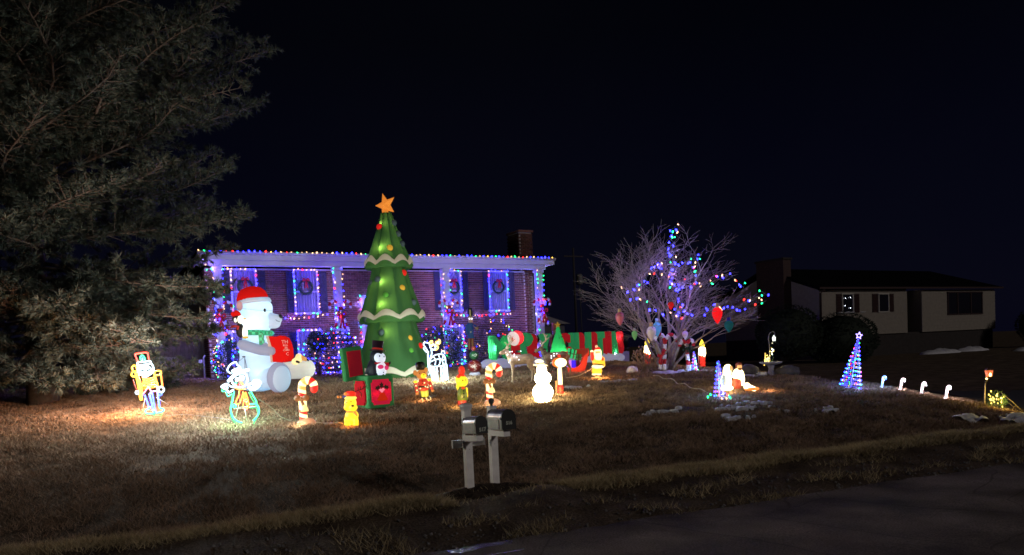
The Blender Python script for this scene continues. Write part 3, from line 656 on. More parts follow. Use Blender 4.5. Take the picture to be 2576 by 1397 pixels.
dk_leaf = mat('dark_evergreen', (.012, .02, .012), .8, .5, 10, island=.7)
def hedge(u, v, r, zc, label, nleaf, seed):
    t = thing('dark_bush', label, 'bush', on(u, v), 0, 'dark bushes before the neighbour house'); rg = random.Random(seed); b = MB(); z0 = zc - ground(u, v)
    b.ell((0, 0, z0), (r[0] * .9, r[1] * .9, r[2] * .9), 20, 12); b.build('inner_mass', dk_leaf, t); b = MB()
    for k in range(nleaf):
        d = Vector((rg.gauss(0, 1), rg.gauss(0, 1), rg.gauss(0, 1))).normalized(); q = 1 + .08 * noise.noise(d * 3 + Vector((seed, 0, 0))); p = Vector((d.x * r[0] * q, d.y * r[1] * q, z0 + d.z * r[2] * q)); a = (d + Vector((rg.gauss(0, .6), rg.gauss(0, .6), rg.gauss(0, .6)))).normalized() * .16; s_ = a.orthogonal().normalized() * .05
        b.add([p - s_, p + s_, p + a], [(0, 1, 2)])
    b.build('foliage', dk_leaf, t); return t
hedge(36.0, 28.0, (2.15, 1.6, 1.5), 1.65, 'big dark rounded bush with a little snow on top', 2600, 5)
hedge(31.8, 28.0, (1.75, 1.5, 1.45), 2.15, 'dark rounded bush against the neighbour gable wall', 2200, 6)
hedge(58.5, 29.0, (1.6, 1.4, 1.3), 2.0, 'dark bush at the far right house corner', 1200, 7)
b = MB(); rg = random.Random(1)
for k in range(9): b.ell((rg.uniform(-.9, .9), rg.uniform(-.6, .1), rg.uniform(-.02, .02)), (rg.uniform(.1, .3), .12, .03), 10, 6)
o = b.build('bush_snow', snow_m); o.location = (36.0, 27.6, 3.13); tag(o, 'thin snow lying on top of the big dark bush', 'snow')
for (u, v, a_, b_, lb, sd) in ((47.0, 29.2, 2.0, .7, 'grey snow bank before the neighbour foundation', 3), (50.6, 29.3, 1.6, .6, 'second grey snow bank further right before the foundation', 9), (52.5, 26.5, 2.0, .7, 'long flat snow bank at the right picture edge', 15)):
    b = MB(); vs = [];
    b.ell((0, 0, 0), (a_, b_, .3), 26, 8, None, 0, 0, 90); b.v = [(x * (1 + .2 * noise.noise((x, y, sd))), y, z * (1 + .5 * noise.noise((x * 2, y * 2, sd)))) for x, y, z in b.v]; o = b.build('snow_bank', snow_m); o.location = on(u, v, -.03); tag(o, lb, 'snow', 'snow banks before the neighbour house')
# ---------------------------------------------------------------- behind, between the houses
wood_m = mat('old_fence_wood', (.16, .13, .115), .9, .3, 4, .3)
t = thing('board_fence', 'tall weathered board fence left of the brick house', 'fence', (.2, 33.2, 1.3)); b = MB(); b.box((1.5, .06, .5), (3.0, .05, .1)); b.box((1.5, .06, 1.9), (3.0, .05, .1)); b.build('rail', wood_m, t)
for k in range(20): b = MB(); b.box((.08 + k * .152, 0, 1.22 + rnd.uniform(-.02, .02)), (.145, .025, 2.5)); b.build('board', wood_m, t)
t = thing('storage_bench', 'long low greyish wooden bench box by the board fence', 'bench', (1.3, 30.9, 1.3)); b = MB(); b.box((0, 0, .45), (1.5, .5, .9)); b.build('box', mat('bench_grey', (.2, .18, .19), .85, .2, 4), t); b = MB(); b.box((0, 0, .93), (1.6, .6, .06)); b.build('lid', mat('bench_lid', (.24, .22, .22), .85), t)
t = thing('dry_garden_shrub', 'dry straw coloured shrub in front of the bench box', 'plant', on(1.7, 30.0), 0); rg = random.Random(3); b = MB()
for k in range(40):
    a = rg.uniform(-1.2, 1.2); q = Vector((math.sin(a) * .8, rg.uniform(-.3, .2), abs(math.cos(a)) * rg.uniform(.4, .9))); b.tube([(0, 0, 0), q * .5 + Vector((0, 0, .1)), q], [.012, .008, .004], 3)
    for j in range(5): p = q + Vector((rg.gauss(0, .08), rg.gauss(0, .08), rg.gauss(0, .08))); s_ = Vector((rg.gauss(0, .03), .01, rg.gauss(0, .03))); b.add([p - s_, p + s_, p + Vector((0, 0, .07))], [(0, 1, 2)])
b.build('stems', mat('straw', (.3, .22, .18), .9), t)
t = thing('water_spigot', 'thin pale pipe with small box standing at the house corner', 'pipe', (3.0, 31.3, 1.3)); b = MB(); b.tube([(0, 0, 0), (0, 0, .9), (.06, -.05, .98)], .03, 6); b.box((-.12, 0, .75), (.14, .1, .12)); b.build('pipe', mat('pipe_grey', (.45, .45, .48), .5), t)
for (u, v, w_, h, hr, lb) in ((24.3, 42, 4.4, 2.6, .75, 'dark garage with low gable roof behind the brick house'), (31.5, 46, 6.5, 1.6, .5, 'low dark shed behind the nutcracker figure')):
    t = thing('garage', lb, 'garage', (u, v, .9)); b = MB(); b.box((0, 2, h / 2), (w_, 4, h)); b.build('wall', mat('garage_wall', (.10, .10, .12), .9, .1, 3), t); b = MB(); b.prism([(-w_ / 2 - .3, h), (w_ / 2 + .3, h), (0, h + hr)], -.3, 4.3); b.build('roof', mat('garage_roof', (.2, .19, .2), .9, .2, 5), t); b = MB(); b.box((0, -.04, h * .4), (w_ * .55, .06, h * .78)); b.build('door', mat('garage_door', (.08, .08, .10), .7), t)
t = thing('picnic_table', 'dark wooden table with a pale panel right of the letter sign', 'table', (22.8, 31.0, ground(22.8, 31) + .1), -YAW); wt = mat('dark_wood', (.05, .04, .04), .9)
b = MB(); b.box((0, 0, 1.22), (1.0, .5, .06)); b.build('top', wt, t); b = MB(); b.box((0, -.15, .75), (.98, .05, .62)); b.build('pale_panel', mat('pale_panel', (.42, .40, .46), .7, .15, 6), t); b = MB(); b.box((-.1, -.18, .93), (.22, .01, .14)); b.build('panel_emblem', mat('emblem_grey', (.2, .18, .24), .7), t); b = MB(); b.box((0, -.2, .3), (1.1, .25, .05)); b.build('bench_plank', wt, t)
for sx_ in (-.45, .45): b = MB(); b.box((sx_, .1, .6), (.07, .1, 1.2)); b.build('leg', wt, t)
t = thing('utility_pole', 'tall dark utility pole with transformer far behind the houses', 'utility pole', (39.2, 60, 1.0)); b = MB(); b.tube([(0, 0, 0), (0, 0, 10.4)], [.13, .09], 8); b.build('pole', mat('pole_wood', (.045, .04, .04), .9), t); b = MB(); b.lathe([(.28, 0), (.3, .1), (.3, .9), (.22, 1.0)], 12, (.5, -.1, 6.9)); b.build('transformer', mat('transformer_grey', (.12, .12, .12), .6), t); b = MB(); b.box((0, 0, 9.6), (2.2, .1, .12)); b.build('crossarm', wt, t); b = MB(); b.tube([(.5, -.1, 6.9), (.62, 0, 3), (.62, 0, 0)], .05, 5); b.build('conduit', mat('conduit', (.05, .05, .05), .6), t)
# ================================================================== tracing helper: outline points of real frames and figures, in metres
def lean_at(bx): return .0463 - (bx - 1288) / 1860 * .0462
class TR:
    """crop (x0, y0, s) of the photograph, base pixel (bx, by), metres per pixel k -> local x (right), z (up)"""
    def __init__(s, crop, base, d): s.c = crop; s.b = base; s.k = d / 1860.; s.l = lean_at(base[0]); s.u = s.k * crop[2] * .6392
    def __call__(s, X, Y, y=0.):
        px = (s.c[0] + X * s.c[2]) * .6392; py = (s.c[1] + Y * s.c[2]) * .6392; dx = px - s.b[0]; dz = s.b[1] - py
        return Vector(((dx + dz * s.l) * s.k, y, (dz - dx * s.l) * s.k))
    def pts(s, P, y=0.): return [s(p[0], p[1], y + (p[2] if len(p) > 2 else 0)) for p in P]
def tri_mesh(name, V, m, parent=None):
    n = len(V); me = bpy.data.meshes.new(name); me.vertices.add(n * 3); me.vertices.foreach_set('co', np.asarray(V, np.float32).ravel())
    me.loops.add(n * 3); me.loops.foreach_set('vertex_index', np.arange(n * 3)); me.polygons.add(n)
    me.polygons.foreach_set('loop_start', np.arange(0, n * 3, 3)); me.polygons.foreach_set('loop_total', np.full(n, 3)); me.materials.append(m); me.update(calc_edges=True)
    return link(name, me, parent)
# ================================================================== big white pine on the left
PU, PV = -1.9, 24.4
pine = thing('pine_tree', 'huge shaggy white pine filling the left side, lit from below', 'tree', on(PU, PV))
RZ = [(0, 1.2), (.6, 2.6), (1.2, 3.6), (2.4, 4.6), (4.2, 5.2), (5.0, 5.7), (5.4, 5.1), (6.6, 6.1), (8.6, 6.3), (10, 6.0), (11.2, 5.0), (12.5, 3.7), (14.5, 2.4), (17, .4)]
def RP(z):
    for (a, r0), (c_, r1) in zip(RZ, RZ[1:]):
        if z <= c_: return r0 + (r1 - r0) * (z - a) / (c_ - a)
    return .3
rg = random.Random(21); wood = MB(); tufts = []
wood.tube([(0, 0, -.2), (.05, 0, 1), (0, .05, 6), (.1, 0, 12), (.1, 0, 17)], [.42, .36, .27, .15, .03], 10)
for i in range(270):
    z0 = 1.0 + 15.6 * ((i + .5) / 270) ** 1.05; az = i * 2.39996 + rg.uniform(-.3, .3)
    fx, fy = math.cos(az), math.sin(az)
    if fy > .5 and fx < .6 and rg.random() < .8: continue          # far side out of sight
    rise = (.22 if z0 > 4 else .05 if z0 > 2 else -.12) + rg.uniform(-.22, .24)
    Ln = RP(z0 + .6) * rg.uniform(.72, 1.05) * 1.06
    prev = Vector((0, 0, z0)); pts = [prev]; n_ = 9
    for k in range(1, n_ + 1):
        t = k / n_; r = Ln * t; z = z0 + Ln * (rise * t - (.16 if z0 < 5 else .07) * t * t + .12 * t ** 4); a2 = az + .12 * math.sin(t * 5 + i)
        pts.append(Vector((r * math.cos(a2), r * math.sin(a2), max(.25, z))))
    wood.tube(pts, [.05 * (1 - .9 * k / n_) * (.5 + Ln / 9) + .005 for k in range(n_ + 1)], 5)
    step = .19; d = .15 * Ln
    while d < Ln:
        t = d / Ln; kf = t * n_; k0 = min(n_ - 1, int(kf)); p = pts[k0].lerp(pts[k0 + 1], kf - k0); ax = (pts[k0 + 1] - pts[k0]).normalized()
        for sd in (-1, 1):
            ang = sd * rg.uniform(.6, 1.15); dr = Matrix.Rotation(ang, 3, 'Z') @ ax; dr.z += rg.uniform(-.55, .6); dr.normalize()
            sl_ = (.35 + 1.25 * (1 - t) * min(1, t * 2.5)) * rg.uniform(.7, 1.2); q = p + dr * sl_ + Vector((0, 0, .08 * sl_))
            wood.tube([p, p.lerp(q, .5) + Vector((0, 0, -.02)), q], [.016, .011, .005], 3, caps=False)
            m_ = max(2, int(sl_ / .13))
            for j in range(1, m_ + 1):
                tt = j / m_
                if tt < .25: continue
                tufts.append((p.lerp(q, tt) + Vector((rg.gauss(0, .04), rg.gauss(0, .04), rg.gauss(0, .03))), (dr + Vector((rg.gauss(0, .35), rg.gauss(0, .35), rg.uniform(-.1, .5)))).normalized()))
        d += step * rg.uniform(.75, 1.2)
    for j in range(5): tufts.append((pts[-1] + Vector((rg.gauss(0, .08), rg.gauss(0, .08), rg.gauss(0, .06))), ((pts[-1] - pts[-2]).normalized() + Vector((rg.gauss(0, .4), rg.gauss(0, .4), rg.uniform(0, .5)))).normalized()))
tag(wood.build('trunk', mat('pine_bark', (.085, .065, .055), .9, .3, 10, .5), pine))
rs2 = np.random.RandomState(8); C = np.array([t[0] for t in tufts], np.float32); D = np.array([t[1] for t in tufts], np.float32); NT = len(C); NN = 24
d = D[:, None, :] * 1.0 + rs2.normal(0, .55, (NT, NN, 3)); d /= np.linalg.norm(d, axis=2, keepdims=True); ln = rs2.uniform(.12, .25, (NT, NN, 1))
side = np.cross(d, rs2.normal(0, 1, (NT, NN, 3))); side /= np.linalg.norm(side, axis=2, keepdims=True); w_ = .0135
b0 = C[:, None, :] + 0 * d; V = np.stack([b0 + side * w_, b0 - side * w_, b0 + d * ln + np.array([0, 0, -.012])], 2).reshape(-1, 3, 3)
needles_m = mat('pine_needles', (.03, .041, .032), .6, .5, .8, island=.5, col2=(.082, .098, .078), spec=.3)
tri_mesh('crown', V, needles_m, pine)
print('pine needles', len(V), 'tufts', NT)
# fallen needle litter under the pine
b = MB()
for k in range(5000):
    a = rg.uniform(0, 6.283); r = 5.6 * math.sqrt(rg.random()); u, v = PU + r * math.cos(a), PV - .8 + r * math.sin(a); q = rg.uniform(0, 3.14); l_ = rg.uniform(.05, .12); z = gz(u, v) + rg.uniform(.01, .06)
    b.add([(u - l_ * math.cos(q), v - l_ * math.sin(q), z), (u + .012, v + .012, z), (u + l_ * math.cos(q), v + l_ * math.sin(q), z + .02), (u - .012, v - .012, z)], [(0, 1, 2, 3)])
tag(b.build('needle_litter', mat('dead_needles', (.22, .12, .06), .9, .4, 3, island=.8, col2=(.36, .22, .12))), kind='stuff')
# ================================================================== bare dogwood with lights and giant bulbs
DU, DV = 17.7, 21.15
DT = TR((2250, 860, .4294), (1682, 930), 27.0); DZ = ground(DU, DV)
dog = thing('bare_tree', 'bare spreading tree hung with giant bulbs and coloured lights', 'tree', (DU, DV, DZ), -YAW)
rg = random.Random(4); wood = MB(); nodes = []
EC = Vector((.05, 0, 2.6)); ER = Vector((3.6, 2.7, 2.75))
def inside(p): return ((p.x - EC.x) / ER.x) ** 2 + ((p.y - EC.y) / ER.y) ** 2 + ((p.z - EC.z) / ER.z) ** 2
def grow(p, d, ln, r, dep):
    pts = [p]; q = p; dd = d.copy(); n_ = 4 if dep < 4 else 3
    for k in range(n_):
        dd = (dd + Vector((rg.gauss(0, .13), rg.gauss(0, .13), rg.gauss(0, .10) + (.05 if dep < 2 else .03)))).normalized(); q = q + dd * ln / n_; pts.append(q)
        if inside(q) > 1.05 and dep > 1: break
    L_ = len(pts); r1 = r * .62; wood.tube(pts, [r + (r1 - r) * k / (L_ - 1) for k in range(L_)], 6 if dep < 2 else 4 if dep < 4 else 3, caps=False)
    nodes.extend(pts[1:])
    if dep >= 6 or inside(q) > 1.0: return
    nch = 3 if dep in (1, 3) else 2 + (rg.random() < .7)
    for c_ in range(nch):
        a = rg.uniform(0, 6.283); sp_ = rg.uniform(.35, .75) if c_ else rg.uniform(.1, .3)
        o = dd.orthogonal().normalized(); o = Matrix.Rotation(a, 3, dd) @ o; nd = (dd * math.cos(sp_) + o * math.sin(sp_)); nd.z = nd.z * (.85 if dep < 2 else .6) + .06; nd.normalize()
        st = pts[max(1, L_ - 1 - (c_ % 3))]
        grow(st, nd, ln * rg.uniform(.62, .85), max(.0055, r1 * (1 if c_ == 0 else .75)), dep + 1)
for k in range(10):
    a = k * .628 + rg.uniform(-.2, .2); out = rg.uniform(.45, 1.1) if k % 3 else .15
    grow(Vector((.16 * math.cos(a), .16 * math.sin(a), -.05)), Vector((math.cos(a) * out, math.sin(a) * out, 1)).normalized(), rg.uniform(1.45, 1.95), rg.uniform(.055, .085), 0)
dm_ = mat('dogwood_bark', (.27, .23, .205), .85, .3, 12, .4)
wood.build('trunk_and_branches', dm_, dog)
print('dogwood verts', len(wood.v))
def world(t, p):
    return Matrix.Translation(t.location) @ Matrix.Rotation(t.rotation_euler[2], 4, 'Z') @ Vector(p)
def dstring(label, P, y, step=.13, jit=.13, seed=1, cols='wwrggbbbbbbbbb', size=.036):
    rg = random.Random(seed); pts = [world(dog, p) for p in along(spline(DT.pts(P, y), 5), step, jit, rg)]
    return light_string('string_lights', label, pts, size, seed=seed, cols=cols, group='strings of coloured lights in the bare tree', pw=.45, lc=(.5, .34, 1), ev=3)
dstring('coloured bulbs running down the middle of the bare tree from its top', [(870, 130), (940, 160), (870, 200), (920, 200), (860, 240), (870, 290), (870, 370), (870, 480), (865, 560), (870, 620), (910, 660), (940, 720), (935, 830), (960, 960)], -1.0, seed=71)
dstring('coloured bulbs arching over the upper left of the bare tree', [(450, 690), (500, 690), (560, 660), (600, 630), (680, 560), (710, 510), (780, 430), (850, 420), (930, 440), (1000, 440), (1080, 385)], -1.3, seed=72)
dstring('coloured bulbs in the upper right of the bare tree', [(1120, 420), (1060, 420), (1070, 490), (1040, 630), (1100, 640), (1180, 610), (1260, 590), (1330, 570), (1390, 590), (1440, 610), (1480, 630), (1420, 650)], -1.2, .13, seed=73, cols='wwrrgbbbbb')
dstring('coloured bulbs along the low right branch tip of the bare tree', [(1680, 710), (1610, 740), (1660, 770), (1610, 810), (1520, 790), (1490, 820), (1400, 860), (1330, 830), (1270, 825), (1210, 830), (1150, 850), (1170, 910)], -1.2, .14, seed=74)
dstring('coloured bulbs low across the front of the bare tree', [(490, 740), (545, 780), (600, 800), (650, 840), (710, 850), (780, 880), (840, 880), (900, 890), (960, 880), (1030, 885), (1090, 860)], -1.5, .2, seed=75)
dstring('short run of coloured bulbs in the middle of the bare tree', [(740, 450), (800, 480), (840, 570), (860, 620), (900, 650), (980, 640), (1040, 600)], -.9, .15, seed=76)
# giant plastic bulbs hanging in it
def big_bulb(X, Y, w, h, capc, col, label, em=0., y=-1.6, capm=None, string=.6):
    p0 = DT(X, Y, y); c_ = world(dog, p0); k = DT.u; w *= k; h *= k
    t = thing('giant_bulb', label, 'ornament', c_, -YAW, 'giant plastic bulbs hanging in the bare tree'); b = MB()
    b.lathe([(.001, -h), (w * .25, -h * .86), (w * .62, -h * .5), (w * .92, -h * .05), (w, h * .25), (w * .86, h * .6), (w * .5, h * .8), (w * .4, h * .86)], 16)
    b.build('bulb_body', shell('big_bulb_plastic', col, em, .5) if em else mat('big_bulb_plastic', col, .35, .1, 5, spec=.5), t)
    b = MB(); b.lathe([(w * .36, h * .84), (w * .38, h * 1.3), (w * .3, h * 1.36)], 10); b.build('socket', mat('socket_cap', capc, .5), t)
    b = MB(); b.tube([(0, 0, h * 1.3), (0, 0, h * 1.3 + string)], .006, 4); b.build('hanging_wire', wire_m, t)
gold = (.5, .38, .16)
big_bulb(393, 930, 38, 62, gold, (.62, .16, .22), 'pinkish red giant bulb at the far left of the bare tree')
big_bulb(520, 1075, 25, 44, (.3, .34, .36), (.22, .5, .22), 'pale green giant bulb low on the left of the bare tree', em=.12)
big_bulb(665, 1060, 42, 68, gold, (.72, .68, .78), 'white giant bulb between the green and the blue one')
big_bulb(748, 1020, 38, 70, (.3, .45, .6), (.18, .5, .72), 'light blue giant bulb beside the trunk', em=.15, y=-.9)
big_bulb(830, 825, 26, 36, (.05, .1, .08), (.6, .02, .02), 'small red giant bulb high near the middle of the tree', em=.25)
big_bulb(990, 1075, 26, 40, gold, (.72, .62, .72), 'small white giant bulb right of the trunk', y=-1.0)
big_bulb(1230, 910, 45, 76, gold, (.75, .015, .02), 'bright red giant bulb on the right of the bare tree', em=.55)
big_bulb(1330, 1005, 40, 55, (.03, .03, .5), (.03, .2, .22), 'dark teal giant bulb with blue cap on the far right', em=.08)
# tinsel canes tied round the trunk
CT = TR((2450, 1280, .1718), (1682, 930), 26.2)
def trunk_canes(name, label, A_, B_, bow):
    t = thing(name, label, 'tinsel cane', (DU, DV, DZ), -YAW, 'tinsel candy canes tied to the bare tree')
    for P in (A_, B_):
        b = MB(); stripes(b, CT.pts(P, -.75), .062, 8, .16, wob=.2); b.build('candy_cane', [cane_w, cane_r], t)
    if bow:
        b = MB()
        for q in ([(850, 600), (760, 640), (740, 700), (830, 660)], [(860, 610), (790, 720), (750, 850)], [(860, 600), (830, 560), (880, 590)]): b.tube(spline(CT.pts(q, -.85), 4), .045, 5)
        b.build('bow', ribbon_m, t)
    else:
        b = MB(); rg = random.Random(2)
        for k in range(220):
            p = CT(1410 + rg.gauss(0, 45), 530 + rg.gauss(0, 45), -.8 + rg.gauss(0, .06)); d = Vector((rg.gauss(0, 1), rg.gauss(0, 1), rg.gauss(0, 1))).normalized() * .11; q = d.orthogonal().normalized() * .015; b.add([p - q, p + q, p + d], [(0, 1, 2)])
        b.build('greenery', needle_m, t)
trunk_canes('tinsel_cane_pair', 'pair of red and white tinsel canes with red bow left of the trunk', [(880, 1020), (890, 760), (890, 500), (905, 330), (960, 240), (1010, 200), (1080, 220), (1140, 290), (1130, 370)], [(780, 1000), (800, 850), (870, 600), (890, 400), (860, 250), (800, 200), (720, 210), (670, 300), (670, 350)], True)
trunk_canes('tinsel_cane_pair', 'pair of red and white tinsel canes with greenery right of the trunk', [(1400, 1035), (1420, 900), (1400, 600), (1380, 450), (1340, 370), (1290, 350), (1240, 400), (1230, 480)], [(1460, 1035), (1440, 880), (1410, 700), (1400, 450), (1440, 360), (1500, 330), (1540, 400), (1545, 470)], False)
# dry twig bush and stone in front of it
t = thing('dry_twig_bush', 'dry brown twig bush left of the bare tree trunk', 'plant', on(16.55, 21.0), -YAW); b = MB(); b2 = MB(); rg = random.Random(9)
for k in range(46):
    a = rg.uniform(-1.2, 1.2); h = rg.uniform(.35, .85); tip = Vector((math.sin(a) * h * .8, rg.uniform(-.25, .25), h * math.cos(a) + .1)); md = tip * .5 + Vector((rg.gauss(0, .05), rg.gauss(0, .05), .03)); b.tube([(rg.gauss(0, .06), rg.gauss(0, .06), 0), md, tip], [.012, .009, .005], 4)
    b2.ell(tip, (.022, .022, .04), 6, 4)
    for j in range(2):
        e_ = md.lerp(tip, .4 + .3 * j); f_ = e_ + Vector((rg.gauss(0, .09), rg.gauss(0, .06), .12)); b.tube([e_, f_], .006, 3); b2.ell(f_, (.018, .018, .03), 6, 4)
tw = mat('dry_twig', (.3, .2, .14), .9, .3, 9); b.build('stems', tw, t); b2.build('seed_heads', tw, t)
def rock(u, v, r, label, col=(.3, .28, .27), dz=0.):
    b = MB(); b.ell((0, 0, r[2] * .5), r, 14, 9); b.v = [tuple(Vector(p) * (1 + .22 * noise.noise(Vector(p) * 3.1 / max(r) + Vector((u, v, 0))))) for p in b.v]
    o = b.build('rock', mat('rock', col, .9, .3, 7, .6)); o.location = on(u, v, dz); tag(o, label, 'rock', 'rocks on the lawn')
rock(15.8, 20.75, (.22, .2, .17), 'pale rounded rock left of the dry twig bush', (.6, .55, .55))
rock(18.2, 20.6, (.1, .1, .09), 'small round stone at the foot of the bare tree')
rock(18.35, 17.9, (.42, .3, .22), 'dark rough rock left of the stone birdbath', (.09, .08, .08)); rock(19.35, 17.1, (.45, .3, .2), 'dark rough rock right of the stone birdbath', (.09, .08, .08))
# ================================================================== inflatable polar bear
BT = TR((930, 1120, .3151), (665, 985), 22.7); bu = BT.u
bear = thing('inflatable_polar_bear', 'giant white inflatable polar bear in red hat reading a red book', 'inflatable', on(3.93, 23.58), -YAW)
W_ = shell('bear_fabric', (.72, .86, .95), .115, .6, (.46, .7, 1), .5, 3.5)
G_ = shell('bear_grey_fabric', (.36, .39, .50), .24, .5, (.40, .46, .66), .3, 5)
R_ = shell('red_fabric', (.55, .012, .01), .42, .5, (.62, .01, .008), .3, 5)
black_m = mat('black_fabric', (.012, .012, .014), .6)
def E_(mb, X, Y, rx, ry, rz, y=0., R=None, mi=0, n=22, m=14): mb.ell(BT(X, Y, y), (rx * bu, ry * bu, rz * bu), n, m, R, mi); return mb
b = MB(); E_(b, 285, 1060, 255, 250, 285); E_(b, 260, 840, 215, 205, 250); E_(b, 235, 590, 180, 165, 120); E_(b, 235, 385, 212, 195, 212); E_(b, 330, 455, 150, 160, 125); E_(b, 330, 300, 120, 150, 110); E_(b, 285, 1230, 250, 230, 110)
b.build('body', W_, bear, remesh=.045, smooth=10)
b = MB(); b.cap(BT(425, 452), BT(505, 438), 108 * bu, 66 * bu, 18); E_(b, 470, 500, 80, 80, 55); b.build('muzzle', shell('muzzle_fabric', (.62, .68, .76), .26, .55, (.5, .6, .75)), bear, remesh=.03, smooth=6)
b = MB(); E_(b, 547, 408, 24, 40, 30); b.build('nose', black_m, bear)
b = MB(); b.tube(BT.pts([(515, 445, -.19), (530, 462, -.16), (553, 468, -.1)]), .008, 5); b.build('mouth', black_m, bear)
b = MB(); E_(b, 402, 335, 14, 10, 22, -.345); b.build('eye', black_m, bear)
b = MB(); E_(b, 112, 290, 38, 26, 60, -.47); b.build('ear', shell('ear_pink', (.62, .38, .42), .25, .4, (.6, .4, .45)), bear)
hatp = [(0, 190), (14, 160), (40, 105), (70, 60), (80, 48)]
b = MB(); b.lathe([(188 * bu, -10 * bu), (184 * bu, 30 * bu), (165 * bu, 85 * bu), (120 * bu, 130 * bu), (60 * bu, 152 * bu), (.001, 158 * bu)], 22, BT(205, 195, 0), rotm(0, -6, 0)); b.build('santa_hat', R_, bear)
b = MB(); b.lathe([(198 * bu, -12 * bu), (205 * bu, 4 * bu), (198 * bu, 24 * bu), (188 * bu, 44 * bu)], 26, BT(225, 236, 0), rotm(0, -4, 0)); b.build('hat_band', W_, bear)
gs = bpy.data.materials.new('plaid_scarf'); gs.use_nodes = True; n = gs.node_tree.nodes; l = gs.node_tree.links; ck = n.new('ShaderNodeTexChecker'); ck.inputs['Scale'].default_value = 11; ck.inputs[1].default_value = (.01, .16, .07, 1); ck.inputs[2].default_value = (.03, .42, .2, 1); tcx = n.new('ShaderNodeTexCoord'); l.new(tcx.outputs['Object'], ck.inputs[0]); l.new(ck.outputs[0], n['Principled BSDF'].inputs[0]); l.new(ck.outputs[0], n['Principled BSDF'].inputs['Emission Color']); n['Principled BSDF'].inputs['Emission Strength'].default_value = .22
b = MB(); b.lathe([(190 * bu, -32 * bu), (212 * bu, -12 * bu), (212 * bu, 14 * bu), (186 * bu, 34 * bu)], 24, BT(252, 610, 0), rotm(0, 4, 0)); b.box(BT(372, 690, -.42), (58 * bu, .08, 150 * bu), R=rotm(0, -3, 0)); b.build('scarf', gs, bear)
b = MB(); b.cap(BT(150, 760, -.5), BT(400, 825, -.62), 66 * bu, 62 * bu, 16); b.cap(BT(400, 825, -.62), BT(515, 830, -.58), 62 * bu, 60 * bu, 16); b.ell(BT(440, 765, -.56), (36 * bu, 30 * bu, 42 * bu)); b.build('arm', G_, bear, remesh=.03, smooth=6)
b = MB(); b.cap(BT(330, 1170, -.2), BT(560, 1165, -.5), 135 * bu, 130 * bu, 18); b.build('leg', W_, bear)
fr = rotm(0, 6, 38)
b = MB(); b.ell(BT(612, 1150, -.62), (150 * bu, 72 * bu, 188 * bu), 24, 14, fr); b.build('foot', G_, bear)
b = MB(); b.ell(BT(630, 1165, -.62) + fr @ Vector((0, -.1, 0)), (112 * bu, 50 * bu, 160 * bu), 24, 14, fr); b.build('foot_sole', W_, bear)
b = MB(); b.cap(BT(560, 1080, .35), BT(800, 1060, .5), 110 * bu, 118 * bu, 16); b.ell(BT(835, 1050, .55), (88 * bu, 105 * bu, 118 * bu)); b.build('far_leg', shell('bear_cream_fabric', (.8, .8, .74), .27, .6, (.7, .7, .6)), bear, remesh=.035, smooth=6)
# the book
b = MB(); b.prism([(p.x, p.z) for p in BT.pts([(478, 650), (560, 662), (620, 642), (672, 668), (700, 720), (722, 800), (728, 900), (700, 945), (640, 968), (540, 962), (515, 965)])], -.62, -.1); b.build('book_cover', R_, bear)
b = MB(); b.prism([(p.x, p.z) for p in BT.pts([(458, 655), (482, 650), (520, 770), (536, 965), (516, 968), (505, 880), (480, 740)])], -.66, -.06); b.build('book_pages', shell('page_cream', (.62, .52, .44), .2, .3), bear)
tm = mat('book_lettering', (.75, .45, .45), .6)
for txt, X, Y, s_ in (('TH', 682, 738, .15), ('BEA', 690, 770, .085), ('BE', 700, 800, .085), ('CHRI', 697, 828, .085), ('C', 712, 880, .13)):
    me = text_mesh(txt, s_, .004, 0, 0, 1); me.materials.append(tm); o = link('book_lettering', me, bear); o.location = BT(X, Y, -.628)
b = MB()
sm_ = mat('bear_seam', (.25, .32, .42), .8)
ring = [BT(235 + 214 * math.cos(a), 330 + 10 * math.sin(2 * a), -.60 * math.sin(a) * .8) for a in [math.pi * q / 14 for q in range(15)]]
b.tube(ring, .006, 4); b.build('head_seam', sm_, bear)
# penguin on the arm
b = MB(); b.ell(BT(158, 590, -.72), (50 * bu, 45 * bu, 90 * bu)); b.build('penguin_body', black_m, bear)
b = MB(); b.ell(BT(118, 455, -.74), (52 * bu, 48 * bu, 50 * bu)); b.build('penguin_head', black_m, bear)
b = MB(); b.ell(BT(172, 460, -.78), (40 * bu, 40 * bu, 48 * bu)); b.ell(BT(212, 610, -.72), (34 * bu, 36 * bu, 75 * bu)); b.ell(BT(118, 468, -.84), (16 * bu, 16 * bu, 28 * bu)); b.build('penguin_face', shell('penguin_white', (.9, .9, .85), .9, .5, (1, .95, .8)), bear)
b = MB(); b.ell(BT(225, 450, -.82), (20 * bu, 10 * bu, 9 * bu)); b.ell(BT(232, 672, -.8), (36 * bu, 25 * bu, 15 * bu)); b.build('penguin_beak_and_feet', mat('beak_yellow', (.6, .4, .05), .5, emis=(.6, .35, .03), es=.2), bear)
b = MB(); b.lathe([(50 * bu, -12 * bu), (48 * bu, 20 * bu), (30 * bu, 45 * bu), (.001, 58 * bu)], 14, BT(120, 405, -.76), rotm(0, -10, 0)); b.ell(BT(78, 395, -.8), (20 * bu, 18 * bu, 26 * bu)); b.build('penguin_hat', R_, bear)
b = MB(); b.tube(BT.pts([(70, 552, -.82), (110, 540, -.9), (165, 545, -.9), (150, 580, -.9)]), .035, 6); b.build('penguin_scarf', mat('scarf_red', (.4, .03, .03), .7), bear)
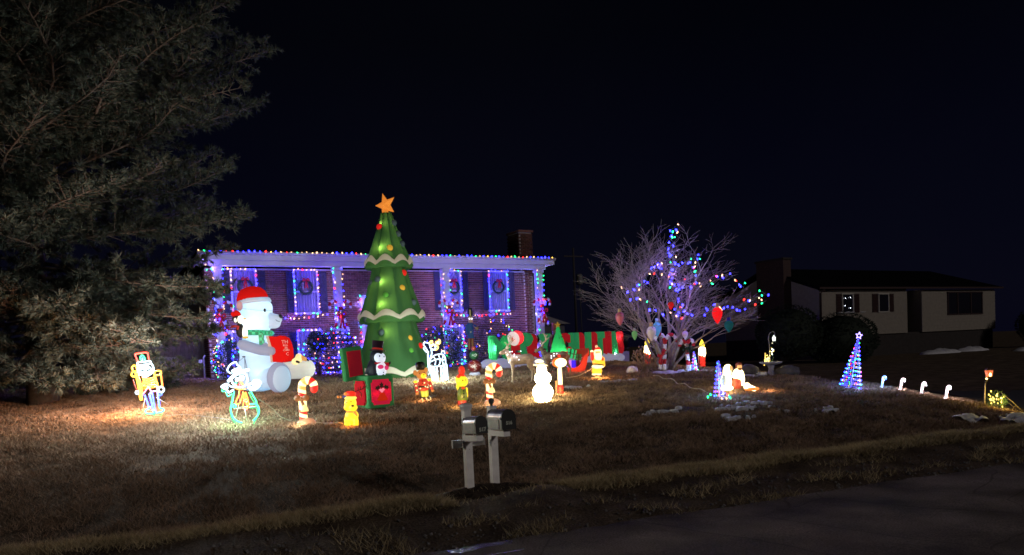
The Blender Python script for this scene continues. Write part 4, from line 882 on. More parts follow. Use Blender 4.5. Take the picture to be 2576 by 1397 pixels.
# cub behind the book
b = MB(); b.ell(BT(770, 915, .1), (48 * bu, 60 * bu, 62 * bu)); b.ell(BT(735, 960, .0), (50 * bu, 50 * bu, 45 * bu)); b.build('cub_body', shell('cub_cream', (.85, .75, .5), .5, .5, (1, .8, .4)), bear, remesh=.03, smooth=5)
b = MB(); b.cap(BT(790, 905, .1), BT(850, 930, .1), 32 * bu, 24 * bu); b.build('cub_muzzle', shell('cub_tan', (.6, .35, .14), .35, .4, (.7, .36, .1)), bear)
b = MB(); b.cap(BT(862, 930, .1), BT(885, 938, .1), 15 * bu, 13 * bu); b.cap(BT(768, 958, -.12), BT(792, 965, -.12), 15 * bu, 14 * bu); b.build('cub_paws', black_m, bear)
# seams and guy ropes
b = MB(); b.tube([BT(190, 905, -.56), BT(190, 905, -.75)], .02, 5)
for q in ((70, 1035), (240, 1180), (330, 1320), (290, 1310)): b.tube([BT(192, 905, -.6), BT(q[0], q[1], -.9)], .007, 4)
b.build('guy_rope', mat('rope_grey', (.1, .1, .12), .8), bear)
add_lamp(bear, BT(215, 520, -.22), 1.2, (.85, .95, 1), .06); add_lamp(bear, BT(345, 1100, -.47), .9, (.9, .97, 1), .04); add_lamp(bear, BT(280, 780, .1), 1.5, (.8, .92, 1), .08); add_lamp(bear, BT(280, 330, .1), .8, (.8, .92, 1), .08)
# ================================================================== inflatable tree
IT = TR((1350, 740, .3579), (990, 945), 27.0); iu = 27.0 / 1860
tree = thing('inflatable_christmas_tree', 'towering green inflatable tree in three tiers with gold star', 'inflatable', on(8.93, 25.9), -YAW)
GT = shell('tree_green_fabric', (.06, .16, .06), .07, .62, (.045, .17, .055), .7, 3)
WT = shell('tree_trim_fabric', (.62, .58, .48), .24, .55, (.62, .5, .36), .5, 6)
def zP(y): return (945 - y) * iu
def hw(w): return w * iu * 1.02
NL = 8
def tier(y0, w0, y1, w1, extra):
    b = MB(); pr = []
    for k in range(9):
        t = k / 8; pr.append((hw(w0 + (w1 - w0) * (t ** 1.15)), zP(y0 + (y1 - y0) * t)))
    pr.append((hw(w1 * .93), zP(y1 + 7))); pr.append((hw(w1 * .6), zP(y1 + 3)))
    n_ = 60; b.lathe(list(reversed(pr)), n_, lobes=NL, amp=.10)
    b.build('tier', GT, tree)
    b = MB(); vs = []; fs = []                          # white scalloped trim
    for k in range(n_):
        a = 2 * math.pi * k / n_; lob = abs(math.cos(a * NL / 2)); q = 1 + .10 * (lob - .6)
        top = zP(y1 - 25 + 17 * (1 - lob)); bot = zP(y1 - 13 + 15 * (1 - lob)) - .05 * lob
        for (z, off) in ((top, 1.035), ((top + bot) / 2, 1.075), (bot, 1.06)):
            t = min(1., max(0., ((945 - z / iu) - y0) / (y1 - y0))); r = hw(w0 + (w1 - w0) * (t ** 1.15)) * q * off; vs.append((r * math.cos(a), r * math.sin(a), z))
    for k in range(n_):
        j = (k + 1) % n_
        for e_ in range(2): fs.append((k * 3 + e_, j * 3 + e_, j * 3 + e_ + 1, k * 3 + e_ + 1))
    b.add(vs, fs, 0, True); b.build('trim', WT, tree)
    b = MB()
    for k in range(NL):
        a = (k + .5) * 2 * math.pi / NL; b.tube([(r * .985 * math.cos(a) * .95, r * .985 * math.sin(a) * .95, z) for r, z in pr[:9]], .014, 4)
    b.build('seam', mat('seam_dark', (.006, .02, .01), .9), tree)
tier(536, 13, 668, 58, 0); tier(662, 38, 803, 79, 0); tier(797, 55, 942, 94, 0)
b = MB(); sp_ = []
for k in range(10):
    a = math.radians(90 + 36 * k); r = (31 if k % 2 == 0 else 14) * iu; sp_.append((r * math.cos(a), r * math.sin(a)))
c_ = Vector((0, 0, zP(516))); Rst = rotm(0, -14, -24); vs = [c_ + Rst @ Vector((x, 0, z)) for x, z in sp_] + [c_ + Rst @ Vector((0, -.2, 0)), c_ + Rst @ Vector((0, .2, 0))]
b.add(vs, [(10, k, (k + 1) % 10) for k in range(10)] + [(11, (k + 1) % 10, k) for k in range(10)]); b.tube([(0, 0, zP(545)), (0, 0, zP(528))], .09, 8)
b.build('star', shell('star_gold_fabric', (.62, .26, .05), .42, .5, (.95, .36, .05), .4, 9), tree)
orn = [((955, 572), 'r'), ((1009, 562), 'k'), ((984, 628), 'o'), ((1011, 615), 'k'), ((1015, 688), 'r'), ((955, 703), 'k'), ((938, 710), 'k'), ((1014, 727), 'o'), ((978, 745), 'g'), ((1040, 762), 'k'), ((968, 834), 'k'), ((1033, 851), 'o'), ((1060, 870), 'r'), ((1037, 882), 'g'), ((930, 800), 'k'), ((1003, 590), 'k')]
om = dict(r=shell('ornament_red', (.6, .02, .015), .5, .4), o=shell('ornament_gold', (.6, .34, .04), .45, .4), g=shell('ornament_green', (.1, .35, .05), .25, .4), k=shell('ornament_grey', (.1, .14, .15), .06, .4))
def treeR(y):
    for y0, w0, y1, w1 in ((536, 13, 668, 58), (662, 38, 803, 79), (797, 55, 942, 94)):
        if y <= y1: return hw(w0 + (w1 - w0) * max(0, (y - y0) / (y1 - y0)) ** 1.15)
    return hw(94)
for (px, py), c in orn:
    x = ((px - 990) + (945 - py) * lean_at(990)) * iu; r = treeR(py) * .98; x = max(-r * .97, min(r * .97, x)); y = -math.sqrt(max(.02, r * r - x * x))
    b = MB(); b.ell((x, y, zP(py)), (.115, .09, .115), 12, 8); b.build('ornament', om[c], tree)
for yy, p in ((567, .5), (628, .9), (712, .9), (768, 1.1), (836, 1.0)): add_lamp(tree, (-.14, -math.sqrt(max(.01, (treeR(yy) * .95) ** 2 - .02)) + .075, zP(yy)), p * 1.9, (1, .82, .25), .03)
for yy, p in ((640, .8), (740, 1.2), (870, 1.3)): add_lamp(tree, (0, 0, zP(yy)), p, (1, .9, .5), .06)
for k in range(4):
    a = (k + .5) * math.pi / 2; b = MB(); b.tube([(1.1 * math.cos(a), 1.1 * math.sin(a), zP(800)), (2.4 * math.cos(a), 2.4 * math.sin(a), -.05)], .006, 4); b.build('guy_rope', mat('rope_grey2', (.1, .1, .12), .8), tree)
# ================================================================== MERRY CHRISTMAS inflatable sign
sg = thing('inflatable_letter_sign', 'long inflatable sign spelling MERRY CHRISTMAS in red and green letters', 'inflatable', on(13.0, 26.8), 0.)
LG = shell('letter_green', (.03, .28, .10), .26, .6, (.05, .4, .15), .3, 6); LR = shell('letter_red', (.42, .012, .02), .3, .6, (.5, .02, .03), .3, 6); SB = shell('sign_base_white', (.62, .63, .72), .2, .5, (.5, .5, .75), .4, 3)
Lz, LH = .32, 1.02
b = MB(); b.tube([(-.15, 0, .16), (.1, 0, .18), (3.2, 0, .17), (6.75, 0, .17), (6.95, 0, .16)], [.1, .22, .235, .22, .1], 14); b.build('base', SB, sg)
xs = 0.28
for i, (ch, c, wd) in enumerate([('M', 'G', .95), ('E', 'R', .42), ('R', 'G', .42), ('R', 'R', .56), ('Y', 'G', .52), (None, None, .42), ('C', 'R', .55), ('H', 'G', .42), ('R', 'R', .42), ('I', 'G', .22), ('S', 'R', .34), ('T', 'G', .36), ('M', 'R', .38), ('A', 'G', .34), ('S', 'R', .32)]):
    if ch:
        me = text_mesh(ch, 1.15, .09, .045, .035, 4, 2); v_ = np.array([p.co for p in me.vertices]); x0, x1 = v_[:, 0].min(), v_[:, 0].max(); z0, z1 = v_[:, 2].min(), v_[:, 2].max()
        me.transform(Matrix.Diagonal((wd * .98 / (x1 - x0), 1, LH / (z1 - z0), 1)) @ Matrix.Translation((-(x0 + x1) / 2, 0, -z0)))
        me.materials.append(LG if c == 'G' else LR); o = link('letter', me, sg); o.location = (xs + wd / 2, -.03 * (i % 2), Lz); me.polygons.foreach_set('use_smooth', [True] * len(me.polygons))
        o['label'] = 'green inflatable letter ' + ch if c == 'G' else 'red inflatable letter ' + ch
    else:
        b = MB(); b.lathe([(.42, 0), (.36, .35), (.22, .85), (.09, 1.2), (.1, 1.25), (.05, 1.4), (.001, 1.42)], 20, (xs + wd / 2, -.35, Lz - .12)); b.build('small_tree', shell('sign_tree_green', (.04, .45, .14), .35, .6, (.03, .5, .13), .3, 5), sg)
        b = MB()
        for (x, z) in ((.02, .6), (.03, .25), (-.05, .9), (.08, .95)): b.ell((xs + wd / 2 + x, -.35 - .39 + z * .26, Lz - .1 + z), .035, 8, 5)
        b.build('small_tree_dots', mat('dot_dark', (.01, .05, .03), .6), sg); add_lamp(sg, (xs + wd / 2, -.45, Lz + .15), 1.6, (.6, 1, .7), .04)
        b = MB(); q = []
        for k in range(10):
            a = math.radians(90 + 36 * k); r = .13 if k % 2 == 0 else .055; q.append((xs + wd / 2 + r * math.cos(a), Lz + 1.36 + r * math.sin(a)))
        b.prism(q, -.38, -.3); b.build('small_tree_star', shell('small_star', (.5, .3, .04), .25, .3), sg)
    xs += wd * 1.0
add_lamp(sg, (.5, -.02, Lz + .5), 4, (.75, 1, .8), .05); add_lamp(sg, (.98, -.05, Lz + .62), 3, (.75, 1, .8), .05); add_lamp(sg, (6.7, -.06, Lz + .75), 1.0, (1, .8, .7), .04); add_lamp(sg, (6.4, -.1, Lz + .08), 1.2, (.9, 1, .9), .04)
# two little figures standing against it
b = MB(); b.ell((1.42, -.3, 1.2), (.3, .22, .3)); b.build('ornament_cap_figure', shell('ball_red', (.55, .02, .03), .3, .6, (.7, .05, .05), .3), sg)
b = MB(); b.lathe([(.27, -.06), (.3, 0), (.27, .06)], 18, (1.22, -.36, 1.18), rotm(0, 80, 20)); b.build('ornament_white_band', shell('band_white', (.8, .8, .75), .4, .5), sg); add_lamp(sg, (1.4, -.3, 1.25), 1.5, (1, .8, .75), .04)
b = MB(); b.lathe([(.3, -.02), (.27, .12), (.16, .27), (.05, .32)], 16, (1.82, -.3, 1.12), rotm(0, 70, 0)); b.build('elf_cap', LG, sg)
b = MB(); b.box((3.5, -.42, .82), (.26, .16, .5)); b.box((3.68, -.44, .62), (.5, .18, .16)); b.build('santa_leg', shell('santa_red', (.6, .03, .02), .3, .5), sg, remesh=.03, smooth=8)
b = MB(); b.box((3.66, -.46, .82), (.13, .16, .16)); b.build('santa_boot', black_m, sg)
# ================================================================== penguin popping out of a gift box
XT = TR((1360, 1340, .2147), (950, 1026), 18.3); xu = XT.u
gb = thing('penguin_gift_box', 'green and red inflatable gift box with a top hat penguin popping out', 'inflatable', on(5.62, 17.95), .2)
GB = shell('box_green', (.06, .26, .10), .075, .5, (.07, .3, .12), .4, 5); RB = shell('box_red', (.5, .02, .03), .13, .5, (.6, .02, .05), .35, 5); RF = shell('box_front_red', (.62, .03, .08), .28, .65, (.75, .02, .08), .3, 5)
bw, bd, bh = .62, .62, .75
b = MB(); b.box((0, 0, bh / 2), (bw, bd, bh)); 
for sx_ in (-1, 1):
    for sy_ in (-1, 1): b.cap((sx_ * bw / 2, sy_ * bd / 2, .05), (sx_ * bw / 2, sy_ * bd / 2, bh), .07, .07, 10)
for z in (.05, bh):
    b.cap((-bw / 2, -bd / 2, z), (bw / 2, -bd / 2, z), .06, .06, 10); b.cap((-bw / 2, bd / 2, z), (bw / 2, bd / 2, z), .06, .06, 10); b.cap((-bw / 2, -bd / 2, z), (-bw / 2, bd / 2, z), .06, .06, 10); b.cap((bw / 2, -bd / 2, z), (bw / 2, bd / 2, z), .06, .06, 10)
b.build('box_frame', GB, gb, remesh=.03, smooth=6)
def notch(w, h): return [(-w + .06, -h), (w - .06, -h), (w - .05, -h + .06), (w, -h + .08), (w, h - .08), (w - .05, h - .06), (w - .06, h), (-w + .06, h), (-w + .05, h - .06), (-w, h - .08), (-w, -h + .08), (-w + .05, -h + .06)]
b = MB(); b.prism(notch(.27, .31), -bd / 2 - .085, -bd / 2 - .03, c=(0, 0, bh / 2 + .01)); b.build('front_panel', RF, gb)
b = MB(); b.prism(notch(.25, .3), -.03, .03, R=rotm(0, 0, 90), c=(-bw / 2 - .06, 0, bh / 2)); b.build('side_panel', RB, gb)
b = MB(); b.prism([(-.15, -.12), (-.1, -.15), (.1, -.15), (.15, -.12), (.04, .07), (-.04, .07)], -bd / 2 - .1, -bd / 2 - .08, c=(.01, 0, bh / 2 - .06)); b.build('bell', shell('bell_red', (.55, .03, .01), .3, .5, (.7, .04, .01)), gb)
hl = mat('holly_dark', (.03, .012, .01), .7); b = MB()
for cx_, a in ((-.11, 20), (.0, 90), (.13, -20)):
    q = [];
    for k in range(12):
        t = k * math.pi / 6; r = (.09 if k % 2 == 0 else .05); x, z = r * math.cos(t), .7 * r * math.sin(t); ca, sa = math.cos(math.radians(a)), math.sin(math.radians(a)); q.append((cx_ + x * ca - z * sa, .12 + (.05 if a == 90 else 0) + x * sa + z * ca))
    b.prism(q, -bd / 2 - .105, -bd / 2 - .087, c=(0, 0, bh / 2))
b.build('holly_leaf', hl, gb)
b = MB()
for x, z in ((-.03, .06), (.04, .07), (.0, .03)): b.ell((x, -bd / 2 - .1, bh / 2 + z), .035)
b.build('holly_berry', shell('berry', (.8, .3, .4), .5, .5), gb)
add_lamp(gb, (-.16, -bd / 2 - .0, bh / 2 - .03), .9, (1, .85, .95), .03); add_lamp(gb, (.17, -bd / 2 - .0, bh / 2 + .02), .7, (1, .85, .95), .03)
Rl = rotm(0, -9, 0)
b = MB(); lc = Vector((-.42, .25, 1.12)); b.prism([(-.34, -.42), (.34, -.42), (.36, .40), (-.34, .42)], -.07, .07, R=rotm(0, -6, 18), c=lc); b.build('lid_frame', GB, gb, remesh=.03, smooth=5)
b = MB(); b.prism([(-.22, -.32), (.24, -.32), (.25, .3), (-.22, .32)], -.09, -.05, R=rotm(0, -6, 18), c=lc); b.build('lid_panel', RB, gb)
PG = Vector((.12, -.05, .8)); pen = []
b = MB(); b.ell(PG + Vector((-.06, .06, .12)), (.2, .2, .3)); b.ell(PG + Vector((.02, .04, .46)), (.19, .18, .18)); b.cap(PG + Vector((.2, -.05, .18)), PG + Vector((.32, -.08, .3)), .05, .03); b.cap(PG + Vector((-.2, .05, .2)), PG + Vector((-.3, .1, .05)), .07, .03); b.build('penguin_body', mat('penguin_black', (.015, .016, .03), .6), gb, remesh=.02, smooth=6)
pw = shell('penguin_white2', (.8, .86, .95), .55, .6, (.75, .85, 1))
b = MB(); b.ell(PG + Vector((.03, -.1, .14)), (.155, .13, .2)); b.ell(PG + Vector((-.03, -.1, .43)), (.11, .08, .12)); b.ell(PG + Vector((.1, -.09, .42)), (.08, .08, .12)); b.build('penguin_face_and_belly', pw, gb, remesh=.018, smooth=4)
b = MB(); b.ell(PG + Vector((-.03, -.18, .47)), (.018, .012, .025)); b.ell(PG + Vector((.1, -.17, .45)), (.014, .012, .022)); b.ell(PG + Vector((.03, -.225, .06)), .016); b.ell(PG + Vector((.03, -.21, .0)), .02); b.build('penguin_eyes_and_buttons', black_m, gb)
b = MB(); b.ell(PG + Vector((.02, -.02, .29)), (.17, .16, .05)); b.box(PG + Vector((.2, -.1, .25)), (.12, .05, .1)); b.build('penguin_scarf', RB, gb, remesh=.015, smooth=4)
b = MB(); b.ell(PG + Vector((-.04, -.22, .2)), (.085, .04, .055)); b.ell(PG + Vector((.13, -.2, .17)), (.07, .04, .06)); b.build('penguin_bow', shell('bow_pink', (.7, .05, .2), .3, .5), gb)
b = MB(); b.lathe([(.2, 0), (.2, .02), (.13, .025), (.145, .25), (.001, .262)], 18, PG + Vector((.03, .03, .6)), rotm(0, 8, 0)); b.build('top_hat', mat('hat_plum', (.03, .012, .025), .6), gb)
b = MB(); b.lathe([(.135, .028), (.138, .07), (.13, .072)], 18, PG + Vector((.03, .03, .6)), rotm(0, 8, 0)); b.build('hat_ribbon', shell('ribbon_red', (.5, .04, .03), .25, .4), gb)
add_lamp(gb, PG + Vector((.03, -.06, .2)), .35, (.9, .95, 1), .03)
# ================================================================== stacked ornament inflatable
ot = thing('stacked_ornaments', 'stack of a dark red, a green and a small red ball on white base', 'ornament stack', on(11.31, 24.07), -YAW); 
b = MB(); b.lathe([(.17, 0), (.2, .03), (.19, .09), (.15, .11)], 18); b.build('base', SB, ot)
b = MB(); b.ell((0, 0, .33), (.26, .26, .24), 20, 12); b.build('ornament', mat('ball_maroon', (.14, .012, .012), .35, spec=.5), ot)
b = MB(); b.ell((0, 0, .73), .17, 18, 10); b.build('ornament', mat('ball_green', (.015, .07, .03), .3, spec=.6), ot)
b = MB(); b.ell((0, 0, .97), .09, 14, 8); b.build('ornament', mat('ball_red', (.25, .03, .015), .3, spec=.6), ot)
b = MB(); rg = random.Random(1)
for k in range(60):
    a = rg.uniform(0, 6.28); r = abs(rg.gauss(0, .09)); x, z = r * math.cos(a), r * .8 * math.sin(a); y = -math.sqrt(max(0, 1 - (x / .26) ** 2 - (z / .24) ** 2)) * .262; b.box((x, y, .33 + z), (.016, .006, .016))
b.build('silver_pattern', mat('silver_print', (.7, .6, .55), .5), ot)
b = MB(); b.tube(spline([(.02, -.172, .74), (.06, -.165, .78), (.1, -.14, .74), (.06, -.165, .69), (.0, -.175, .7)], 4), .008, 4); b.build('swirl_pattern', mat('silver_print2', (.6, .65, .6), .5), ot)
add_lamp(ot, (-.04, -.12, .73), .05, (.2, 1, .2), .02)
# ================================================================== rope light sculptures (flat wire frames with neon rope)
NE = dict(r=glow('neon_red', (1, .06, .04), 2.2, (.08, .08, .08)), o=glow('neon_orange', (1, .2, .015), 2.4, (.08, .08, .08)), y=glow('neon_yellow', (1, .45, .03), 2.2, (.08, .08, .08)), w=glow('neon_white', (.55, .85, 1), 1.5, (.08, .08, .08)), b=glow('neon_blue', (.02, .07, 1), 5, (.08, .08, .08)), c=glow('neon_cyan', (.03, 1, .33), 1.7, (.08, .08, .08)), g=glow('neon_green', (.02, .9, .2), .7, (.08, .08, .08)), p=glow('neon_pink', (1, .2, .4), 1.6, (.08, .08, .08)), d=glow('neon_dim_green', (.01, .5, .12), .35, (.08, .08, .08)), e=glow('neon_dim_red', (1, .05, .02), .3, (.08, .08, .08)))
wire_w = mat('white_wire_frame', (.6, .6, .6), .4)
def neon(t, T, name, col, runs, r=.014, closed=False, y=0., k=4):
    for P in runs: b = MB(); b.tube(spline(T.pts(P, y), k, closed), r * .95, 6, closed=closed); b.build(name, NE[col], t)
def circ(x, y, r, n=12, ry=None): return [(x + r * math.cos(i * 6.2832 / n), y + (ry or r) * math.sin(i * 6.2832 / n)) for i in range(n)]
NT_ = TR((500, 1380, .20045), (385, 1048), 17.58)
t = thing('rope_light_nutcracker', 'neon rope light nutcracker soldier with tall hat beside the pine', 'light sculpture', on(.68, 19.51), -YAW + .05)
neon(t, NT_, 'hat_outline', 'r', [[(218, 240), (190, 160), (166, 85), (270, 58), (390, 50), (412, 110), (435, 225)]], .018)
neon(t, NT_, 'hat_emblem', 'c', [[(272, 195), (264, 130), (305, 102), (345, 150), (352, 190), (330, 196), (308, 145), (290, 190)]], .016)
neon(t, NT_, 'hat_brim', 'w', [[(205, 262), (225, 240), (320, 232), (440, 212), (468, 240), (440, 262), (330, 285), (220, 300), (203, 265)], [(255, 300), (340, 285), (430, 262)]], .018)
neon(t, NT_, 'face', 'w', [[(225, 310), (215, 380), (240, 450), (300, 490), (400, 490), (480, 450), (515, 380), (500, 300), (465, 255)], [(255, 345), (300, 320), (335, 350), (300, 370), (258, 348)], [(365, 335), (405, 310), (440, 340), (405, 362), (368, 338)], [(345, 300), (352, 390), (375, 395)], [(240, 400), (300, 430), (350, 415), (400, 430), (465, 395)], [(290, 440), (310, 500), (400, 505), (440, 440)]], .02)
neon(t, NT_, 'beard', 'w', [[(300, 455), (320, 530), (350, 460), (370, 530), (400, 460)], [(250, 380), (275, 470), (330, 505)], [(420, 470), (470, 430), (490, 350)]], .02)
neon(t, NT_, 'epaulet', 'y', [[(100, 350), (135, 305), (180, 320), (200, 390), (170, 430), (120, 400), (100, 350)], [(90, 500), (110, 440), (160, 420), (200, 470), (150, 520), (95, 505)]], .018)
neon(t, NT_, 'epaulet', 'y', [[(530, 440), (560, 405), (640, 400), (660, 450), (620, 480), (540, 480), (530, 440)]], .018)
neon(t, NT_, 'sword', 'y', [[(165, 430), (200, 600), (240, 800), (260, 955), (290, 970), (298, 940), (270, 800), (240, 620), (205, 440)]], .018)
neon(t, NT_, 'sleeve', 'o', [[(215, 480), (255, 600), (290, 740), (310, 880)], [(190, 480), (215, 620), (250, 760)]], .02)
neon(t, NT_, 'sleeve', 'o', [[(655, 450), (668, 560), (690, 715)], [(548, 480), (575, 600), (608, 715)]], .018)
neon(t, NT_, 'jacket', 'y', [[(305, 520), (330, 600), (305, 690), (440, 690), (585, 665), (560, 580), (520, 500)], [(320, 560), (420, 560), (520, 540)], [(330, 600), (420, 605), (530, 585)], [(325, 640), (430, 645), (550, 625)]], .02)
neon(t, NT_, 'belt', 'o', [[(310, 720), (400, 718), (550, 690)], [(320, 760), (440, 745), (560, 715)]], .012)
neon(t, NT_, 'coat_hem', 'p', [[(300, 880), (340, 830), (400, 740), (420, 710), (440, 740), (480, 800), (600, 780), (570, 690)]], .016)
neon(t, NT_, 'hand', 'w', [circ(662, 765, 52)], .022, True); neon(t, NT_, 'hand', 'w', [circ(205, 832, 30)], .016, True); neon(t, NT_, 'cuff', 'b', [circ(642, 842, 34)], .014, True)
neon(t, NT_, 'trousers', 'b', [[(345, 880), (390, 990), (430, 1120)], [(600, 810), (615, 960), (632, 1100)]], .018)
neon(t, NT_, 'trousers', 'b', [[(440, 840), (480, 1000), (510, 1190)], [(490, 820), (520, 1000), (548, 1200)]], .017)
neon(t, NT_, 'boots', 'c', [[(435, 1110), (440, 1140), (380, 1160), (358, 1200), (400, 1238), (520, 1235), (515, 1185)], [(632, 1100), (645, 1132), (700, 1140), (712, 1175), (660, 1208), (560, 1222), (545, 1190)]], .018)
neon(t, NT_, 'rear_boots', 'g', [[(355, 1250), (338, 1290), (370, 1312), (480, 1300), (495, 1255)], [(520, 1235), (525, 1280), (640, 1275), (668, 1235)]], .013, y=.06)
neon(t, NT_, 'rear_sleeve', 'e', [[(100, 580), (130, 690), (170, 780)], [(640, 500), (660, 600), (668, 700)]], .016, y=.07)
neon(t, NT_, 'rear_legs', 'b', [[(400, 860), (440, 1000), (460, 1100)], [(560, 840), (590, 980), (600, 1090)]], .010, y=.07)
b = MB()
for P in ([(350, 920), (310, 1110), (278, 1235, .25)], [(305, 1125, .12), (500, 1100)], [(560, 920), (690, 1080, .3)], [(430, 700), (470, 1000)], [(560, 700), (600, 1100)]): b.tube(NT_.pts(P, .03), .006, 4)
b.build('stand', wire_w, t)
for p, w_, c_ in (((-.1, .45, 1.15), 46, (1, .92, .85)), ((-.55, .25, .7), 36, (1, .36, .12)), ((.55, -.6, .7), 22, (1, .5, .2)), ((.05, -1.1, 1.3), 32, (1, .7, .55)), ((-.45, -.55, .45), 12, (1, .45, .15)), ((.15, -.4, .1), 2, (.2, 1, .5))): add_lamp(t, p, w_, c_, .08)  # unseen lamps added round the frame light pine and lawn for the rope
ST = TR((860, 1400, .2076), (612, 1070), 16.2)
t = thing('rope_light_snowman', 'neon rope light snowman with tilted top hat and green outline', 'light sculpture', on(2.35, 17.04), -YAW)
neon(t, ST, 'hat', 'w', [[(245, 340), (205, 325), (172, 280), (225, 180), (330, 128), (355, 180), (400, 210), (440, 280)], [(175, 490), (225, 430), (290, 370), (420, 300), (560, 258), (570, 285), (440, 325), (310, 400), (205, 495), (180, 492)]], .016)
neon(t, ST, 'hat_band', 'w', [[(262, 305), (330, 268), (392, 250)], [(270, 320), (335, 285), (400, 265)]], .03)
neon(t, ST, 'face', 'w', [circ(405, 455, 148, 16)], .018, True); neon(t, ST, 'eye', 'w', [circ(355, 455, 22, 8)], .022, True); neon(t, ST, 'eye', 'w', [circ(445, 425, 30, 8)], .028, True); neon(t, ST, 'cheek', 'c', [circ(330, 525, 18, 8)], .009, True)
neon(t, ST, 'carrot_nose', 'o', [[(400, 470), (470, 560), (430, 500)]], .02); neon(t, ST, 'mouth', 'r', [[(325, 545), (370, 580), (430, 585), (490, 565)], [(385, 540), (420, 530), (425, 560)]], .014)
neon(t, ST, 'mitten', 'w', [[(320, 600), (240, 592), (165, 545), (85, 575), (62, 605), (130, 635), (180, 675), (200, 705), (290, 650)], [(90, 590), (150, 585), (180, 630)]], .02)
neon(t, ST, 'mitten', 'w', [[(540, 560), (640, 520), (690, 462), (790, 492), (755, 590), (650, 650), (560, 600)], [(650, 560), (700, 500), (750, 520), (700, 590)], [(600, 600), (700, 620)]], .023)
neon(t, ST, 'rear_mitten', 'c', [[(48, 655), (60, 690), (120, 692), (150, 770), (180, 780), (240, 730)]], .011, y=.06)
neon(t, ST, 'scarf', 'o', [[(310, 615), (400, 645), (520, 628)], [(400, 650), (385, 760), (328, 890), (390, 920), (435, 830), (470, 690)], [(468, 680), (480, 860), (472, 965), (555, 990), (570, 890), (545, 780), (515, 690)], [(500, 700), (520, 860), (545, 950)]], .014)
neon(t, ST, 'coat', 'c', [[(300, 680), (272, 850), (240, 960)], [(590, 640), (660, 760), (722, 870), (690, 908), (590, 918)]], .015)
neon(t, ST, 'lower_body', 'c', [[(240, 960), (238, 1060), (275, 1165), (350, 1240), (450, 1272)], [(715, 905), (765, 1000), (752, 1120), (660, 1232)]], .02)
neon(t, ST, 'button', 'c', [circ(305, 958, 30, 9)], .016, True); neon(t, ST, 'coat_lining', 'g', [[(560, 700), (620, 820), (690, 930), (690, 980), (580, 990)], [(255, 740), (225, 900), (220, 960)]], .014, y=.06)
neon(t, ST, 'rear_rim', 'g', [[(215, 1040), (220, 1170), (290, 1280), (400, 1342)], [(700, 990), (720, 1120), (640, 1300)]], .014, y=.08); neon(t, ST, 'rear_scarf', 'e', [[(390, 700), (380, 850), (400, 900)], [(440, 1010), (500, 1045), (545, 1010)]], .014, y=.07)
b = MB()
for P in ([(380, 920), (318, 1180)], [(480, 960), (530, 1245)], [(495, 960), (525, 1240)], [(360, 990), (540, 960), (720, 958)], [(280, 1020), (700, 960)]): b.tube(ST.pts(P, .03), .006, 4)
b.build('stand', mat('stand_wire', (.6, .6, .5), .4), t)
for p, w_, c_ in (((0, -1.0, 1.3), 42, (.85, .95, 1)), ((-.55, .25, .8), 20, (.85, 1, .95)), ((.0, -.5, .25), 7, (.4, 1, .5)), ((.0, .3, .5), 8, (.5, 1, .7))): add_lamp(t, p, w_, c_, .08)  # added lamps before and behind the frame carry the snowman rope's light
WT_ = TR((1600, 1280, .2648), (1105, 962), 24.5)
t = thing('rope_light_reindeer', 'glowing white wire reindeer with yellow antlers before the inflatable tree', 'light sculpture', on(9.39, 22.78), -YAW)
neon(t, WT_, 'neck', 'w', [[(365, 380), (372, 440), (345, 520)], [(322, 400), (315, 500), (325, 640), (355, 720)], [(345, 520), (320, 640)]], .02)
neon(t, WT_, 'left_antler', 'w', [[(320, 440), (300, 380), (255, 310), (262, 272), (330, 285), (345, 325)], [(300, 420), (262, 380), (250, 350)]], .018)
neon(t, WT_, 'right_antler', 'y', [[(385, 330), (345, 300), (352, 258), (380, 250), (385, 300), (430, 315), (435, 265), (465, 258), (470, 300), (498, 270), (490, 235), (470, 228)], [(440, 310), (470, 340), (440, 380), (400, 375)]], .02)
neon(t, WT_, 'head', 'w', [[(345, 330), (400, 300), (428, 335), (415, 375), (370, 370), (345, 335)]], .022)
neon(t, WT_, 'body', 'w', [[(340, 540), (400, 470), (480, 445), (550, 460), (575, 520), (565, 600), (450, 625), (350, 625), (335, 560)], [(520, 440), (520, 405), (555, 400), (566, 440)], [(400, 480), (430, 540), (420, 610)], [(470, 450), (500, 540), (480, 610)], [(540, 470), (530, 540), (545, 600)], [(350, 560), (450, 520), (560, 530)]], .015)
neon(t, WT_, 'leg', 'w', [[(345, 630), (365, 740), (385, 870)], [(390, 630), (400, 740), (400, 870)]], .02); neon(t, WT_, 'leg', 'w', [[(400, 640), (425, 740), (440, 880)], [(445, 630), (455, 740), (470, 880)]], .02)
neon(t, WT_, 'leg', 'w', [[(505, 620), (515, 740), (525, 870)], [(545, 610), (548, 740), (550, 870)]], .02); neon(t, WT_, 'leg', 'w', [[(560, 600), (575, 740), (590, 870)], [(592, 590), (605, 740), (615, 862)]], .02)
neon(t, WT_, 'leg_bracing', 'w', [[(320, 760), (400, 640), (470, 700)], [(350, 640), (420, 820)], [(510, 640), (590, 820)], [(590, 640), (520, 800)]], .009, k=1)
neon(t, WT_, 'feet', 'c', [[(400, 870), (410, 905), (430, 915), (440, 880), (462, 915), (470, 880)], [(525, 870), (540, 905), (555, 870), (580, 900), (595, 870)]], .009)
for p, w_, c_ in (((0, -.6, .35), 22, (.6, 1, .6)), ((.1, -1.0, 1.1), 64, (.9, 1, .95)), ((.1, .5, .6), 14, (.8, 1, .95))): add_lamp(t, p, w_, c_, .08)  # added lamps around the deer outline spread the rope's glow over the lawn
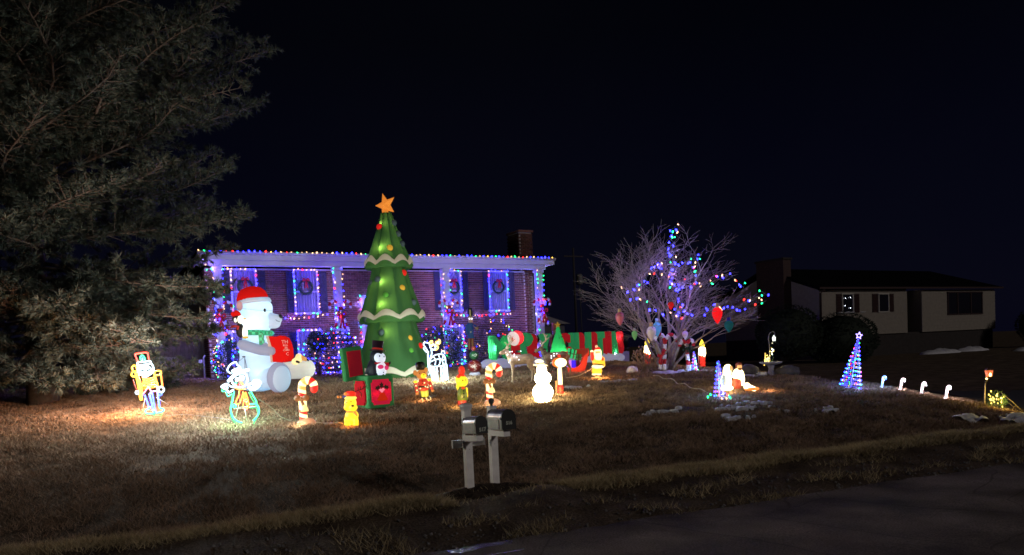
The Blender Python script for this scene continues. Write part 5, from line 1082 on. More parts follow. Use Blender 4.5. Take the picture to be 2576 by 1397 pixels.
# ================================================================== lit blow-mould figures
def gm_(name, col, st, base=None): return glow(name, col, st / 2.5 if st <= 2.4 else st * .62, base or tuple(min(1, c * .8 + .02) for c in col))
YG = gm_('lit_yellow', (1, .6, .02), 1.5); WG = gm_('lit_warm_white', (1, .72, .3), 2.4); RG = gm_('lit_red', (1, .035, .012), .85); RD = gm_('lit_dark_red', (.8, .02, .01), .42); OG = gm_('lit_orange', (1, .28, .04), .9); BW = gm_('lit_brown', (.5, .16, .04), .45); KG = mat('black_paint', (.012, .012, .012), .4); GG = gm_('lit_olive_green', (.16, .22, .02), .55); SK = gm_('lit_skin', (1, .5, .16), .9); TG = gm_('lit_tan_base', (.9, .42, .22), .5)
SNOWG = gm_('lit_snowman', (1, .84, .42), 22)
def cane(u, v, label, rz):
    t = thing('lit_candy_cane', label, 'candy cane', on(u, v), rz, 'lit plastic candy canes with bows'); P = [(0, 0, .1)] + [(0, 0, .1 + .06 * k) for k in range(1, 13)]
    for k in range(1, 15):
        a = math.pi - k * math.radians(200) / 14; P.append((.135 + .135 * math.cos(a), 0, .82 + .15 * math.sin(a)))
    P = [Vector(p) for p in P]; cols = ['r', 'w', 'r', 'w', 'w', 'w', 'w', 'r', 'w', 'o', 'w', 'o', 'w', 'r', 'w', 'r']; seg = [0.]
    for a, b_ in zip(P, P[1:]): seg.append(seg[-1] + (b_ - a).length)
    tot = seg[-1]; n_ = len(cols); cm = dict(r=gm_('cane_red', (1, .03, .02), .95), w=WG, o=gm_('cane_amber', (1, .5, .12), 1.1)); parts = {}
    def pt(s_):
        for i in range(len(P) - 1):
            if s_ <= seg[i + 1]: return P[i].lerp(P[i + 1], (s_ - seg[i]) / max(1e-6, seg[i + 1] - seg[i]))
        return P[-1]
    for i, c in enumerate(cols):
        b = MB(); s0, s1 = tot * i / n_, tot * (i + 1) / n_; b.tube([pt(s0 + (s1 - s0) * j / 5) for j in range(6)], .083, 14, caps=(i in (0, n_ - 1)))
        q = [v_ for v_ in b.v]; ax = .05                                     # slanted bands
        b.v = [(x, y, z + (-.35 * x if z < .8 and abs(x) < .09 else 0)) for x, y, z in q]
        b.build('stripe', cm[c], t)
    add_lamp(t, (0, -.35, .12), 1.8, (1, .75, .45), .05)  # added lamp in front throws the cane's glow on the lawn
    b = MB(); b.ell(P[-1], .082, 12, 8); b.build('cane_end', cm['r'], t)
    b = MB(); b.ell((.06, 0, .04), (.21, .17, .12), 16, 8); b.build('snow_base', TG, t)
    b = MB(); b.ell((-.08, -.09, .6), (.08, .05, .075)); b.ell((.1, -.09, .6), (.08, .05, .075)); b.ell((.01, -.1, .59), (.035, .04, .04)); b.cap((.0, -.09, .55), (.05, -.09, .42), .03, .035); b.build('bow', BW, t, remesh=.012, smooth=3)
    b = MB(); b.lathe([(.085, 0), (.08, .04), (.055, .1), (.03, .14), (.001, .15)], 14, (.06, -.09, .31)); b.build('bell', gm_('lit_bell', (1, .7, .25), 1.3), t)
    return t
cane(3.5, 16.3, 'lit candy cane with bow and bell between snowman outline and yellow figure', -YAW); cane(8.22, 16.68, 'lit candy cane with bow right of the caroler, behind the letter boxes', -YAW)
# yellow sitting figure
PT = TR((1100, 1300, .3006), (885, 1070), 16.03); pu = PT.u
t = thing('lit_yellow_puppy', 'glowing yellow sitting puppy in santa hat and red scarf', 'figure', on(4.4, 15.76), -YAW)
add_lamp(t, (.02, -.3, .09), 2.2, (1, .35, .05), .05)  # orange lamp added before the puppy for its pool on the grass
def EP(b, T, X, Y, rx, ry, rz, y=0., R=None): b.ell(T(X, Y, y), (rx * T.u, ry * T.u, rz * T.u), 18, 12, R); return b
b = MB(); EP(b, PT, 945, 1140, 88, 80, 105); EP(b, PT, 930, 955, 80, 78, 88); EP(b, PT, 975, 1010, 55, 60, 45, -.06); EP(b, PT, 880, 1015, 38, 45, 40); EP(b, PT, 890, 1180, 35, 60, 60, -.05); EP(b, PT, 1010, 1190, 35, 60, 55, -.06); EP(b, PT, 900, 1228, 45, 60, 20, -.08); EP(b, PT, 1010, 1230, 40, 60, 20, -.08); EP(b, PT, 1015, 1110, 28, 40, 50, -.06); b.build('body', YG, t, remesh=.014, smooth=5)
b = MB(); EP(b, PT, 978, 985, 20, 14, 14, -.15); EP(b, PT, 900, 940, 7, 5, 9, -.13); EP(b, PT, 955, 930, 7, 5, 9, -.135); b.tube(PT.pts([(975, 1000, -.15), (972, 1030, -.16), (965, 1045, -.15)]), .004, 4); b.build('nose_and_eyes', KG, t)
b = MB(); EP(b, PT, 932, 890, 80, 80, 30); b.build('hat_fur', gm_('lit_fur', (1, .7, .12), 1.2), t)
b = MB(); EP(b, PT, 940, 840, 66, 62, 45); EP(b, PT, 900, 830, 40, 40, 32); b.build('santa_hat', RG, t, remesh=.012, smooth=3); b = MB(); EP(b, PT, 872, 835, 22, 22, 22, -.05); b.build('pompom', OG, t)
b = MB(); EP(b, PT, 945, 1068, 75, 72, 20); b.cap(PT(1000, 1075, -.12), PT(1025, 1105, -.12), .035, .025); b.build('scarf', OG, t, remesh=.01, smooth=3)
# dark reindeer stake with bulbs behind it
t = thing('antler_stake', 'dark metal antlers hung with small bulbs behind the yellow puppy', 'yard stake', on(4.75, 16.5), -YAW); AT = TR((1100, 1300, .3006), (895, 1062), 16.6); b = MB()
for P in ([(925, 860), (860, 858), (790, 875), (705, 885)], [(860, 858), (840, 830)], [(800, 873), (775, 845), (770, 815)], [(760, 880), (735, 855), (728, 835)], [(705, 885), (712, 905)], [(960, 850), (1000, 830), (1070, 805), (1115, 770), (1115, 745)], [(1010, 828), (1005, 790)], [(1040, 818), (1035, 775)], [(1075, 803), (1080, 765)], [(1020, 840), (1050, 870), (1050, 900)], [(940, 870), (940, 1190)]): b.tube(spline(AT.pts(P), 3), .009, 5)
b.ell(AT(942, 870), (.05, .04, .07)); b.build('antlers', mat('dark_iron', (.03, .02, .02), .5), t)
for X, Y, c in ((740, 920, 'o'), (775, 920, 'o'), (815, 915, 'b'), (840, 910, 'b'), (1020, 890, 'r'), (1050, 915, 'r')):
    b = MB(); b.lathe([(.001, -.032), (.018, -.015), (.02, .005), (.01, .03)], 8, AT(X, Y)); b.build('bulb', dict(o=OG, r=RD, b=gm_('dim_blue', (.1, .1, .6), .4))[c], t)
# teddy soldier
TT = TR((1600, 1280, .2648), (1068, 1007), 19.6)
t = thing('lit_teddy_soldier', 'glowing teddy bear soldier in red jacket and tall black hat', 'figure', on(7.12, 18.37), -YAW)
add_lamp(t, (0, -.35, .1), 2.6, (1, .5, .2), .05)  # lamp added before the soldier's feet, unseen, to tint the ground
TB = gm_('lit_teddy_tan', (.85, .3, .06), .62); JR = gm_('lit_jacket_red', (.8, .05, .02), .55)
b = MB(); EP(b, TT, 228, 735, 82, 75, 75); EP(b, TT, 255, 755, 50, 60, 45, -.08); EP(b, TT, 128, 710, 30, 25, 42); EP(b, TT, 290, 665, 28, 25, 38); b.build('head', TB, t, remesh=.014, smooth=4)
b = MB(); EP(b, TT, 262, 752, 40, 40, 36, -.14); b.build('muzzle', YG, t); b = MB(); EP(b, TT, 272, 735, 12, 10, 8, -.22); EP(b, TT, 205, 715, 8, 8, 9, -.14); EP(b, TT, 272, 705, 8, 8, 9, -.13); b.build('nose_and_eyes', KG, t)
b = MB(); b.lathe([(.105, 0), (.115, .06), (.125, .15), (.1, .2), (.05, .22)], 18, TT(207, 668)); b.build('bearskin_hat', KG, t)
b = MB(); EP(b, TT, 245, 860, 78, 60, 85); EP(b, TT, 258, 945, 78, 62, 40); b.build('jacket', JR, t, remesh=.014, smooth=3)
b = MB(); b.lathe([(.135, -.02), (.14, 0), (.135, .02)], 18, TT(250, 915), sy=.8); EP(b, TT, 245, 830, 8, 6, 8, -.11); EP(b, TT, 248, 868, 8, 6, 8, -.11); b.build('belt_and_buttons', KG, t)
b = MB(); b.cap(TT(140, 880), TT(155, 990), .045, .04); b.build('arm', JR, t); b = MB(); b.cap(TT(345, 850), TT(380, 950), .045, .04); b.build('arm', JR, t)
b = MB(); EP(b, TT, 135, 845, 32, 30, 20); EP(b, TT, 338, 808, 30, 30, 18); b.build('epaulets', YG, t); b = MB(); EP(b, TT, 160, 1015, 28, 26, 22); EP(b, TT, 388, 975, 22, 24, 20); b.build('paws', TB, t)
b = MB(); b.cap(TT(240, 985), TT(250, 1050), .06, .055); b.cap(TT(295, 985), TT(300, 1050), .06, .055); b.build('trousers', gm_('lit_lime', (.6, .6, .05), .8), t, remesh=.014, smooth=3)
b = MB(); EP(b, TT, 260, 1092, 40, 55, 30); EP(b, TT, 330, 1085, 42, 55, 30); b.build('boots', KG, t); b = MB(); rg = random.Random(5)
for k in range(8): b.ell(TT(rg.uniform(235, 375), rg.uniform(1075, 1115), -.1), .014, 6, 4)
for X, Y in ((180, 830), (275, 855), (290, 910), (215, 940), (320, 920), (150, 900), (240, 780), (290, 780), (165, 965), (365, 900)): b.ell(TT(X, Y, -.115), .018, 6, 4)
b.build('boot_lights', WG, t)
# caroler
KT = TR((1600, 1280, .2648), (1163, 1024), 18.5)
t = thing('lit_caroler', 'glowing caroler figure with round yellow face, red hat and green coat', 'figure', on(7.53, 16.88), -YAW)
add_lamp(t, (0, -.35, .1), 3, (1, .6, .2), .05)  # added lamp before the caroler casts its glow on the grass
b = MB(); EP(b, KT, 838, 850, 82, 75, 82); EP(b, KT, 775, 830, 42, 60, 75, .02); EP(b, KT, 880, 860, 38, 40, 40, -.05); b.build('head', YG, t, remesh=.014, smooth=4)
b = MB(); EP(b, KT, 825, 690, 50, 48, 70); EP(b, KT, 780, 775, 30, 50, 30, -.04); EP(b, KT, 850, 765, 35, 55, 14, -.02); b.build('hat', RG, t, remesh=.012, smooth=3)
b = MB(); EP(b, KT, 846, 832, 10, 8, 11, -.125); EP(b, KT, 890, 826, 8, 8, 10, -.125); b.build('eyes', KG, t)
b = MB(); b.lathe([(.125, -.16), (.128, 0), (.11, .12), (.07, .19)], 16, KT(835, 1035), sy=.85); b.build('coat', GG, t); b = MB(); b.cap(KT(765, 920), KT(790, 1000), .045, .03); b.cap(KT(895, 960), KT(905, 1070), .035, .025); b.build('sleeves', YG, t)
b = MB(); b.lathe([(.115, -.02), (.11, .07), (.105, .13)], 16, KT(832, 1190), sy=.9); b.build('red_base', RD, t); b = MB(); EP(b, KT, 850, 945, 26, 20, 16, -.11); b.build('neck_bow', RG, t)
b = MB()
for Y in (985, 1030, 1080): EP(b, KT, 862, Y, 11, 8, 17, -.11)
b.build('buttons', KG, t)
# snowman
MT = TR((2000, 1350, .1718), (1365, 1012), 18.95)
t = thing('lit_snowman', 'blazing white plastic snowman with flat hat on the open lawn', 'figure', on(9.55, 16.34), -YAW)
b = MB(); EP(b, MT, 795, 1130, 235, 215, 215); EP(b, MT, 795, 810, 188, 175, 165); EP(b, MT, 765, 620, 115, 110, 110); EP(b, MT, 795, 1300, 190, 180, 70); b.build('body', SNOWG, t, remesh=.016, smooth=4)
b = MB(); b.lathe([(125 * MT.u, -.01), (170 * MT.u, .005), (150 * MT.u, .03), (95 * MT.u, .035), (92 * MT.u, .06)], 20, MT(740, 525), rotm(0, 5, 0)); b.build('hat_brim', gm_('lit_brim', (1, .8, .38), 2.2), t)
b = MB(); EP(b, MT, 715, 428, 100, 90, 44, 0, rotm(0, 5, 0)); b.build('hat_crown', gm_('lit_crown', (1, .85, .45), 2.4), t); b = MB(); b.lathe([(90 * MT.u, 0), (92 * MT.u, .035)], 18, MT(735, 488)); b.build('hat_band', gm_('lit_brown_band', (.5, .28, .05), .5), t)
b = MB(); EP(b, MT, 915, 1112, 9, 6, 11, -.2); EP(b, MT, 668, 590, 10, 8, 12, -.09); b.build('buttons', mat('faded_grey', (.2, .2, .2), .6), t)
b = MB(); EP(b, MT, 830, 895, 28, 14, 22, -.19); EP(b, MT, 925, 880, 22, 14, 26, -.13); EP(b, MT, 895, 820, 18, 12, 16, -.14); b.build('mittens', gm_('lit_pale_yellow', (1, .85, .22), 1.5), t)
# lamp post figure
LT = TR((2000, 1350, .1718), (1408, 992), 20.4)
t = thing('lit_lamp_figure', 'lit toy lamp post with oval orange head and red drum base', 'figure', on(10.69, 17.34), -YAW)
add_lamp(t, (0, -.4, .12), 3.5, (1, .6, .25), .05)  # unseen lamp added in front makes this figure's ground pool
b = MB(); b.lathe([(105 * LT.u, 0), (110 * LT.u, .02), (80 * LT.u, .055)], 20, LT(1200, 1215)); b.build('green_base', mat('base_green', (.08, .2, .14), .5), t)
b = MB(); b.lathe([(85 * LT.u, 0), (78 * LT.u, .05), (72 * LT.u, .08), (74 * LT.u, .1), (78 * LT.u, .16), (70 * LT.u, .2), (50 * LT.u, .23)], 18, LT(1198, 1160)); b.build('red_drum', RG, t); b = MB(); b.lathe([(77 * LT.u, 0), (80 * LT.u, .012), (77 * LT.u, .024)], 18, LT(1198, 1092)); b.build('drum_band', GG, t)
b = MB(); b.lathe([(52 * LT.u, 0), (52 * LT.u, .2), (46 * LT.u, .42), (38 * LT.u, .48)], 16, LT(1195, 955)); b.build('pillar', gm_('lit_pillar', (1, .78, .36), 2.4), t)
b = MB(); EP(b, LT, 1150, 452, 150, 90, 115); b.build('head_shell', gm_('lit_orange_shell', (1, .2, .03), .75), t); b = MB(); EP(b, LT, 1200, 455, 132, 40, 100, -.1); b.build('lens', gm_('lit_lens', (1, .74, .3), 3.2), t)
b = MB(); b.box(LT(1195, 320), (.3, .16, .06), R=rotm(0, 3, 0)); b.box(LT(1190, 285), (.36, .2, .015), R=rotm(0, 3, 0)); b.build('dark_cap', mat('cap_maroon', (.06, .01, .015), .5), t); b = MB(); EP(b, LT, 1162, 300, 36, 34, 34, -.1); b.build('red_knob', RG, t)
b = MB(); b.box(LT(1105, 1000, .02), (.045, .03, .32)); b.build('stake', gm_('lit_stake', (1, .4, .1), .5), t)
# santa
AT_ = TR((2150, 1280, .1718), (1503, 953), 24.4)
t = thing('lit_santa', 'glowing plastic santa waving one red arm beside the sleigh', 'figure', on(13.92, 20.17), -YAW)
add_lamp(t, (0, -.4, .12), 5, (1, .45, .12), .05)  # added orange lamp before santa stands in for his glow on the lawn
SY = gm_('lit_santa_suit', (1, .42, .02), 1.6)
b = MB(); EP(b, AT_, 1185, 860, 130, 105, 150); EP(b, AT_, 1100, 1060, 62, 70, 75); EP(b, AT_, 1210, 1060, 70, 70, 75); b.cap(AT_(1070, 790), AT_(1045, 660), .07, .06); b.cap(AT_(1290, 780), AT_(1310, 930), .07, .06); b.build('suit', SY, t, remesh=.016, smooth=4)
b = MB(); b.cap(AT_(1062, 780, -.03), AT_(1045, 650, -.03), .068, .055); EP(b, AT_, 1275, 790, 40, 50, 50, -.05); b.build('sleeve', RG, t); b = MB(); EP(b, AT_, 1045, 615, 36, 36, 30, -.02); b.build('mitten', WG, t)
b = MB(); EP(b, AT_, 1175, 640, 80, 75, 80); b.build('face', SK, t); b = MB(); EP(b, AT_, 1185, 745, 88, 60, 100, -.08); EP(b, AT_, 1240, 650, 26, 50, 80, -.02); EP(b, AT_, 1112, 660, 22, 50, 60, -.02); EP(b, AT_, 1175, 592, 75, 70, 26, -.03); b.build('beard_and_fur', WG, t, remesh=.014, smooth=4)
b = MB(); EP(b, AT_, 1175, 570, 68, 62, 60); b.build('santa_hat', RG, t); b = MB(); EP(b, AT_, 1150, 505, 34, 34, 34, -.02); b.build('pompom', gm_('lit_pom', (1, .55, .3), .9), t)
b = MB(); EP(b, AT_, 1185, 955, 145, 120, 55); b.build('fur_hem', WG, t); b = MB(); b.lathe([(.185, -.022), (.19, 0), (.185, .022)], 20, AT_(1190, 912), rotm(0, 9, 0), sy=.85); b.box(AT_(1285, 930, -.1), (.06, .04, .05)); b.build('belt', KG, t)
b = MB(); EP(b, AT_, 1105, 1135, 62, 65, 22); EP(b, AT_, 1205, 1135, 62, 65, 22); b.build('cuffs', WG, t); b = MB(); EP(b, AT_, 1070, 1178, 46, 60, 22, -.05); EP(b, AT_, 1225, 1178, 42, 60, 22, -.05); b.build('boots', KG, t); b = MB(); EP(b, AT_, 1150, 1215, 120, 100, 30); b.build('snow_base', gm_('lit_santa_base', (1, .6, .2), .9), t)
# sleigh with presents
ST_ = TR((2150, 1280, .1718), (1450, 938), 26.6)
t = thing('lit_sleigh', 'red toy sleigh loaded with green and blue presents', 'sleigh', on(14.6, 22.4), -YAW)
add_lamp(t, (0, -.4, .4), 3, (1, .15, .06), .05)  # lamp outside the sleigh, in front, stands in for its red glow
SR = gm_('lit_sleigh_red', (1, .05, .012), .42)
side = [(440, 960), (465, 1040), (500, 1090), (800, 1075), (870, 1010), (905, 880), (930, 720), (955, 660), (940, 560), (925, 640), (860, 690), (800, 800), (770, 900), (700, 965), (600, 985), (500, 975)]
b = MB(); b.prism([(p.x, p.z) for p in ST_.pts(side)], -.04, .0); b.build('side', SR, t); b = MB(); b.prism([(p.x, p.z) for p in ST_.pts(side)], .5, .54); b.build('side', RD, t)
b = MB(); b.prism([(p.x, p.z) for p in ST_.pts([(500, 975), (500, 1090), (800, 1075), (870, 1010), (905, 880), (880, 860), (770, 900), (700, 965), (600, 985)])], 0, .5); b.build('floor', RD, t)
b = MB(); b.box(ST_(815, 640, .3), (.52, .03, .3), R=rotm(0, -3, -8)); b.build('back', gm_('sleigh_back', (.5, .02, .01), .16), t)
b = MB(); b.tube(spline(ST_.pts([(440, 1110), (520, 1130), (720, 1125), (850, 1095)]), 3), .014, 5); b.tube(spline(ST_.pts([(440, 1110), (520, 1130), (720, 1125), (850, 1095)], .5), 3), .014, 5); b.cap(ST_(540, 1100), ST_(520, 1170), .014, .012); b.build('runner', mat('runner_red', (.3, .02, .02), .4), t)
def pres(X, Y, w, h, c, rc, y, rot): 
    b = MB(); b.box(ST_(X, Y, y), (w * ST_.u, .2, h * ST_.u), R=rotm(0, rot, 10)); p = b.build('present', c, t); b = MB(); b.box(ST_(X, Y, y), (.05, .21, h * ST_.u * 1.02), R=rotm(0, rot, 10)); b.box(ST_(X, Y, y), (w * ST_.u * 1.02, .21, .03), R=rotm(0, rot, 10)); b.build('ribbon', rc, p)
GL = shell('present_green', (.03, .5, .2), .42, .5, (.03, .75, .25)); BL_ = shell('present_blue', (.04, .03, .6), .5, .5, (.05, .03, .9)); PL = shell('present_lilac', (.4, .25, .7), .4, .5, (.45, .25, .8)); RP_ = shell('present_red', (.6, .05, .05), .35, .5, (.8, .06, .06)); DG = mat('dark_ribbon', (.02, .06, .03), .5)
pres(590, 900, 110, 170, BL_, BL_, .15, 0); pres(500, 890, 85, 170, PL, PL, .1, 3); pres(520, 640, 85, 200, GL, DG, .18, 12); pres(600, 670, 100, 200, GL, DG, .12, 14); pres(395, 660, 130, 110, RP_, gm_('pale_ribbon', (1, .5, .4), .6), .25, 8); pres(720, 740, 130, 140, shell('present_dim_green', (.06, .3, .1), .14, .5), DG, .3, 4); pres(700, 880, 90, 140, shell('present_purple', (.1, .02, .2), .1, .5), DG, .3, 0)
# plastic reindeer
def deer(name, label, u, v, rz, kind, glow_pts, wr=False):
    t = thing(name, label, 'reindeer', on(u, v), rz, 'life-like plastic reindeer'); b = MB()
    b.cap((-.22, 0, .72), (.28, 0, .74), .17, .165); b.cap((.3, 0, .74), (.33, 0, .7), .17, .13); b.cap((-.27, 0, .76), (-.42, -.02, 1.02), .115, .075); b.cap((-.43, -.02, 1.03), (-.62, -.06, .93), .08, .045); b.ell((-.55, -.05, .97), (.1, .06, .07))
    for (x, y, kx, fx) in ((-.27, -.085, .02, .0), (-.2, .085, -.02, -.06)): b.tube([(x, y, .68), (x + kx, y, .38), (x + kx - .01, y, .32), (x + fx, y, .04), (x + fx - .03, y, 0)], [.075, .036, .034, .023, .034], 8)
    for (x, y, o) in ((.3, -.09, .0), (.36, .08, .06)): b.tube([(x, y, .72), (x - .02 + o, y, .5), (x + .09 + o, y, .33), (x + .05 + o, y, .05), (x + .02 + o, y, 0)], [.12, .07, .036, .023, .034], 8)
    b.cap((.44, 0, .78), (.5, 0, .68), .035, .02); body = b.build('body', kind, t, remesh=.02, smooth=4)
    b = MB()
    for s_ in (-1, 1): b.cap((-.4, s_ * .05, 1.08), (-.36, s_ * .15, 1.13), .02, .03); 
    b.build('ear', kind, t); b = MB()
    for s_ in (-1, 1):
        b.tube(spline([(-.43, s_ * .04, 1.08), (-.36, s_ * .12, 1.2), (-.26, s_ * .2, 1.3), (-.28, s_ * .2, 1.46), (-.33, s_ * .16, 1.52)], 4), .017, 5); b.tube([(-.37, s_ * .12, 1.19), (-.45, s_ * .12, 1.3)], .012, 4); b.tube([(-.26, s_ * .2, 1.3), (-.16, s_ * .22, 1.38)], .012, 4); b.tube([(-.27, s_ * .2, 1.4), (-.2, s_ * .2, 1.48)], .01, 4)
    b.build('antlers', mat('antler_bone', (.5, .4, .3), .6), t); b = MB(); b.ell((-.66, -.07, .92), (.025, .03, .022)); b.ell((-.5, -.095, 1.02), .013); b.build('nose_and_eye', KG, t)
    b = MB()
    for p in glow_pts: b.ell(p, .013, 7, 5)
    b.build('chest_lights', BM['W'], t)
    add_lamp(t, Vector(glow_pts[2]) + Vector((0, -.15, .05)), .35, (.6, .65, 1), .03)  # lamp off the chest stands in for the small bulbs' light
    if wr:
        b = MB(); rg = random.Random(4)
        for k in range(120):
            a = rg.uniform(0, 6.28); p = Vector((-.33 + rg.gauss(0, .03), .15 * math.cos(a), .86 + .15 * math.sin(a))); d = Vector((rg.gauss(0, 1), rg.gauss(0, 1), rg.gauss(0, 1))).normalized() * .06; q = d.orthogonal().normalized() * .012; b.add([p - q, p + q, p + d], [(0, 1, 2)])
        b.build('wreath_collar', needle_m, t)
    return t
fur = mat('deer_fur', (.55, .42, .3), .7, .3, 7, .2); fur2 = mat('deer_fur_dark', (.2, .13, .09), .7, .3, 7, .2)
gp = [(-.33 + .07 * i, -.16 - .01 * (i % 2), .72 + .09 * ((i * 7) % 4)) for i in range(6)] + [(-.4, -.1, .9), (-.32, -.13, .99), (-.45, -.08, .98), (-.2, -.18, .84), (-.36, -.15, .66)]
deer('plastic_reindeer', 'tan plastic reindeer with white lights on chest before the letter sign', 11.35, 20.75, -YAW + .15, fur, gp)
deer('plastic_reindeer', 'dark brown plastic reindeer half hidden behind the bright snowman', 12.75, 20.9, -YAW - .1, fur2, [(-.1 + .09 * (i % 4), -.175, .7 + .07 * (i % 3)) for i in range(7)], True)
# ================================================================== tall soldiers by the wall
JT = TR((1680, 1150, .2506), (1186, 922), 30.6)
t = thing('trumpet_soldier', 'tall toy soldier in blue coat blowing a trumpet by the wall', 'figure', on(12.95, 27.9), -YAW); ju = JT.u
b = MB(); b.lathe([(40 * ju, 0), (40 * ju, .3), (44 * ju, .38)], 14, JT(685, 365)); b.build('shako_hat', KG, t); b = MB(); b.box(JT(685, 300, -.11), (.06, .02, .25)); b.lathe([(41 * ju, 0), (42 * ju, .03)], 14, JT(685, 360)); b.build('hat_plume', mat('gold_paint', (.45, .35, .12), .4), t)
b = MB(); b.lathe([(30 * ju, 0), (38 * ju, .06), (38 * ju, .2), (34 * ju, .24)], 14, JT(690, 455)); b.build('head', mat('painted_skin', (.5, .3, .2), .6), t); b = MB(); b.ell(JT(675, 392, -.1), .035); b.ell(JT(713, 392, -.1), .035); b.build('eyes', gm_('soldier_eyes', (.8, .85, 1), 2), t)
b = MB(); b.lathe([(62 * ju, 0), (48 * ju, .2), (50 * ju, .45), (58 * ju, .58), (30 * ju, .66)], 16, JT(695, 700), sy=.7); b.cap(JT(632, 510), JT(640, 620, -.05), .08, .06); b.cap(JT(755, 510), JT(720, 500, -.25), .08, .06); b.build('blue_coat', mat('coat_blue', (.02, .08, .22), .6), t, remesh=.025, smooth=3)
b = MB(); b.tube([JT(715, 480, -.2), JT(765, 530, -.4)], .014, 6); b.lathe([(.015, 0), (.03, .06), (.085, .12)], 14, JT(765, 530, -.4), rotm(60, 0, 0) @ rotm(0, 135, 0)); b.build('trumpet', mat('trumpet_brass', (.5, .33, .12), .35, metal=.6), t)
b = MB(); b.ell(JT(698, 600, -.13), .035); b.build('belt_buckle', mat('button_gold', (.55, .5, .35), .4), t)
for dx in (-25, 25):
    b = MB(); b.cap(JT(695 + dx, 700), JT(695 + dx, 870), .07, .055); b.build('leg', mat('trouser_rust', (.25, .07, .04), .7), t); b = MB(); b.box(JT(695 + dx, 790, -.066), (.02, .02, .42)); b.build('trouser_stripe', mat('stripe_gold', (.4, .25, .06), .6), t); b = MB(); b.cap(JT(695 + dx, 890), JT(695 + dx, 1105), .065, .06); b.build('boot', KG, t)
OT = TR((2150, 1280, .1718), (1488, 905), 33.6)
t = thing('wooden_nutcracker', 'faded red wooden nutcracker standing behind the letter sign', 'figure', on(17.55, 28.9), -YAW); ou = OT.u; WR = mat('faded_red_paint', (.36, .1, .08), .7, .2, 6); WC = mat('faded_cream_paint', (.5, .36, .26), .7, .2, 6); WD = mat('dark_coat_paint', (.08, .04, .05), .7)
b = MB(); b.lathe([(48 * ou, 0), (50 * ou, .05), (44 * ou, .3), (48 * ou, .36)], 14, OT(1050, 85)); b.build('hat', WR, t); b = MB(); b.lathe([(44 * ou, 0), (48 * ou, .05), (46 * ou, .24)], 14, OT(1062, 190)); b.ell(OT(1085, 130, -.1), (.03, .03, .03)); b.build('head', WC, t); b = MB(); b.box(OT(1085, 160, -.1), (.12, .05, .03)); b.box(OT(1055, 100, -.1), (.03, .03, .02)); b.box(OT(1095, 100, -.1), (.03, .03, .02)); b.build('moustache_and_eyes', WD, t)
b = MB(); b.lathe([(60 * ou, 0), (68 * ou, .3), (55 * ou, .42)], 14, OT(1060, 420), sy=.7); b.build('coat', WD, t); b = MB(); b.cap(OT(978, 220), OT(985, 430), .075, .07); b.cap(OT(1140, 225), OT(1140, 430), .07, .065); b.build('arms', WR, t); b = MB(); b.ell(OT(978, 215), .09); b.ell(OT(1142, 220), .08); b.build('shoulders', WC, t)
b = MB(); b.cap(OT(1020, 430), OT(1020, 640), .1, .09); b.cap(OT(1105, 430), OT(1105, 640), .1, .09); b.box(OT(1062, 690), (.7, .4, .2)); b.build('legs_and_base', WR, t)
GT_ = TR((2150, 1280, .1718), (1437, 905), 33.)
t = thing('globe_ornament', 'black and silver striped globe with small deer on top of a pole', 'ornament', on(16.6, 28.9), -YAW); b = MB(); b.ell(GT_(575, 245), .2, 18, 12); b.build('globe', mat('globe_black', (.02, .02, .025), .25, spec=.7), t)
b = MB()
for k in range(5):
    a = k * 1.256; b.tube([GT_(575, 245) + Vector((.203 * math.sin(q) * math.cos(a), .203 * math.sin(q) * math.sin(a), -.203 * math.cos(q))) for q in [.35 + .2 * j for j in range(12)]], .022, 4)
b.build('silver_stripes', mat('silver_stripe', (.55, .52, .5), .3), t); b = MB(); b.cap(GT_(560, 165), GT_(590, 160), .03, .03); b.cap(GT_(585, 160), GT_(595, 110), .025, .02); b.tube(GT_.pts([(595, 105), (570, 80), (550, 75)]), .01, 4); b.tube(GT_.pts([(597, 105), (605, 75)]), .01, 4); b.build('deer', mat('silver_deer', (.45, .45, .6), .4), t); b = MB(); b.tube([GT_(575, 330), GT_(575, 640)], .018, 5); b.build('pole', wire_m, t)
# ================================================================== candles
CAT = TR((2450, 1280, .1718), (1768, 920), 28.4)
def candle(u, v, label):
    t = thing('lit_candle', label, 'candle', on(u, v), -YAW, 'tall lit plastic candles'); b = MB(); pr = []
    for k in range(25):
        z = .02 + .5 * k / 24; pr.append((.1 + .006 * math.sin(k * 1.3), z))
    b.lathe(pr, 18, lobes=0); b.build('wax_body', gm_('candle_red', (1, .03, .015), .8), t); b = MB()
    for q in range(4): b.tube([((.104) * math.cos(q * 1.57 + k * .35), (.104) * math.sin(q * 1.57 + k * .35), .04 + .45 * k / 14) for k in range(15)], .012, 4)
    b.build('twist', RD, t); b = MB(); b.lathe([(.1, .48), (.112, .54), (.125, .6), (.122, .7), (.1, .74), (.05, .76)], 18); 
    for q in range(6): a = q * 1.05; b.ell((.1 * math.cos(a), .1 * math.sin(a), .52 - .03 * (q % 3)), (.035, .035, .07), 8, 6)
    b.build('melted_wax', gm_('candle_wax', (1, .76, .36), 9), t); b = MB(); b.lathe([(.05, .74), (.1, .8), (.098, .88), (.05, .98), (.015, 1.05), (.001, 1.06)], 16); b.build('flame', gm_('candle_flame', (1, .72, .05), 1.5), t); b = MB(); b.tube([(-.14, .03, 0), (-.14, .03, .55)], .012, 5); b.build('stake', mat('stake_pale', (.6, .45, .45), .6), t); add_lamp(t, (0, -.35, .6), 3, (1, .55, .2), .05)  # added lamp before the candle carries its glow outward
candle(19.0, 23.9, 'lit red candle half hidden by the bare tree'); candle(19.83, 21.63, 'lit red candle standing free right of the bare tree')
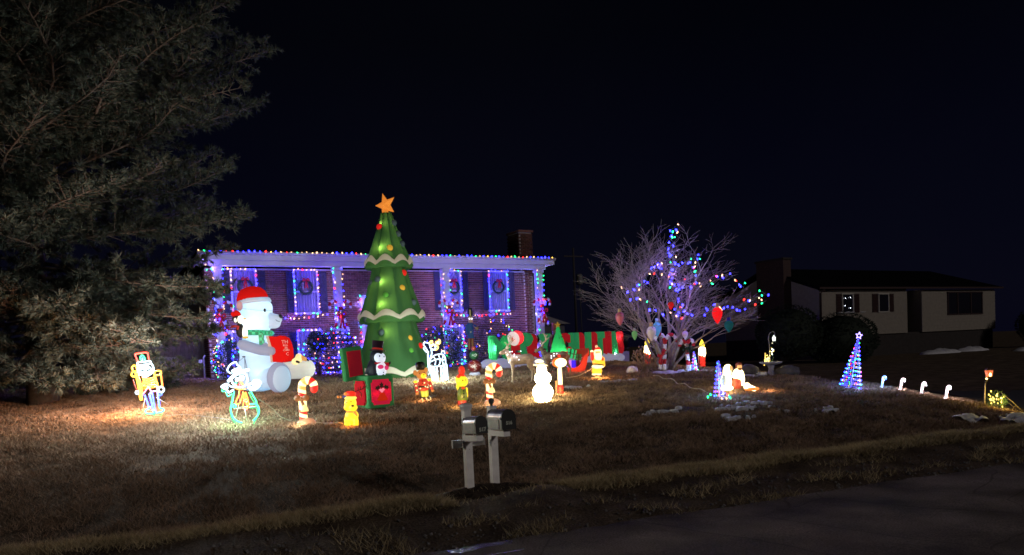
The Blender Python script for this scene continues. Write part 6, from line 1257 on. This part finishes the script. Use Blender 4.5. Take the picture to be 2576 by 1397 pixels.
# ================================================================== light cones
def light_cone(name, label, u, v, h, r0, turns, rz, tilt, cols, seed, star=None, r1=.02, n=110, size=.013, rope='b', feet=True):
    t = thing(name, label, 'light tree', on(u, v), rz, 'spiral light cone trees'); t.rotation_euler = (0, math.radians(tilt), rz); rg = random.Random(seed); sp_ = []
    for k in range(turns * 14 + 1):
        f = k / (turns * 14); a = 6.2832 * turns * f; r = r0 + (r1 - r0) * f; sp_.append(Vector((r * math.cos(a), r * math.sin(a), .05 + (h - .05) * f)))
    b = MB(); b.tube(sp_, .006, 4); b.build('spiral', mat('spiral_wire', (.35, .35, .6), .4), t); b = MB(); b.tube([(0, 0, 0), (0, 0, h)], .011, 5)
    for q in range(4): b.tube([(0, 0, .02), (r0 * 1.1 * math.cos(q * 1.57 + .5), r0 * 1.1 * math.sin(q * 1.57 + .5), .02)], .007, 4); b.tube([(r0 * math.cos(q * 1.57 + .5), r0 * math.sin(q * 1.57 + .5), .04), (r1 * math.cos(q * 1.57 + .5), r1 * math.sin(q * 1.57 + .5), h)], .004, 4)
    b.build('frame', mat('cone_frame', (.4, .4, .55), .4), t)
    for p in along(sp_, sum((b_ - a_).length for a_, b_ in zip(sp_, sp_[1:])) / n)[:n]:
        o = link('bulb', bulb_mesh(pick(rg, cols), size), t); o.location = p
    for q in range(3): add_lamp(t, (r0 * .5, -r0 * 1.1, h * (.15 + .3 * q)), 2.2 * h, (.35, .35, 1) if q != 1 else (.3, .8, .7), .03)  # lamps beside the cone stand in for its bulbs' light
    if star:
        b = MB(); q = []
        for k in range(10):
            a = math.radians(90 + 36 * k); r = star if k % 2 == 0 else star * .42; q.append((r * math.cos(a), h + star * .8 + r * math.sin(a)))
        b.tube([Vector((x, 0, z)) for x, z in q], .008, 4, closed=True); b.build('star', glow('star_lilac', (.35, .25, 1), 3), t)
    return t
light_cone('light_cone', 'small blue spiral light cone in front of the nativity figures', 13.64, 14.3, 1.0, .15, 9, -YAW, 0, 'bbbbbbbgwr', 81, None, .03, 90)
light_cone('light_cone', 'tall leaning spiral light cone with star near the driveway', 18.08, 13.83, 1.42, .3, 12, -YAW, 11, 'bbbbbbbgggwr', 82, .1, .02, 190, .015)
light_cone('light_cone', 'tiny light cone tucked between the tinsel canes at the tree trunk', 17.95, 20.0, .7, .13, 6, -YAW, 0, 'bbbgwwr', 83, None, .02, 46)
b = MB(); t = thing('green_foot_lights', 'green bulbs lying round the foot of the small blue cone', 'string lights', on(13.5, 14.2), -YAW); b.tube(spline([(-.25, 0, .12), (-.15, -.05, .2), (0, -.15, .04), (.15, -.1, .04), (.3, .0, .12)], 4), .006, 4); b.build('wire', wire_m, t)
for p, c in (((-.26, 0, .1), 'g'), ((-.2, -.03, .16), 'g'), ((.28, 0, .1), 'g'), ((.32, .03, .05), 'g'), ((.22, -.06, .14), 'r'), ((.05, -.15, .05), 'w'), ((.18, -.12, .05), 'w')): o = link('bulb', bulb_mesh(c, .03), t); o.location = p
# ================================================================== small lit canes along the driveway
for (u, v, lb, cols) in ((19.03, 13.53, 'small blue and green lit cane, first of the driveway row', 'bgcb'.replace('c', 'W')), (19.12, 13.03, 'small white lit cane, second along the driveway', 'WWwW'), (18.91, 12.29, 'small white lit cane, third along the driveway', 'WWwW'), (18.82, 11.57, 'small white lit cane nearest the lantern post', 'WWwW')):
    t = thing('driveway_cane', lb, 'candy cane', on(u, v), -YAW, 'small lit canes along the driveway edge'); t.rotation_euler = (0, math.radians(9), -YAW); P = spline([(0, 0, -.02), (0, 0, .12), (0, 0, .25), (.012, 0, .31), (.045, 0, .33), (.07, 0, .30), (.072, 0, .25)], 5); b = MB(); b.tube(P, .028, 8); b.build('cane_tube', glow('cane_plastic', (1, .75, .85) if 'W' in cols[:2] else (.15, .4, 1), 1.1, (.7, .6, .65)), t); rg = random.Random(int(v * 10))
    for p in along(P, .035): o = link('bulb', bulb_mesh(pick(rg, cols), .015), t); o.location = p + Vector((rg.uniform(-.03, .03), -.025, 0))
    add_lamp(t, (.02, -.08, .18), 2.2 if 'b' not in cols else 1.0, (1, .8, .85) if 'b' not in cols else (.2, .5, 1), .03)  # lamp before the tube stands in for the cane's glow
    o = link('bulb', bulb_mesh('W', .018), t); o.location = (-.06, -.03, .02)
# ================================================================== nativity
VT = TR((2650, 1240, .3292), (1850, 984), 20.5)
MYW = gm_('lit_mary_white', (1, .78, .36), 4); JRD = gm_('lit_joseph_red', (.75, .09, .03), .6)
t = thing('nativity_mary', 'glowing kneeling woman figure in white robe and veil', 'figure', on(14.85, 15.28), -YAW); VT2 = TR((2650, 1240, .3292), (1838, 985), 20.5)
add_lamp(t, (0, -.4, .12), 1.8, (1, .7, .35), .05)  # added lamp in front for the warm pool under the kneeling figure
b = MB(); EP(b, VT2, 690, 690, 48, 50, 90); EP(b, VT2, 680, 800, 65, 60, 105); EP(b, VT2, 690, 880, 75, 70, 35); EP(b, VT2, 700, 645, 50, 48, 50); b.cap(VT2(640, 760, -.05), VT2(725, 740, -.12), .06, .04); b.build('robe', MYW, t, remesh=.014, smooth=4); b = MB(); EP(b, VT2, 722, 642, 24, 26, 34, -.07); b.build('face', SK, t); b = MB(); b.cap(VT2(730, 620, -.03), VT2(742, 660, -.03), .02, .02); b.build('veil_edge', YG, t); b = MB(); EP(b, VT2, 640, 790, 28, 20, 75, -.1); b.build('sash', gm_('lit_grey_blue', (.45, .55, .5), .7), t)
t = thing('nativity_joseph', 'glowing bearded man figure in white cloak over red robe', 'figure', on(15.2, 15.2), -YAW); VT3 = TR((2650, 1240, .3292), (1860, 984), 20.5)
b = MB(); EP(b, VT3, 790, 720, 68, 55, 75); EP(b, VT3, 838, 770, 28, 40, 85); b.cap(VT3(740, 720, -.08), VT3(820, 745, -.12), .06, .05); b.build('cloak', MYW, t, remesh=.014, smooth=4); b = MB(); EP(b, VT3, 775, 820, 55, 50, 85); b.build('robe', JRD, t); b = MB(); EP(b, VT3, 800, 625, 34, 34, 40); b.build('head', SK, t); b = MB(); EP(b, VT3, 798, 595, 38, 38, 22, .01); EP(b, VT3, 800, 655, 26, 26, 18, -.05); EP(b, VT3, 770, 620, 10, 20, 34, .0); b.build('hair_and_beard', gm_('lit_dark_brown', (.25, .04, .01), .35), t)
t = thing('nativity_manger', 'glowing white baby in swaddling cloth lying before the kneeling pair', 'figure', on(15.42, 14.75), -YAW); VT4 = TR((2650, 1240, .3292), (1884, 988), 20.4)
add_lamp(t, (.3, -.25, .12), 1.4, (1, .5, .2), .05)  # added lamp beside the baby for its warm pool on the grass
b = MB(); b.cap(VT4(790, 865, -.02), VT4(880, 895, -.02), .085, .06); EP(b, VT4, 850, 893, 75, 60, 18); EP(b, VT4, 790, 845, 32, 34, 26, -.02); b.build('swaddled_baby', gm_('lit_baby', (1, .7, .35), 5), t, remesh=.012, smooth=3); b = MB(); b.lathe([(.14, 0), (.16, .05), (.13, .08)], 14, VT4(850, 910), sx=1.3); b.build('straw_base', OG, t)
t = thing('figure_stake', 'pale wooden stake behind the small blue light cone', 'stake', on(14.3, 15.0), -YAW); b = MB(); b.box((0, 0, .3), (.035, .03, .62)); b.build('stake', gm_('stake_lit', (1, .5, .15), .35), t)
# ================================================================== shepherd hook, birdbath
HT = TR((2650, 1240, .3292), (1935, 930), 25.2); HU, HV = 19.55, 18.1
t = thing('shepherd_hook_lantern', 'curved iron hook with hanging white lantern and lit garland', 'lantern', on(HU, HV), -YAW); b = MB(); b.tube(spline(HT.pts([(1150, 640), (1152, 430), (1150, 330), (1140, 250), (1150, 200), (1175, 175), (1200, 170), (1215, 195), (1212, 215)]), 4), .014, 6); b.build('hook', mat('hook_iron', (.12, .12, .13), .5), t)
b = MB(); b.lathe([(.05, -.07), (.06, .05), (.03, .09), (.008, .13)], 8, HT(1205, 258)); b.build('lantern', gm_('lantern_white', (.85, .95, .85), 1.6), t); b = MB(); b.ell(HT(1185, 308), .02); b.build('dangling_bulb', gm_('dim_warm', (.9, .9, .6), .9), t); rg = random.Random(6)
b = MB(); b.tube(spline(HT.pts([(1155, 560), (1200, 480), (1170, 430), (1205, 380), (1165, 340)]), 4), .006, 4); b.build('garland_wire', wire_m, t)
for k in range(34):
    X, Y = (rg.gauss(1140, 28), rg.gauss(510, 32)) if k < 24 else (rg.uniform(1165, 1205), rg.uniform(370, 450)); o = link('bulb', bulb_mesh('Y' if k < 24 else rg.choice('YWW'), .018), t); o.location = HT(X, Y, rg.uniform(-.1, .1))
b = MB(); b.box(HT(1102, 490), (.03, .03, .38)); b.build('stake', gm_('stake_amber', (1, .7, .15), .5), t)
add_lamp(t, HT(1140, 500, -.2), 3, (1, .85, .4), .04)  # lamp before the cluster stands in for its bulbs' light
HB = TR((2650, 1240, .3292), (1940, 943), 24.4); hu = HB.u
t = thing('birdbath', 'grey stone birdbath on a low pedestal between dark rocks', 'birdbath', on(18.97, 17.47), -YAW); st_m = mat('bath_stone', (.3, .3, .33), .8, .2, 8, .3)
b = MB(); b.lathe([(.2, 0), (.19, .04), (.1, .1), (.08, .2), (.12, .3)], 18); b.build('pedestal', st_m, t); b = MB(); b.lathe([(.12, .3), (.3, .35), (.37, .4), (.36, .41), (.28, .37), (.05, .34)], 22); b.build('bowl', st_m, t)
# ================================================================== corner lantern post with lit bush
QT = TR((3700, 1380, .229), (2478, 1018), 18.39)
t = thing('lantern_post', 'glowing orange lantern on a thin pale post at the lawn corner', 'lantern', on(18.96, 10.67), -YAW); b = MB(); b.tube(QT.pts([(765, 930), (765, 700), (770, 510)]), .014, 6); b.build('post', mat('post_pale', (.55, .42, .28), .6), t); b = MB(); b.tube(QT.pts([(770, 510), (800, 470), (835, 430), (835, 410)]), .012, 5); b.build('bracket', mat('lantern_iron', (.03, .02, .02), .5), t)
b = MB(); b.lathe([(.065, 0), (.095, .15)], 4, QT(838, 405), rotm(0, 0, 45)); b.build('glass', gm_('lantern_orange', (1, .2, .06), .95), t); b = MB(); b.lathe([(.11, 0), (.03, .06), (.01, .09)], 4, QT(836, 295), rotm(0, 0, 45))
for sx_ in (-1, 1):
    for sy_ in (-1, 1): b.tube([QT(838, 405) + Vector((sx_ * .047, sy_ * .047, 0)), QT(838, 405) + Vector((sx_ * .068, sy_ * .068, .15))], .006, 4)
b.build('roof_and_bars', mat('lantern_iron2', (.05, .02, .015), .5), t); b = MB(); b.ell(QT(835, 370, -.05), (.03, .03, .045)); b.ell(QT(797, 440), .022); b.build('lamp_bulb', gm_('lantern_bulb', (1, .65, .2), 5), t)
t = thing('lit_corner_shrub', 'tiny shrub full of yellow bulbs beside the lantern post', 'shrub', on(19.12, 10.55), -YAW); rg = random.Random(12); b = MB()
for k in range(420):
    d = Vector((rg.gauss(0, 1), rg.gauss(0, 1), rg.gauss(0, .8))).normalized() * rg.uniform(.08, .24); p = Vector((.05, 0, .2)) + d; e_ = (d.normalized() + Vector((rg.gauss(0, .4), rg.gauss(0, .4), rg.gauss(0, .4)))).normalized() * .08; q = e_.orthogonal().normalized() * .008; b.add([p - q, p + q, p + e_], [(0, 1, 2)])
b.build('foliage', leaf_m, t)
for k in range(26):
    d = Vector((rg.gauss(0, 1), rg.gauss(-.5, .8), rg.gauss(0, .8))).normalized() * rg.uniform(.12, .24); o = link('bulb', bulb_mesh('Y', .019), t); o.location = Vector((.05, 0, .22)) + d
add_lamp(t, (.02, -.3, .3), 3.5, (1, .75, .15), .04); add_lamp(t, (.2, -.1, .5), 2.0, (1, .75, .15), .04)  # lamps outside the foliage stand in for the yellow bulbs' light
t = thing('dry_stalks', 'tangle of dry broken stalks behind the snow heap at the corner', 'plant', on(19.4, 9.9), -YAW); b = MB()
for k in range(60):
    p = Vector((rg.gauss(.4, .4), rg.gauss(0, .2), .02)); q = p + Vector((rg.gauss(0, .3), rg.gauss(0, .2), abs(rg.gauss(0, .25 if k % 7 else .5)))); b.tube([p, p.lerp(q, .5) + Vector((0, 0, .03)), q], [.008, .007, .004], 4)
b.build('stalks', mat('dry_stalk', (.3, .22, .13), .9, .3, 9), t)
# ================================================================== cords on the lawn
def cord(label, P, col, r=.008, name='extension_cord'):
    pts = spline([(u, v, gz(u, v) + .055 + dz) for (u, v, dz) in P], 5); o0 = Vector(pts[0]); b = MB(); b.tube([p - o0 for p in pts], r, 5); o = b.build(name, mat('cord_' + label[:6], col, .5)); o.location = o0; tag(o, label, 'cord', 'extension cords on the lawn')
cord('pale cord curling over the lawn left of the small blue cone', [(15.6, 19.4, 0), (15.2, 18.6, .05), (15.0, 18.1, .0), (14.9, 17.6, .03), (14.6, 17.0, .0), (14.5, 16.6, .06), (14.2, 16.0, 0), (14.1, 15.5, .05), (13.9, 15.0, 0)], (.55, .5, .35))
cord('orange brown cord running from the caroler to the right cane', [(7.7, 16.6, 0), (7.95, 16.7, .02), (8.1, 16.9, .1), (8.25, 16.95, .3), (8.2, 16.9, .5)], (.4, .2, .08), .007)
cord('pale cord running from the santa hem down to the lawn', [(13.85, 20.1, .35), (13.6, 20.2, .2), (13.3, 20.35, .05), (12.9, 20.5, 0)], (.5, .4, .3), .012)
cord('thin white cord between the nutcracker and snowman outlines', [(.95, 19.1, 0), (1.3, 18.7, .02), (1.7, 18.3, 0), (2.0, 17.8, .02), (2.2, 17.4, 0)], (.2, .2, .22), .005)
cord('thin pale cord running right from the snowman outline', [(2.7, 17.0, .5), (2.95, 16.95, .3), (3.1, 16.8, .1), (3.3, 16.5, 0)], (.2, .21, .15), .005)
t = thing('power_strip', 'small outdoor power strip with plugs lying between cane and puppy', 'power strip', on(3.95, 15.9, .06), -YAW); b = MB(); b.box((0, 0, 0), (.2, .06, .04)); b.build('strip', mat('strip_grey', (.3, .28, .28), .5), t); b = MB()
for k in range(3): b.box((-.07 + .07 * k, 0, .035), (.035, .03, .04))
b.build('plug', mat('plug_dark', (.08, .05, .05), .5), t); b = MB(); b.tube(spline([(-.1, 0, 0), (-.25, .05, .03), (-.4, .1, -.01), (-.55, .05, .02)], 4), .007, 4); b.tube(spline([(.1, 0, 0), (.2, -.06, .02), (.32, -.05, -.02)], 4), .007, 4); b.build('cable', mat('cable_pale', (.5, .42, .3), .5), t)
# ================================================================== two letter boxes at the road
post_m = mat('post_vinyl', (.88, .86, .84), .5, .12, 7, .08); box_m = mat('box_metal', (.2, .2, .25), .32, .4, 6, .05, metal=.3, spec=.5); door_m = mat('box_black', (.012, .013, .013), .5, .2, 9); num_m = mat('number_sticker', (.42, .45, .38), .5); rivet_m = mat('rivet', (.3, .28, .28), .4)
def mailbox(label, u, v, h, W, Ln, Hh, zb, digits, dsz, ddx, ddz, ball, tilt):
    t = thing('mailbox', label, 'mailbox', (u, v, -.06)); pw = .102
    b = MB(); b.box((0, 0, h / 2), (pw, pw, h)); b.build('post', post_m, t)
    b = MB()
    if ball: b.box((0, 0, h + .012), (pw + .012, pw + .012, .02)); b.build('cap', post_m, t); b = MB(); b.lathe([(.024, 0), (.022, .03), (.034, .045), (.045, .075), (.034, .11), (.001, .122)], 16, (0, 0, h + .02)); b.build('ball_finial', mat('finial_grey', (.12, .13, .12), .6), t)
    else: b.lathe([(.075, 0), (.085, .03), (.1, .06), (.1, .085), (.06, .1), (.001, .11)], 4, (0, 0, h - .03), rotm(0, 0, 45), sm=False); b.build('cap', post_m, t)
    b = MB(); b.box((0, -Ln / 2 + .02, zb - .05), (.1, Ln + .02, .085), R=rotm(-tilt, 0, 0)); b.build('arm', post_m, t)
    Rt = rotm(-tilt, 0, 0); c0 = Vector((0, -pw / 2 - .0, zb)); prof = [(-W / 2, 0), (-W / 2, Hh * .58)] + [(-W / 2 * math.cos(a), Hh * .58 + Hh * .42 * math.sin(a)) for a in [math.pi * k / 12 for k in range(1, 12)]] + [(W / 2, Hh * .58), (W / 2, 0)]
    b = MB(); b.prism(prof, -Ln, 0, R=Rt, c=c0); bo = b.build('box', box_m, t)
    b = MB(); prof2 = [(x * 1.07, z * 1.03 - .004) for x, z in prof]; b.prism(prof2, -Ln - .02, -Ln + .012, R=Rt, c=c0); d_ = b.build('door', door_m, t)
    b = MB(); b.prism([(x * 1.03, z * 1.02) for x, z in prof], -.012, .012, R=Rt, c=c0); b.build('rear_rim', door_m, t)
    b = MB(); b.box(c0 + Rt @ Vector((-W / 2 - .004, -Ln / 2, Hh * .6)), (.012, Ln - .03, .014), R=Rt)
    if ball:
        b.box(c0 + Rt @ Vector((-W / 2 - .003, -Ln * .5, Hh * .52)), (.006, Ln * .62, .01), R=Rt); b.box(c0 + Rt @ Vector((-W / 2 - .003, -Ln * .8, Hh * .27)), (.006, .01, Hh * .5), R=Rt); b.box(c0 + Rt @ Vector((-W / 2 - .012, -Ln + .03, Hh * .55)), (.02, .05, .02), R=Rt)
    else: b.box(c0 + Rt @ Vector((-W / 2 - .003, -Ln / 2, .03)), (.008, Ln - .03, .05), R=Rt)
    b.build('side_trim', box_m, t)
    me = text_mesh(digits, dsz, .0015, 0, .004, 2); me.materials.append(num_m); o = link('house_number', me, t); o.location = c0 + Rt @ Vector((ddx, -Ln - .0225, ddz)); o.rotation_euler = (math.radians(-tilt), math.radians(-3 if not ball else 0), 0)
    b = MB()
    for z in (zb - .02, zb - .2): b.ell((-pw / 2 - .001, .01, z), .006, 6, 4)
    b.ell((.0, -pw / 2 - .001, zb - .22), .006, 6, 4); b.build('rivets', rivet_m, t)
    return t
m1 = mailbox('older black mailbox numbered 517 on white post with flat flared cap', 4.26, 9.42, 1.22, .17, .42, .235, .87, '517', .068, .012, .028, False, 5)
b = MB(); b.box((-.11, .09, .72), (.17, .04, .11)); b.build('crossbar_stub', post_m, m1); b = MB(); b.box((.18, .09, .72), (.26, .04, .1)); b.build('crossbar', post_m, m1)
m2 = mailbox('larger black mailbox numbered 516 on white post with ball finial', 4.66, 9.42, 1.2, .205, .45, .275, .905, '516', .062, .0, .07, True, 2.5)
